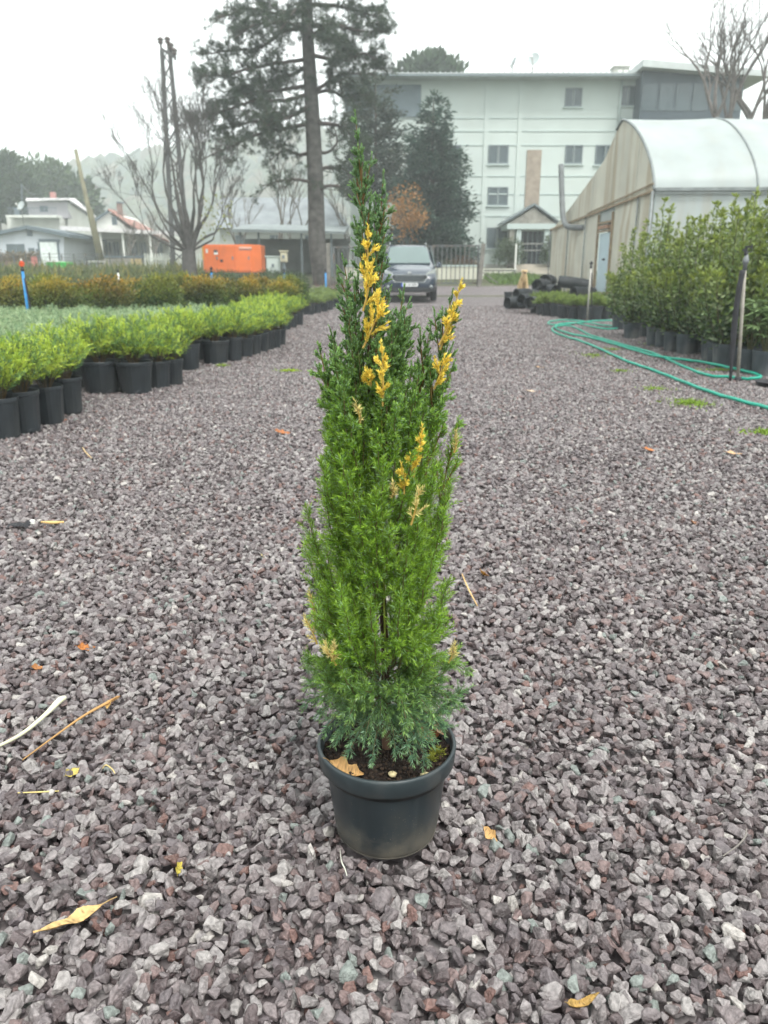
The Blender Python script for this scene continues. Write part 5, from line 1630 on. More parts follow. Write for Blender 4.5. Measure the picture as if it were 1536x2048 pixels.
for (label, px, Y, rad, hgt, cols, tip) in [('green shrub beside the porch of the white building', 1018, 43.2, 0.75, 1.75, [(0.07, 0.11, 0.05), (0.09, 0.13, 0.06)], (0.12, 0.16, 0.07)),
                                            ('narrow green climber right of the porch door', 1098, 43.2, 0.45, 2.0, [(0.06, 0.10, 0.045), (0.08, 0.12, 0.05)], (0.12, 0.15, 0.06)),
                                            ('rusty shrub above the low wall behind the gate', 925, 39.0, 0.8, 0.75, [(0.16, 0.10, 0.06), (0.11, 0.09, 0.05)], (0.22, 0.13, 0.08)),
                                            ('grey green shrub above the low wall beside the rusty one', 890, 39.0, 0.7, 0.65, [(0.08, 0.11, 0.06), (0.11, 0.13, 0.07)], (0.14, 0.16, 0.09))]:
    X = xpx(px, 530, Y)
    t = thing('garden_shrub', label, 'shrub', (X, Y, G(Y) - .02))
    cl0 = len(COL.objects)
    loc = t.location.copy(); t.location = (0, 0, 0)
    leafy_mound(t, 0.0, rad, hgt, cols, tip, 2600, 0.11, 0.05)
    t.location = loc
cl = Cloud(); n = 2600
P = np.stack([rng.uniform(xpx(975, 560, 36), xpx(1100, 560, 36), n), rng.uniform(33.5, 41, n), np.zeros(n)], 1)
P[:, 2] = np.interp(P[:, 1], _GY, _GZ) - .02
d = rdir(n); d[:, 2] = np.abs(d[:, 2]) + .5
cl.leaves(P, d, rng.uniform(.1, .28, n), 0.05, np.array([0.12, 0.20, 0.04]) * rng.uniform(.6, 1.2, (n, 1)))
tag(cl.build('grass', leafm, None, base=(8, 36, G(36))), 'rough grass between the heap of pots and the white building', 'grass', kind='stuff')

# ---------------------------------------------------------------- gate and fence
gatem = mat('gate_iron', (0.09, 0.10, 0.10), rough=0.6, var=0.25, scale=6, stain=((0.18, 0.11, 0.07), 0.5, 4, (1, 1, 1)))
def gate(label, xa, xb, Y, ytop, ybot, n):
    t = thing('metal_gate', label, 'gate', (xpx((xa + xb) / 2, 530, Y), Y, G(Y)))
    A, Bx, z1, z0 = xpx(xa, 530, Y), xpx(xb, 530, Y), zpx(ytop, Y), zpx(ybot, Y)
    z0 = max(z0, G(Y) + 0.03)
    fr = MB()
    for z in (z0 + .03, z1 - .03): fr.bar((A, Y, z), (Bx, Y, z), 0.06)
    for x in (A, Bx): fr.bar((x, Y, z0 - .06), (x, Y, z1), 0.07)
    fr.build('gate_frame', gatem, t)
    for i in range(1, n):
        x = A + (Bx - A) * i / n
        MB().bar((x, Y, z0 + .05), (x, Y, z1 - .05), 0.035).build('bar', gatem, t)
gate('iron bar gate leaf standing between the van and the leaning post', 866, 956, 33.0, 490, 568, 10)
gate('iron bar gate leaf standing between the big pine and the van', 668, 772, 33.0, 493, 566, 11)
gate('iron bar gate leaf standing right behind the van', 776, 862, 33.0, 491, 567, 9)
pw = mat('grey_wood', (0.17, 0.16, 0.14), rough=0.9, var=0.3, scale=5, bump=.4)
m = MB(); m.bar(at(958, 574, 32.7) - [0, 0, .1], at(967, 487, 32.7), 0.16); m.bar(at(966, 545, 32.75), at(995, 566, 32.0), 0.03)
tag(m.build('gate_post', pw, None, base=(at(958, 574, 32.7)[0], 32.7, G(32.7) - .05)), 'leaning grey wooden gate post at the end of the iron gate', 'post')
m = MB(); m.bar((at(668, 540, 33)[0] - .22, 33, G(33) - .1), (at(668, 540, 33)[0] - .22, 33, zpx(486, 33)), 0.14)
tag(m.build('gate_post', pw, None, base=(at(668, 540, 33)[0] - .22, 33, G(33) - .1)), 'dark gate post standing beside the trunk of the big pine', 'post')
rl = thing('pipe_railing', 'low pipe railing in front of the kerb wall by the porch', 'railing', (xpx(1000, 540, 40), 40, G(40)))
MB().bar((xpx(966, 541, 40), 40, zpx(541, 40)), (xpx(1032, 541, 40), 40, zpx(541, 40)), 0.06).build('rail', gatem, rl)
for x in (968, 998, 1030): MB().bar((xpx(x, 541, 40), 40, G(40) - .05), (xpx(x, 541, 40), 40, zpx(541, 40)), 0.06).build('post', gatem, rl)
m = MB().bar((xpx(1031, 520, 41), 41, G(41) - .05), (xpx(1031, 520, 41), 41, zpx(488, 41)), 0.08)
tag(m.build('white_post', whitem, None, base=(xpx(1031, 520, 41), 41, G(41) - .05)), 'thin pale post standing in front of the porch shrub', 'post')

# ---------------------------------------------------------------- van
YV = 25.2
vx = xpx(819, 560, YV)
VG = G(YV + 1) 
van = thing('van', 'dark navy blue passenger van parked on the drive before the gate', 'van', (vx, YV, VG))
navy = mat('navy_paint', (0.020, 0.032, 0.052), rough=0.22, var=0.08, scale=2, spec=0.6, coat=0.8)
vglass = mat('van_glass', (0.10, 0.145, 0.14), rough=0.06, var=0.05, scale=1, spec=0.8)
chrome = mat('chrome', (0.55, 0.57, 0.58), rough=0.25, var=0.05, metal=0.9)
# stations along the length: y from the nose, half width low, half width belt, half width top, z of belt, z top
ST = [(0.00, 0.62, 0.66, 0.50, 0.62, 0.74), (0.07, 0.74, 0.79, 0.60, 0.68, 0.84), (0.25, 0.82, 0.86, 0.68, 0.76, 0.95), (0.60, 0.855, 0.88, 0.74, 0.86, 1.05), (0.95, 0.86, 0.885, 0.76, 0.95, 1.12),
      (1.30, 0.86, 0.885, 0.70, 0.97, 1.38), (1.65, 0.86, 0.885, 0.655, 0.98, 1.66), (1.85, 0.86, 0.885, 0.65, 0.98, 1.745), (2.4, 0.86, 0.885, 0.65, 0.98, 1.79), (3.4, 0.86, 0.885, 0.645, 0.98, 1.78), (3.95, 0.84, 0.87, 0.63, 0.98, 1.74), (4.12, 0.80, 0.83, 0.59, 0.95, 1.62)]
def section(s):
    y, wl0, wb, wt, zb_, zt_ = s
    z0 = 0.30 if y < 0.3 else 0.26
    h = [(0.0, z0), (wl0 * 0.9, z0), (wl0, z0 + 0.06), (wb, z0 + (zb_ - z0) * 0.5), (wb, zb_), (wb - (wb - wt) * 0.35, zb_ + (zt_ - zb_) * 0.45), (wt, zt_ - 0.07), (wt * 0.9, zt_ - 0.015), (wt * 0.5, zt_), (0.0, zt_ + 0.004)]
    pts = h + [(-x, z) for (x, z) in h[-2:0:-1]]
    return [np.array([vx + x, YV + y, VG + z]) for (x, z) in pts]
v, f = [], []
for s in ST: v += section(s)
n_ = len(section(ST[0]))
for j in range(len(ST) - 1):
    for i in range(n_): f.append((j * n_ + i, j * n_ + (i + 1) % n_, (j + 1) * n_ + (i + 1) % n_, (j + 1) * n_ + i))
f.append(tuple(reversed(range(n_)))); f.append(tuple((len(ST) - 1) * n_ + i for i in range(n_)))
body = MB().add(v, f).build('body', navy, van, smooth=True)
V = lambda x, y, z: np.array([vx + x, YV + y, VG + z])
def patch(name, pts, m, off=0.012, parent=None):
    P = [np.array(q) for q in pts]
    nrm = unit(np.cross(P[1] - P[0], P[2] - P[1]))
    if nrm[1] > 0: nrm = -nrm
    return MB().prism([q + nrm * off for q in P], -nrm * (off + .02)).build(name, m, parent or van, smooth=False)
patch('windscreen', [V(-.70, .98, 1.15), V(.70, .98, 1.15), V(.66, 1.30, 1.40), V(.60, 1.64, 1.635), V(.48, 1.70, 1.675), V(-.48, 1.70, 1.675), V(-.60, 1.64, 1.635), V(-.66, 1.30, 1.40)], vglass, 0.03)
for s in (-1, 1):
    MB().prism([V(s * .845, 1.15, 1.10), V(s * .845, 2.2, 1.10), V(s * .76, 2.2, 1.58), V(s * .76, 1.75, 1.58)], (s * .02, 0, 0)).build('side_window', vglass, van)
    MB().prism([V(s * .845, 2.3, 1.10), V(s * .845, 3.8, 1.10), V(s * .76, 3.7, 1.58), V(s * .76, 2.3, 1.58)], (s * .02, 0, 0)).build('side_window', vglass, van)
    patch('headlight', [V(s * .48, .05, .78), V(s * .80, .30, .86), V(s * .83, .36, .99), V(s * .74, .28, .97), V(s * .55, .12, .87)], mat('headlight', (0.32, 0.35, 0.34), rough=0.15, spec=0.7), 0.03)
    mr_ = MB().box(vx + s * .90 - .0, vx + s * 1.07, YV + 1.13, YV + 1.24, VG + 1.02, VG + 1.20)
    mo = mr_.build('mirror', navy, van, bevel=0.03)
    MB().bar(V(s * .85, 1.2, 1.06), V(s * .93, 1.18, 1.08), 0.06).build('mirror_arm', blackm, mo)
    MB().bar(V(s * .60, 1.9, 1.80), V(s * .60, 3.7, 1.83), 0.045).build('roof_rail', chrome, van)
    MB().lathe([(0.01, 0), (0.045, 0), (0.05, 0.02), (0.03, .03)], 14, (0, 0, 0)).v
    fg = MB(); fg.tube([V(s * .68, -.005, .44), V(s * .68, .1, .44)], 0.06, 12); fg.build('fog_light', mat('fog_lens', (0.2, 0.22, 0.22), rough=.2), van, smooth=True)
    for yy in (0.75, 3.3):
        w = MB(); w.tube([V(s * .70, yy, .31), V(s * .71, yy, .31), V(s * .885, yy, .31), V(s * .895, yy, .31)], [0.27, 0.31, 0.31, 0.28], 24)
        wo = w.build('wheel', blackm, van, smooth=True)
        r_ = MB(); r_.tube([V(s * .88, yy, .31), V(s * .90, yy, .31)], [0.21, 0.19], 16); r_.build('rim', chrome, wo)
hexa = [(-.50, .80), (.50, .80), (.56, .74), (.44, .60), (-.44, .60), (-.56, .74)]
MB().prism([V(x * 1.06, -.014, .70 + (z - .70) * 1.18) for x, z in hexa], (0, .08, 0)).build('grille_surround', chrome, van)
gr = MB().prism([V(x, -.028, z) for x, z in hexa], (0, .02, 0)).build('grille', mat('grille_black', (0.02, 0.022, 0.025), rough=.5), van)
for i in range(4): MB().box(vx - .47, vx + .47, YV - .04, YV - .029, VG + .63 + i * .045, VG + .642 + i * .045).build('grille_bar', framem, gr)
MB().prism([V(-.80, .06, .30), V(-.62, -.03, .30), V(.62, -.03, .30), V(.80, .06, .30), V(.80, .06, .50), V(.62, -.03, .50), V(-.62, -.03, .50), V(-.80, .06, .50)][0:4] + [], (0, 0, .12)).build('lower_bumper', mat('bumper_black', (0.025, 0.027, 0.03), rough=.6), van)
MB().lathe([(0.002, 0), (0.075, 0)], 16).v
eb = MB().prism([V(.07 * math.cos(a), -.0, .87 + .032 * math.sin(a)) for a in np.linspace(0, 6.28, 15)[:-1]], (0, .12, 0)).build('badge', chrome, van)
pl = MB().box(vx - .26, vx + .26, YV - .055, YV - .03, VG + .45, VG + .56).build('number_plate', mat('plate_white', (0.70, 0.72, 0.72), rough=.4), van)
MB().box(vx - .26, vx - .215, YV - .060, YV - .056, VG + .452, VG + .558).build('plate_band', mat('plate_blue', (0.02, 0.08, 0.40), rough=.4), pl)
for i, x in enumerate((-.17, -.115, -.04, .015, .09, .145, .20)):
    c = MB(); c.box(vx + x - .016, vx + x - .006, YV - .060, YV - .056, VG + .47, VG + .54).box(vx + x + .006, vx + x + .016, YV - .060, YV - .056, VG + .47, VG + .54)
    c.box(vx + x - .006, vx + x + .006, YV - .060, YV - .056, VG + (.50 if i % 2 else .53), VG + (.51 if i % 2 else .54))
    c.build('plate_character', mat('plate_ink', (0.03, 0.03, 0.03), rough=.5), pl)
MB().bar(V(0, 2.2, 1.79), V(0, 2.6, 1.99), 0.02).build('aerial', blackm, van)

# ---------------------------------------------------------------- dog
def skin_body(name, J, E, mtl, parent):
    me = bpy.data.meshes.new(name)
    off = wloc(parent)
    me.from_pydata([tuple(np.array(j[0]) - off) for j in J], E, [])
    o = bpy.data.objects.new(name, me); link(o); o.parent = parent
    o.modifiers.new('skin', 'SKIN')
    sv_ = me.skin_vertices[0].data
    for i, j in enumerate(J): sv_[i].radius = (j[1], j[1])
    sv_[0].use_root = True
    sb = o.modifiers.new('sub', 'SUBSURF'); sb.levels = 2; sb.render_levels = 2
    me.materials.append(mtl)
    return o
YD = 30.0
dg = at(1046, 577, YD); dg[2] = G(YD)
dog = thing('dog', 'tan dog with dark muzzle sitting beside the heap of black pots, facing the drive', 'dog', dg)
furm = mat('tan_fur', (0.46, 0.32, 0.16), rough=0.9, var=0.25, scale=9, stain=((0.62, 0.54, 0.40), 0.6, 3, (1, 1, 1)))
D = lambda x, y, z: (dg[0] + x * 1.1, dg[1] + y * 1.1, dg[2] + z * 1.12)
J = [(D(0, .06, .20), .17), (D(0, .0, .36), .155), (D(0, -.07, .49), .13), (D(0, -.10, .60), .10), (D(0, -.13, .69), .10), (D(0, -.21, .66), .045), (D(0, -.265, .65), .034),
     (D(-.085, -.10, .40), .06), (D(-.09, -.13, .22), .036), (D(-.09, -.14, .06), .03), (D(-.09, -.19, .03), .034),
     (D(.085, -.10, .40), .06), (D(.09, -.13, .22), .036), (D(.09, -.14, .06), .03), (D(.09, -.19, .03), .034),
     (D(-.13, .05, .16), .10), (D(-.14, -.05, .11), .06), (D(-.14, .06, .04), .035), (D(-.14, -.12, .03), .034),
     (D(.13, .05, .16), .10), (D(.14, -.05, .11), .06), (D(.14, .06, .04), .035), (D(.14, -.12, .03), .034),
     (D(0, .24, .10), .035), (D(.05, .40, .05), .025), (D(.12, .50, .04), .018)]
E = [(0, 1), (1, 2), (2, 3), (3, 4), (4, 5), (5, 6), (2, 7), (7, 8), (8, 9), (9, 10), (2, 11), (11, 12), (12, 13), (13, 14), (0, 15), (15, 16), (16, 17), (17, 18), (0, 19), (19, 20), (20, 21), (21, 22), (0, 23), (23, 24), (24, 25)]
skin_body('body', J, E, furm, dog)
dkf = mat('dark_fur', (0.05, 0.035, 0.028), rough=0.8, var=.2, scale=10)
for s in (-1, 1):
    MB().prism([D(s * .045, -.13, .745), D(s * .095, -.12, .735), D(s * .115, -.15, .665), D(s * .085, -.17, .66)], (0, .02, 0)).build('ear', furm, dog, bevel=.006)
    m = MB(); m.lathe([(.001, -.012), (.011, -.006), (.012, .004), (.001, .012)], 8, D(s * .036, -.205, .70)); m.build('eye', blackm, dog, smooth=True)
v_, f_ = blob(4, 10, 7); np_mesh('muzzle', v_ * [.038, .04, .034] + np.array(D(0, -.275, .645)), f_, dkf, dog, None, True)

# ---------------------------------------------------------------- generator, cabinets, pavilion
YGn = 33.0
gz = zpx(545, YGn)
gen = thing('generator', 'bright orange generator box standing by the bare tree', 'generator', (xpx(462, 545, YGn), YGn, G(YGn)))
orange = mat('orange_paint', (0.72, 0.17, 0.045), rough=0.45, var=0.08, scale=2, stain=((0.50, 0.14, 0.06), 0.3, 3, (1, 1, .4)))
gx0, gx1, gx2 = xpx(406, 517, YGn), xpx(503, 517, YGn), xpx(519, 517, YGn)
gt = zpx(489, YGn)
MB().prism([(gx0, YGn, gz), (gx1, YGn, gz), (gx2, YGn + .5, gz), (gx2, YGn + 1.6, gz), (gx0, YGn + 1.6, gz)], (0, 0, gt - gz)).build('housing', orange, gen, bevel=.02)
for i, (a, b) in enumerate([(.02, .325), (.34, .645), (.66, .98)]):
    pa = MB().box(gx0 + (gx1 - gx0) * a, gx0 + (gx1 - gx0) * b, YGn - .022, YGn + .02, gz + .08, gt - .06).build('door_panel', orange, gen, bevel=.008)
    MB().box(gx0 + (gx1 - gx0) * (b - .045), gx0 + (gx1 - gx0) * (b - .02), YGn - .05, YGn - .024, gz + .5, gz + .62).build('latch', framem, pa)
for (x, y, w, h, mm_) in [(412, 498, 4, 8, whitem), (428, 500, 7, 5, glassm), (428, 505, 8, 4, whitem), (441, 519, 5, 5, blackm)]:
    pbox(MB(), x, y, x + w, y + h, YGn, .04, .03).build('panel_fitting', mm_, gen)
pbox(MB(), 404.5, 489, 407.5, 520, YGn, .03, .03).build('edge_strip', mat('amber_strip', (0.55, 0.32, 0.05), rough=.5), gen)
# faded white lettering along the top: too small in the photograph to read, only its strokes show
for i in range(9):
    x = 478 + i * 2.9
    pbox(MB(), x, 493.6, x + 1.9, 496.8, YGn, .03, .012).build('lettering', mat('faded_lettering', (0.75, 0.60, 0.50), rough=.6), gen)
MB().box(xpx(478, 498, YGn), xpx(504, 498, YGn), YGn - .04, YGn - .02, zpx(499.6, YGn), zpx(498.2, YGn)).build('vent_slot', framem, gen)
MB().box(gx0 + .1, gx2 - .1, YGn + .1, YGn + 1.5, G(YGn) - .1, gz - .003).build('plinth', mat('concrete', (0.32, 0.31, 0.29), rough=.9, var=.2, scale=3), gen)

def cabinet(name, label, x0, y0, x1, y1, Y, m, legs=False, cat='cabinet'):
    X0, X1, Z0, Z1 = xpx(x0, y0, Y), xpx(x1, y0, Y), zpx(y1, Y), zpx(y0, Y)
    t = thing(name, label, cat, ((X0 + X1) / 2, Y, G(Y)))
    MB().box(X0, X1, Y, Y + .35, Z0, Z1).build('case', m, t, bevel=.015)
    MB().box(X0 + .04, X1 - .04, Y - .018, Y + .002, Z0 + .05, Z1 - .05).build('door', m, t, bevel=.006)
    MB().box((X0 + X1) / 2 - .05, (X0 + X1) / 2 + .05, Y - .05, Y - .02, (Z0 + Z1) / 2 - .06, (Z0 + Z1) / 2 + .06).build('lock_plate', framem, t)
    MB().box(X0 - .04, X1 + .04, Y - .05, Y + .4, Z1 + .002, Z1 + .04).build('lid', m, t)
    if legs: MB().box((X0 + X1) / 2 - .05, (X0 + X1) / 2 + .05, Y + .1, Y + .2, G(Y) - .1, Z0 + .002).build('post', framem, t)
    else: MB().box(X0 + .03, X1 - .03, Y + .03, Y + .3, G(Y) - .1, Z0 - .002).build('plinth', mat('concrete', (0, 0, 0)), t)
greyp = mat('pale_grey_paint', (0.46, 0.52, 0.48), rough=.5, var=.08, scale=3)
beige = mat('beige_paint', (0.50, 0.46, 0.33), rough=.55, var=.1, scale=4)
cabinet('electric_cabinet', 'pale grey electric cabinet standing right of the orange generator', 532, 514, 558, 548, 32.0, greyp)
cabinet('meter_box', 'beige meter box on a post beside the pale electric cabinet', 560, 503, 573, 524, 31.5, beige, True)
# open pavilion behind the generator
YPv = 40.0
pv = thing('pavilion', 'open shed with a dark flat roof behind the orange generator', 'shed', (xpx(565, 500, YPv), YPv, G(YPv)))
shedm = mat('shed_roof', (0.22, 0.25, 0.25), rough=.8, var=.2, scale=1.5)
MB().prism([at(462, 464, YPv), at(690, 468, YPv), at(690, 463, YPv), at(462, 458, YPv)], (0, 4.5, .5)).build('roof', shedm, pv)
for x in (478, 514, 600, 660): MB().box(xpx(x, 500, YPv), xpx(x, 500, YPv) + .1, YPv + .3, YPv + .4, G(YPv) - .1, zpx(463, YPv)).build('post', framem, pv)
MB().box(xpx(462, 500, YPv), xpx(690, 500, YPv), YPv + 4, YPv + 4.2, G(YPv) - .1, zpx(470, YPv)).build('back_wall', mat('shed_wall', (0.16, 0.17, 0.16), rough=.9, var=.3, scale=1), pv)
# grey roofed house behind it
YH4 = 58.0
h4 = thing('grey_roofed_house', 'house with a broad grey roof behind the open shed', 'house', (xpx(530, 480, YH4), YH4, G(YH4)))
MB().box(xpx(440, 480, YH4), xpx(690, 480, YH4), YH4, YH4 + 7, G(YH4) - .2, zpx(452, YH4)).build('wall', mat('dull_wall', (0.40, 0.42, 0.39), rough=.9, var=.12, scale=.6), h4)
MB().prism([at(428, 456, YH4 - .5), at(700, 456, YH4 - .5), at(650, 398, YH4 + 3.5), at(440, 398, YH4 + 3.5)], (0, .2, .12)).build('roof', mat('grey_roof', (0.20, 0.22, 0.23), rough=.85, var=.2, scale=1.2), h4)
MB().prism([at(440, 398, YH4 + 3.5), at(650, 398, YH4 + 3.5), at(690, 440, YH4 + 7.5), at(440, 440, YH4 + 7.5)], (0, .2, .12)).build('roof', mat('grey_roof', (0, 0, 0)), h4)
for x in (470, 540, 610): window(h4, x, 470, x + 22, 492, YH4)

# ---------------------------------------------------------------- houses on the left
YH = 60.0
ha = thing('grey_bungalow', 'light grey bungalow with dark gabled roof behind the wispy bushes', 'house', (xpx(60, 520, YH), YH, G(YH)))
siding = mat('grey_siding', (0.46, 0.50, 0.54), rough=.8, var=.06, scale=1)
trim = mat('dark_trim', (0.10, 0.13, 0.15), rough=.7, var=.15, scale=2)
A = [at(-70, 545, YH), at(128, 545, YH), at(128, 466, YH), at(53, 452, YH), at(-70, 476, YH)]
for q in A[:2]: q[2] = G(YH) - .2
MB().prism(A, (0, 8, 0)).build('wall', siding, ha)
MB().prism([at(53, 451, YH - .4) + [0, 0, .02], at(140, 468, YH - .4), at(140, 475, YH - .4), at(53, 458, YH - .4) + [0, 0, 0]], (0, 9, 0)).build('roof', trim, ha)
MB().prism([at(52.6, 451, YH - .4) + [0, 0, .02], at(-80, 477, YH - .4), at(-80, 484, YH - .4), at(52.6, 458, YH - .4)], (0, 9, 0)).build('roof', trim, ha)
for i in range(16):
    z = G(YH) + .1 + i * .17
    MB().box(A[0][0] + .02, A[1][0] - .02, YH - .022, YH + .01, z, z + .155).build('siding_board', siding, ha) if z < zpx(478, YH) else None
window(ha, 14, 488, 50, 508, YH, 0.03, trim, 2)
dd = pbox(MB(), 82, 484, 116, 530, YH, .06, .1).build('door', mat('pale_door', (0.62, 0.68, 0.66), rough=.6), ha)
for (x0, y0, x1, y1) in [(78, 478, 120, 484), (78, 484.3, 82, 532), (116, 484.3, 120, 532)]: pbox(MB(), x0, y0, x1, y1, YH, .08, .1).build('door_frame', trim, dd)
pbox(MB(), 54, 455, 64, 472, YH, .07, .1).build('gable_vent', trim, ha)
pbox(MB(), 58, 496, 69, 504, YH, .12, .14).build('wall_unit', trim, ha)
pbox(MB(), 73, 498, 81, 504, YH, .12, .14).build('wall_unit', trim, ha)
dish('white satellite dish on the roof ridge of the grey bungalow', 41, 411, YH - .2, 0.34, -0.5, zpx(452, YH), tilt=.5)

YH2 = 72.0
hb = thing('two_storey_house', 'two storey pale house with flat roof and balcony behind the grey bungalow', 'house', (xpx(110, 480, YH2), YH2, G(YH2)))
off = mat('off_white_render', (0.55, 0.56, 0.52), rough=.9, var=.1, scale=.6, stain=((0.42, 0.42, 0.38), .5, .6, (1, 1, .4)))
lilac = mat('grey_lilac_wall', (0.34, 0.33, 0.35), rough=.9, var=.08, scale=.6)  # grey lilac tone, darker than the off white render
pbox(MB(), 20, 436, 124, 545, YH2, 0, 7).build('ground_floor', off, hb)
pbox(MB(), 56, 404, 136, 436, YH2 + 1.2, 0, 6).build('upper_floor', lilac, hb)
MB().prism([at(136, 404, YH2 + 1.2), at(136, 545, YH2 + 1.2) * [1, 1, 0] + [0, 0, G(YH2)], at(188, 545, YH2 + 6) * [1, 1, 0] + [0, 0, G(YH2)], at(188, 440, YH2 + 6)], (-.3, 1.2, 0)).build('side_wall', off, hb)
MB().prism([at(52, 403, YH2 + .6), at(137, 400, YH2 + .6), at(192, 436, YH2 + 6), at(150, 400, YH2 + 8), at(52, 400, YH2 + 8)], (0, 0, .16)).build('roof', mat('pale_slab', (0.60, 0.58, 0.58), rough=.8), hb)
bal = pbox(MB(), 24, 432, 124, 437, YH2, 1.2, 1.3).build('balcony', off, hb)
for i in range(24):
    x = 28 + i * 4.1
    pbox(MB(), x, 418, x + .7, 431.8, YH2, 1.15, .04).build('baluster', trim, bal)
pbox(MB(), 26, 417, 124, 418.2, YH2, 1.17, .06).build('handrail', trim, bal)
window(hb, 80, 412, 96, 424, YH2 + 1.2, 0.0, trim)
pbox(MB(), 28, 416, 38, 432, YH2 + .6, 0, .2).build('balcony_door', trim, hb)
pbox(MB(), 100, 384, 108, 396, YH2 + 3, 0, .5).build('water_tank', mat('tank_red', (0.36, 0.17, 0.15), rough=.6), hb)
m = MB().tube([at(44, 412, YH2 + .8), at(43, 368, YH2 + .8)], .05, 6)
tag(m.build('roof_mast', trim, None, base=at(44, 412, YH2 + .8)), 'thin dark mast standing on the balcony of the two storey house', 'mast')

YH3 = 66.0
hc = thing('red_roofed_house', 'low house with red tiled roof and veranda left of the bare tree', 'house', (xpx(260, 500, YH3), YH3, G(YH3)))
A = [at(192, 470, YH3), at(262, 470, YH3), at(215, 425, YH3)]
MB().prism([at(192, 478, YH3), at(255, 478, YH3), at(262, 462, YH3), at(216, 424, YH3), at(194, 440, YH3)], (0, 8, 0)).build('gable_wall', off, hc)
redt = mat('red_tiles', (0.30, 0.16, 0.13), rough=.85, var=.3, scale=3)
MB().prism([at(216, 420, YH3 - .4), at(262, 452, YH3 - .4), at(345, 490, YH3 - .4), at(345, 482, YH3 + 6), at(232, 424, YH3 + 6)], (0, 0, .12)).build('roof', redt, hc)
MB().prism([at(215, 420, YH3 - .45), at(186, 440, YH3 - .45), at(186, 443.5, YH3 - .45), at(215, 424, YH3 - .45)], (0, .5, 0)).build('roof_edge', trim, hc)
pbox(MB(), 186, 470, 345, 540, YH3 + 1.5, 0, 5).build('wall', off, hc)
MB().prism([at(120, 460, YH3 - 2.5), at(345, 470, YH3 - 2.5), at(345, 463, YH3 - 2.5), at(120, 452, YH3 - 2.5)], (0, 3.5, .15)).build('veranda_roof', mat('pale_slab', (0, 0, 0)), hc)
for x in (134, 202, 246, 300, 340): pbox(MB(), x, 463, x + 3.2, 540, YH3 - 2.2, 0, .15).build('veranda_post', whitem, hc)
for x in (210, 226, 262, 280, 312): window(hc, x, 484, x + 13, 512, YH3 + 1.5)
window(hc, 224, 433, 234, 450, YH3, 0, trim, 1)
pbox(MB(), 140, 470, 186, 540, YH3 + 2, 0, .2).build('dark_shed_wall', lilac, hc)
chn = pbox(MB(), 234, 406, 242, 436, YH3 + 2.5, 0, .5).build('chimney', mat('chimney_brick', (0.22, 0.15, 0.13), rough=.9, var=.2, scale=4), hc)
pbox(MB(), 233, 403.5, 243, 406, YH3 + 2.4, 0, .7).build('chimney_cap', trim, chn)

# walls, fence, green bin and grey car before the houses
sw = thing('stone_wall', 'low rough stone wall below the veranda of the red roofed house', 'wall', (xpx(255, 530, 52), 52, G(52)))
pbox(MB(), 206, 516, 285, 560, 52, 0, .4).build('wall', mat('rough_stone', (0.27, 0.25, 0.22), rough=.95, var=.35, scale=1.6, bump=.6), sw)
pbox(MB(), 204, 512, 287, 515.7, 52, .05, .5).build('coping', trim, sw)
pbox(MB(), 262, 518, 282, 530, 52, .03, .03).build('ochre_patch', mat('ochre_render', (0.40, 0.31, 0.16), rough=.9, var=.2, scale=2), sw)
bw = thing('brown_wall', 'low brown brick wall with overgrown top in front of the grey bungalow', 'wall', (xpx(20, 530, 54), 54, G(54)))
pbox(MB(), -60, 512, 76, 560, 54, 0, .3).build('wall', mat('brown_brick', (0.26, 0.16, 0.12), rough=.9, var=.3, scale=1.5), bw)
cl = Cloud(); n = 1500
P = np.stack([rng.uniform(xpx(-60, 510, 53.9), xpx(76, 510, 53.9), n), 53.9 + rng.normal(0, .15, n), zpx(513, 54) + rng.normal(0, .14, n)], 1)
cl.leaves(P, rdir(n) + [0, 0, .3], .16, .07, np.array([0.17, 0.13, 0.07]) * rng.uniform(.6, 1.3, (n, 1)))
cl.build('creeper', leafm, bw)
pbox(MB(), 63, 513, 76, 535, 53.6, .0, .1).build('red_panel', mat('red_panel', (0.42, 0.14, 0.12), rough=.7), bw)
fe = thing('wire_fence', 'grey wire fence with thin posts in front of the houses', 'fence', (xpx(120, 530, 45), 45, G(45)))
for x in range(-20, 345, 24): MB().bar((xpx(x, 520, 45), 45, G(45) - .2), (xpx(x, 520, 45), 45, zpx(505 + (x % 5), 45)), .06).build('post', gatem, fe)
for y in (507, 514, 521, 528): MB().bar(at(-24, y, 45.05), at(345, y + 2, 45.05), .02).build('wire', gatem, fe)
pf = thing('picket_fence', 'pale picket fence behind the bare tree', 'fence', (xpx(345, 530, 43), 43, G(43)))
for i in range(22):
    x = 290 + i * 5.2
    pbox(MB(), x, 506 + (i % 3), x + 2.2, 552, 43, 0, .04).build('picket', mat('pale_picket', (0.55, 0.58, 0.52), rough=.8, var=.15, scale=3), pf)
pbox(MB(), 288, 516, 404, 518.5, 43, -.045, .04).build('rail', mat('pale_picket', (0, 0, 0)), pf)

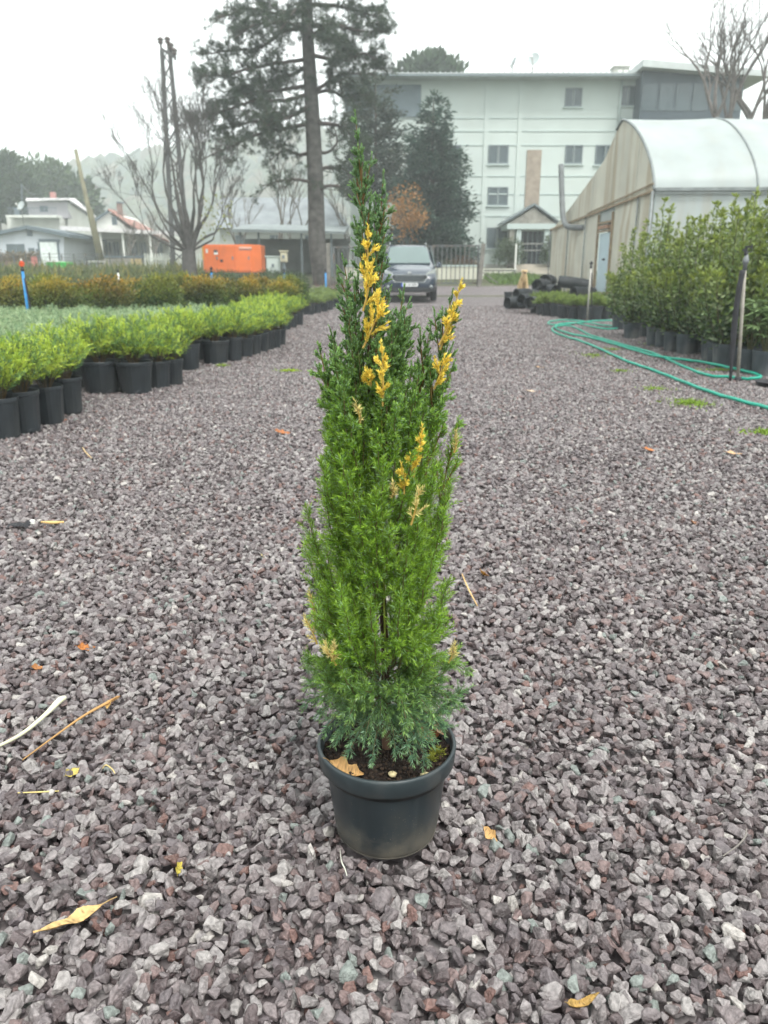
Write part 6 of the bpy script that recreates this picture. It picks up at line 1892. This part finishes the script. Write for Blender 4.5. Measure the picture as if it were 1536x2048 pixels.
gb = thing('green_bin', 'bright green plastic crate bin with pale lid among the weeds', 'bin', (xpx(113, 535, 44), 44, G(44)))
greenp = mat('green_plastic', (0.05, 0.42, 0.08), rough=.45, var=.12, scale=4)
X0, X1 = xpx(93, 530, 44), xpx(134, 530, 44)
MB().add([(X0 + .05, 44, G(44) - .1), (X1 - .05, 44, G(44) - .1), (X1 - .05, 44.9, G(44) - .1), (X0 + .05, 44.9, G(44) - .1), (X0, 43.95, zpx(524, 44)), (X1, 43.95, zpx(524, 44)), (X1, 44.95, zpx(524, 44)), (X0, 44.95, zpx(524, 44))],
         [(3, 2, 1, 0), (4, 5, 6, 7), (0, 1, 5, 4), (1, 2, 6, 5), (2, 3, 7, 6), (3, 0, 4, 7)]).build('body', greenp, gb, bevel=.03)
MB().box(X0 - .03, X0 + (X1 - X0) * .62, 43.9, 45.0, zpx(524, 44) + .003, zpx(522, 44)).build('lid', whitem, gb, bevel=.01)
gc = thing('plastic_crate', 'grey crate with a pale rim half hidden in the weeds by the leaning pole', 'crate', (xpx(188, 535, 46), 46, G(46)))
pbox(MB(), 179, 524, 199, 548, 46, 0, .8).build('body', mat('grey_crate', (0.20, 0.22, 0.23), rough=.6, var=.15, scale=3), gc, bevel=.02)
pbox(MB(), 177, 521.5, 201, 524.2, 46, .06, .9).build('rim', whitem, gc, bevel=.01)

# ---------------------------------------------------------------- poles, pylon, wires
YPo = 48.0
polem = mat('pole_wood', (0.19, 0.18, 0.12), rough=.9, var=.2, scale=2)
pole = thing('utility_pole', 'leaning wooden utility pole standing in front of the houses', 'pole', (*at(206, 545, YPo)[:2], G(YPo)))
pa_, pb_ = at(206, 548, YPo), at(151, 299, YPo); pa_[2] = G(YPo) - .2
MB().tube([pa_, (pa_ + pb_) / 2, pb_], [.16, .14, .105], 10).build('shaft', polem, pole, smooth=True)
MB().tube([at(172, 404, YPo) - [.0, .05, 0], at(182, 420, YPo), at(206, 520, YPo)], .09, 8).build('brace', polem, pole, smooth=True)
MB().bar(at(163, 359.5, YPo), at(173, 360, YPo), .1).build('bracket', framem, pole)
YPy = 42.0
py_ = thing('lattice_pylon', 'narrow steel lattice pylon with insulators rising behind the bare tree', 'pylon', (*at(356, 545, YPy)[:2], G(YPy)))
tl, tr_ = at(322, 100, YPy), at(337, 96, YPy)
bl0, br0 = np.array([*at(345, 545, YPy)[:2], G(YPy) - .2]), np.array([*at(378, 545, YPy)[:2], G(YPy) - .2])
pym = mat('pylon_steel', (0.085, 0.085, 0.085), rough=.7, var=.3, scale=2)
for (a, b) in [(bl0, tl), (br0, tr_)]:
    for dy in (0, .5):
        MB().bar(a + [0, dy, 0], b + [0, dy * .6, 0], .11).build('leg', pym, py_)
nz_ = 15
for i in range(nz_):
    s0, s1 = i / nz_, (i + 1) / nz_
    A0, B0, A1, B1 = bl0 + (tl - bl0) * s0, br0 + (tr_ - br0) * s0, bl0 + (tl - bl0) * s1, br0 + (tr_ - br0) * s1
    MB().bar(A0 + [0, -.02, 0], B1 + [0, -.02, 0], .05).build('lattice_bar', pym, py_)
    MB().bar(B0 + [0, -.075, 0], A1 + [0, -.075, 0], .05).build('lattice_bar', pym, py_)
for (x, y) in [(321, 84), (335, 83), (342, 95), (349, 106)]:
    c = at(x, y, YPy); m = MB()
    m.lathe([(.03, -.32), (.05, -.3), (.05, -.1), (.12, -.06), (.13, 0), (.07, .04), (.15, .08), (.15, .13), (.07, .2), (.03, .22)], 10, tuple(c), True, True); m.build('insulator', mat('brown_insulator', (0.07, 0.05, 0.045), rough=.3), py_, smooth=True)
MB().bar(at(322, 97, YPy), at(352, 116, YPy), .12).build('cross_arm', pym, py_)
MB().bar(at(337, 98, YPy), at(352, 120, YPy), .07).build('cross_arm', pym, py_)
MB().tube([at(344, 112, YPy), at(346, 150, YPy), at(353, 215, YPy)], .025, 6).build('drop_wire', pym, py_)
wirem = mat('wire', (0.10, 0.11, 0.11), rough=.6)
def wire(label, a, b, sag, r=.012):
    a, b = np.array(a, float), np.array(b, float)
    t = np.linspace(0, 1, 15)[:, None]
    P = a + (b - a) * t - np.array([0, 0, 1.0]) * sag * (1 - (2 * t - 1) ** 2)
    m = MB().tube(P, r, 4)
    tag(m.build('overhead_wire', wirem, None, base=P[0]), label, 'wire')
hub = at(168, 359, YPo)
wire('thin wire running from the leaning pole up to the lattice pylon', hub, at(340, 240, YPy), .4)
wire('thin wire running from the leaning pole to the bare tree side', hub, at(330, 395, YPy), .25)
wire('thin wire dropping from the leaning pole to the red roofed house', hub, at(240, 425, YH3), .3)
wire('thin wire running from the leaning pole to the two storey house mast', hub, at(43, 369, YH2 + .8), 1.2, .02)
wire('upper power line running left from the top of the lattice pylon', at(321, 80, YPy), at(-120, 60, 40), .5, .008)
wire('second power line running left from the lattice pylon insulators', at(335, 79, YPy), at(-120, 86, 40), .5, .008)
wire('third power line running left below the other two from the pylon', at(349, 102, YPy), at(-120, 112, 40), .5, .008)
wire('low cable running left from the middle of the lattice pylon', at(326, 180, YPy), at(-120, 184, 40), .3, .008)
wire('power line running right from the pylon behind the big pine', at(335, 79, YPy), at(900, 60, 60), .5, .008)
rng = np.random.default_rng(51)
# ================================================================ trees
def limb(cl, pts, r0, r1, col, n=6):
    P = smooth_path(pts, 5)
    P = P + np.vstack([np.zeros(3), rng.normal(0, r0 * 0.15, (len(P) - 1, 3))])
    cl.twig(P, np.linspace(r0, r1, len(P)), col, n)
    return P

# ---------------------------------------------------------------- the big pine
YT = 34.0
pine = thing('pine_tree', 'tall pine with a thick bare trunk and layered dark needles behind the nursery bed', 'tree', (*at(642, 560, YT)[:2], G(YT)))
tp = [np.array([*at(648, 580, YT)[:2], G(YT) - .2]), at(642, 545, YT), at(634, 480, YT), at(632, 400, YT), at(628, 300, YT), at(623, 200, YT), at(617, 100, YT), at(613, 0, YT), at(610, -120, YT), at(608, -260, YT)]
tc_ = Cloud()
P = smooth_path(tp, 6)
PR = np.interp(np.linspace(0, 1, len(P)), [0, .06, .15, .5, .8, 1], [.50, .42, .37, .30, .2, .05])
tc_.twig(P, PR, (0.075, 0.070, 0.064), 14)
tr_o = tc_.build('trunk', mat('pine_bark', (0.10, 0.08, 0.07), rough=.95, var=.45, scale=5, bump=1.0, bscale=14, attr=True), pine, smooth=True)
# limbs: pixel path from the trunk outward, end depth offset
LM = [([(612, 18), (560, 28), (500, 18), (428, 38)], -1.0), ([(613, 60), (570, 62), (520, 95), (470, 100), (412, 108)], 1.2), ([(614, 58), (560, 45), (510, 50), (470, 75)], -2.0),
      ([(616, 118), (570, 125), (510, 135), (450, 150), (398, 152)], -1.5), ([(617, 130), (580, 150), (520, 165), (450, 185)], 2.0), ([(618, 170), (560, 180), (490, 190), (425, 205)], 0.6),
      ([(620, 188), (570, 200), (500, 205), (440, 225), (388, 240)], -1.2), ([(622, 215), (570, 235), (500, 245), (430, 260)], 1.5), ([(624, 247), (570, 258), (512, 270), (466, 291), (395, 322)], -0.8),
      ([(622, 205), (590, 230), (560, 240), (530, 252)], -2.0), ([(628, 365), (600, 360), (560, 362), (525, 372)], -1.2), ([(626, 300), (600, 310), (570, 300), (540, 320)], 1.2),
      ([(612, 10), (660, 10), (710, 20), (770, 40)], 1.0), ([(614, 55), (670, 50), (720, 62), (780, 62)], -1.2), ([(618, 110), (685, 121), (731, 108), (768, 138)], -0.6), ([(617, 70), (655, 75), (690, 100), (745, 120)], 1.8),
      ([(622, 188), (655, 165), (690, 148), (750, 150)], -0.8), ([(622, 186), (660, 182), (690, 195), (740, 190)], 1.0), ([(626, 245), (674, 251), (700, 268), (725, 300)], -1.0), ([(627, 300), (655, 305), (674, 283), (668, 255)], 0.6),
      ([(629, 345), (660, 335), (690, 340), (705, 372)], 0.5), ([(630, 385), (655, 372), (680, 375), (698, 395)], -1.0), ([(610, -40), (660, -60), (720, -40), (770, -20)], 0.5), ([(610, -60), (550, -70), (490, -50), (430, -25)], 0.4),
      ([(610, -120), (560, -140), (510, -120)], .5), ([(610, -120), (660, -150), (700, -120)], -.5), ([(609, -180), (580, -210), (550, -200)], 1.0), ([(609, -190), (640, -215), (670, -200)], -1.0), ([(612, 20), (616, -10), (590, 20), (560, 60)], -2.4), ([(614, 80), (640, 60), (665, 85)], -2.2)]
lc, nd = Cloud(), Cloud()
PC = [(0.040, 0.062, 0.036), (0.050, 0.074, 0.040), (0.033, 0.053, 0.033)]
def tuft(q, d, s, m=26):
    D = unit(d) * 0.65 + rdir(m)
    c = np.array(PC[rng.integers(3)]) * rng.uniform(0.75, 1.25)
    nd.leaves(np.repeat(q[None], m, 0) + rdir(m) * 0.03, D, s * rng.uniform(.7, 1.15, m), 0.020, c * rng.uniform(.8, 1.2, (m, 1)), fold=.1)
for (lp, dep) in LM:
    k = len(lp)
    pts = [at(x, y, YT + dep * i / (k - 1)) for i, (x, y) in enumerate(lp)]
    L = limb(lc, pts, 0.085 if lp[0][1] > 0 else .06, 0.02, (0.07, 0.055, 0.05), 6)
    tot = np.linalg.norm(np.diff(L, axis=0), axis=1).sum()
    ns = int(tot * 9.0)
    dens = 0.45 if lp[0][1] > 290 else 1.0
    for j in range(int(ns * dens)):
        u = rng.uniform(.22, 1.0)
        i = min(int(u * (len(L) - 1)), len(L) - 2)
        q = L[i]; T = unit(L[i + 1] - L[i])
        d = unit(T * .7 + rdir(1)[0] * [1, 1, .55] + [0, 0, .12])
        ln = rng.uniform(.4, 1.15) * (1.15 - .4 * u)
        e1 = q + d * ln * .55 + [0, 0, -.05 * ln]; e2 = q + d * ln + [0, 0, .08 * ln]
        lc.twig(np.array([q, e1, e2]), [.02, .013, .006], (0.07, 0.055, 0.045), 3)
        for w in np.linspace(.4, 1, 3): tuft(q + (e2 - q) * w + rdir(1)[0] * .07, d + [0, 0, .3], .23)
        for z in range(2):
            d2 = unit(d + rdir(1)[0] * .9); e3 = e1 + d2 * ln * .5
            lc.twig(np.array([e1, e3]), [.01, .005], (0.07, 0.055, 0.045), 3)
            tuft(e3, d2 + [0, 0, .3], .20)
    tuft(L[-1], L[-1] - L[-2], .2)
lc.build('limbs', twigm, pine); nd.build('crown', leafm, pine)

# ---------------------------------------------------------------- conifers
def conifer(name, label, px, ybase, ytop, Y, rad, cols, n, droop=-.2, lean=0.0, bare=.08, leafl=.26, taper=.72):
    b = at(px, ybase, Y); b[2] = min(b[2], G(Y)); b[2] = G(Y) - .1
    top = at(px, ytop, Y)
    H = top[2] - b[2]
    t = thing(name, label, 'tree', b)
    cl = Cloud(); cl.twig(np.array([b, b + [0, 0, H * .5], b + [0, 0, H * .98]]), [.17, .11, .02], (0.09, 0.07, 0.055), 8); cl.build('trunk', twigm, t, smooth=True)
    cr = Cloud()
    for k in range(n):
        h = bare + (1 - bare) * (1 - math.sqrt(rng.uniform(0, 1))) ** .9
        a = rng.uniform(0, 6.28)
        R = rad * (1 - h) ** taper * (.8 + .25 * math.sin(a * 3 + h * 22)) * rng.uniform(.6, 1.08)
        d = np.array([math.cos(a), math.sin(a), 0])
        q0 = b + [0, 0, H * h]; q2 = q0 + d * R + [0, 0, droop * R + .28 * R]; q1 = q0 + d * R * .55 + [0, 0, .0]
        c0 = np.array(cols[rng.integers(len(cols))]) * rng.uniform(.75, 1.25)
        m = 34
        u = rng.uniform(.12, 1, m) ** .7
        Pq = (1 - u[:, None]) ** 2 * q0 + 2 * (u * (1 - u))[:, None] * q1 + (u ** 2)[:, None] * q2 + rng.normal(0, .11, (m, 3)) * [1, 1, .7]
        cr.leaves(Pq, d * .8 + rdir(m) * .55 + [0, 0, .18], leafl * rng.uniform(.6, 1.2, m), leafl * .30, c0 * rng.uniform(.8, 1.2, (m, 1)))
    cr.build('crown', leafm, t)
conifer('cypress_tree', 'dense blue green conifer standing against the white building', 862, 505, 190, 40.0, 2.75, [(0.045, 0.085, 0.062), (0.058, 0.10, 0.070), (0.036, 0.070, 0.052)], 900, taper=.5)
conifer('cypress_tree', 'darker conifer with ragged top between the big pine and the white building', 752, 500, 132, 43.0, 3.1, [(0.045, 0.068, 0.052), (0.055, 0.080, 0.055), (0.060, 0.072, 0.046)], 330, bare=.36, taper=.42)
# small tree with orange leaves
def grow(cl, p, d, L, r, depth, tips, spread=.5, up=.12, kids=(2, 3), col=(0.085, 0.075, 0.068), shrink=.74):
    q = p + d * L * .5 + rdir(1)[0] * L * .06
    e_ = p + d * L
    r = max(r, .0055)
    cl.twig(np.array([p, q, e_]), [r, r * .85, r * .68], col, 6 if depth > 3 else (4 if depth > 1 else 3))
    if depth == 0:
        tips.append((e_, d)); return
    if depth < 3: tips.append((e_, d))
    for k in range(rng.integers(kids[0], kids[1] + 1)):
        d2 = unit(d + rdir(1)[0] * spread + [0, 0, up])
        grow(cl, e_ if k < 2 else q, d2, L * shrink * rng.uniform(.75, 1.15), r * .62, depth - 1, tips, spread, up, kids, col, shrink)

ot = thing('small_tree', 'small tree with sparse orange brown leaves behind the van', 'tree', (*at(812, 545, 37)[:2], G(37)))
cl = Cloud(); tips = []; b = wloc(ot)
grow(cl, b - [0, 0, .1], UP, 1.2, .06, 5, tips, .55, .12, (2, 3))
cl.build('branches', twigm, ot)
lf = Cloud()
c = at(812, 425, 37)
for (q, d) in tips:
    m = 7
    lf.leaves(q + rng.normal(0, .14, (m, 3)), rdir(m) + [0, 0, -.2], .13, .075, np.array([(0.42, 0.22, 0.07), (0.34, 0.18, 0.07), (0.26, 0.17, 0.07)][rng.integers(3)]) * rng.uniform(.7, 1.2, (m, 1)))
n = 620
off = rdir(n) * rng.uniform(.2, 1, (n, 1)) ** .6 * [1.05, .9, 1.35]
lf.leaves(c + off, rdir(n) + [0, 0, -.2], .13, .075, np.array([0.40, 0.20, 0.06]) * rng.uniform(.5, 1.2, (n, 1)))
lf.build('crown', leafm, ot)

# bare tree of many stems on the left
bt = thing('bare_tree', 'leafless many stemmed tree with a few yellow green leaves left of the orange generator', 'tree', (*at(382, 555, 31)[:2], G(31)))
b = wloc(bt); cl = Cloud(); tips = []
cl.twig(np.array([b - [0, 0, .2], b + [-.05, 0, .5], at(377, 500, 31)]), [.36, .30, .25], (0.075, 0.07, 0.066), 10)
for (ex, ey, dep, r) in [(345, 420, .3, .12), (352, 380, -.4, .11), (365, 400, .6, .10), (398, 450, 0, .14), (330, 440, .5, .08), (388, 420, -.5, .10), (415, 430, .5, .09), (340, 470, -.5, .07), (372, 440, -.2, .10), (312, 450, .3, .06), (300, 470, -.3, .05), (432, 465, .4, .06), (405, 410, .7, .07), (425, 480, -.6, .05)]:
    s0 = at(377, 500, 31); e_ = at(ex, ey, 31 + dep)
    mid_ = (s0 + e_) / 2 + rdir(1)[0] * .12
    cl.twig(smooth_path([s0 - [0, 0, .1], mid_, e_], 5), np.linspace(r, r * .62, 11), (0.075, 0.07, 0.066), 7)
    grow(cl, e_, unit(e_ - mid_ + [0, 0, .55]), rng.uniform(1.15, 1.6) * (0.62 if ex < 335 or ex > 410 else 1), r * .48, 6, tips, .46, .15, (2, 3), (0.085, 0.08, 0.075), .74)
cl.build('branches', twigm, bt)
lf = Cloud()
low = [q for (q, d) in tips if q[2] < zpx(400, 31)]
P = np.array(low + [at(rng.uniform(400, 465), rng.uniform(390, 480), 31 + rng.uniform(-1, 1)) for _ in range(120)])
lf.leaves(P, rdir(len(P)), .14, .07, np.array([0.24, 0.26, 0.07]) * rng.uniform(.6, 1.2, (len(P), 1)))
lf.build('leaves', leafm, bt)

# bare tree behind the greenhouse
rt = thing('bare_tree', 'leafless spreading tree behind the greenhouse roof', 'tree', (*at(1475, 400, 36)[:2], G(36)))
b = wloc(rt); cl = Cloud(); tips = []
for (ex, ey, dep) in [(1460, 230, 0), (1500, 225, .5), (1430, 220, -.4), (1530, 235, .3)]:
    e_ = at(ex, ey, 36 + dep)
    cl.twig(smooth_path([b - [0, 0, .2], b + (e_ - b) * [.3, .3, .5], e_], 5), np.linspace(.22, .10, 11), (0.10, 0.09, 0.08), 8)
    for k in range(3):
        grow(cl, e_ - [0, 0, .25 * k], unit(rdir(1)[0] * .5 + [-.25 + .12 * k, 0, .9]), 1.5, .085, 5, tips, .48, .10, (2, 3), (0.115, 0.10, 0.09), .76)
cl.build('branches', twigm, rt)
# scrubby bare trees between the pine and the houses
for (px, Y, h, lab) in [(552, 50, 3.0, 'slim bare tree standing behind the open shed'), (590, 53, 2.4, 'second slim bare tree nearer the pine trunk'), (690, 47, 1.6, 'small bare tree between the pine trunk and the dark conifer'),
                        (480, 55, 1.8, 'bare bushy tree in front of the grey roofed house'), (255, 58, 1.2, 'thin bare tree before the veranda of the red roofed house'), (165, 66, 0.75, 'thin bare tree against the pale side wall of the two storey house'), (310, 56, 1.3, 'scrubby bare tree right of the red roofed house')]:
    t = thing('bare_tree', lab, 'tree', (xpx(px, 520, Y), Y, G(Y)))
    cl = Cloud(); tips = []
    for k in range(2):
        grow(cl, wloc(t) - [0, 0, .2], unit(rdir(1)[0] * .22 + UP), h, .09 if k == 0 else .06, 5, tips, .45, .16, (2, 3), (0.13, 0.115, 0.10), .72)
    cl.build('branches', twigm, t)

# round headed pines behind the houses
def round_tree(label, px, y0, y1, Y, rad, cols, n=2600, flat=1.0):
    c = at(px, (y0 + y1) / 2, Y); H = (zpx(y0, Y) - zpx(y1, Y)) / 2
    t = thing('round_pine', label, 'tree', (c[0], Y, G(Y)))
    cl = Cloud(); cl.twig(np.array([[c[0], Y, G(Y) - .2], [c[0], Y, c[2]]]), [.35, .2], (0.09, 0.07, 0.06), 8); cl.build('trunk', twigm, t)
    cr = Cloud(); m = 70
    for k in range(m):
        d = rdir(1)[0]; d[2] = d[2] * .8 + .2
        cc = c + d * [rad * .82, rad * .7, H * .82]
        q = n // m; s = rad * rng.uniform(.22, .34)
        o_ = rdir(q) * rng.uniform(.3, 1, (q, 1)) ** .5 * s
        col = np.array(cols[rng.integers(len(cols))]) * rng.uniform(.75, 1.25)
        cr.leaves(cc + o_, o_ + rdir(q) * s * .5 + [0, 0, s * .4], .75, .34, col * rng.uniform(.8, 1.2, (q, 1)))
    cr.build('crown', leafm, t)
RP = [(0.052, 0.085, 0.038), (0.065, 0.10, 0.042), (0.040, 0.068, 0.036)]
round_tree('dark round pine at the very edge behind the bungalow', -12, 305, 470, 84, 4.2, RP, 3600)
round_tree('large round headed pine behind the two storey house', 75, 328, 470, 92, 5.4, RP, 4200)
round_tree('smaller round headed pine sloping down to the wooded hill', 128, 355, 470, 96, 4.0, RP, 3000)
round_tree('low dark tree right of the round headed pines', 158, 400, 480, 98, 2.6, RP, 1800)
round_tree('dark green tree rising over the grey end of the white building', 860, 128, 200, 66, 2.6, [(0.05, 0.08, 0.04)], 1500)
# yellowish weeds before the houses
cl = Cloud(); n = 4200
Y_ = rng.uniform(26, 42, n); X_ = np.array([xpx(p, 540, y) for p, y in zip(rng.uniform(-30, 400, n), Y_)])
P = np.stack([X_, Y_, np.interp(Y_, _GY, _GZ) - .02], 1); d = rdir(n); d[:, 2] = np.abs(d[:, 2]) + 1.0
yl = (rng.uniform(0, 1, (n, 1)) < .25) * 1.0
cl.leaves(P, d, rng.uniform(.35, .95, n), .07, (np.array([0.11, 0.14, 0.05]) * (1 - yl) + np.array([0.28, 0.25, 0.07]) * yl) * rng.uniform(.6, 1.2, (n, 1)))
tag(cl.build('tall_weeds', leafm, None, base=(-10, 34, G(34))), 'tall rough weeds between the nursery bed and the houses', 'weeds', kind='stuff')

# ================================================================ the misty air
hz = MB().box(-440, 440, -440, 440, -1.6, 64)
ho = hz.build('haze', None)
hm = bpy.data.materials.new('haze'); hm.use_nodes = True
N, L = hm.node_tree.nodes, hm.node_tree.links
N.remove(N['Principled BSDF'])
pv_ = N.new('ShaderNodeVolumePrincipled')
pv_.inputs['Color'].default_value = (0.93, 0.99, 1.0, 1)
pv_.inputs['Density'].default_value = 0.0023
pv_.inputs['Anisotropy'].default_value = 0.2
L.new(pv_.outputs['Volume'], N['Material Output'].inputs['Volume'])
ho.data.materials.append(hm)
tag(ho, 'pale mist thinning out the far houses, trees and hill', 'haze', kind='stuff')
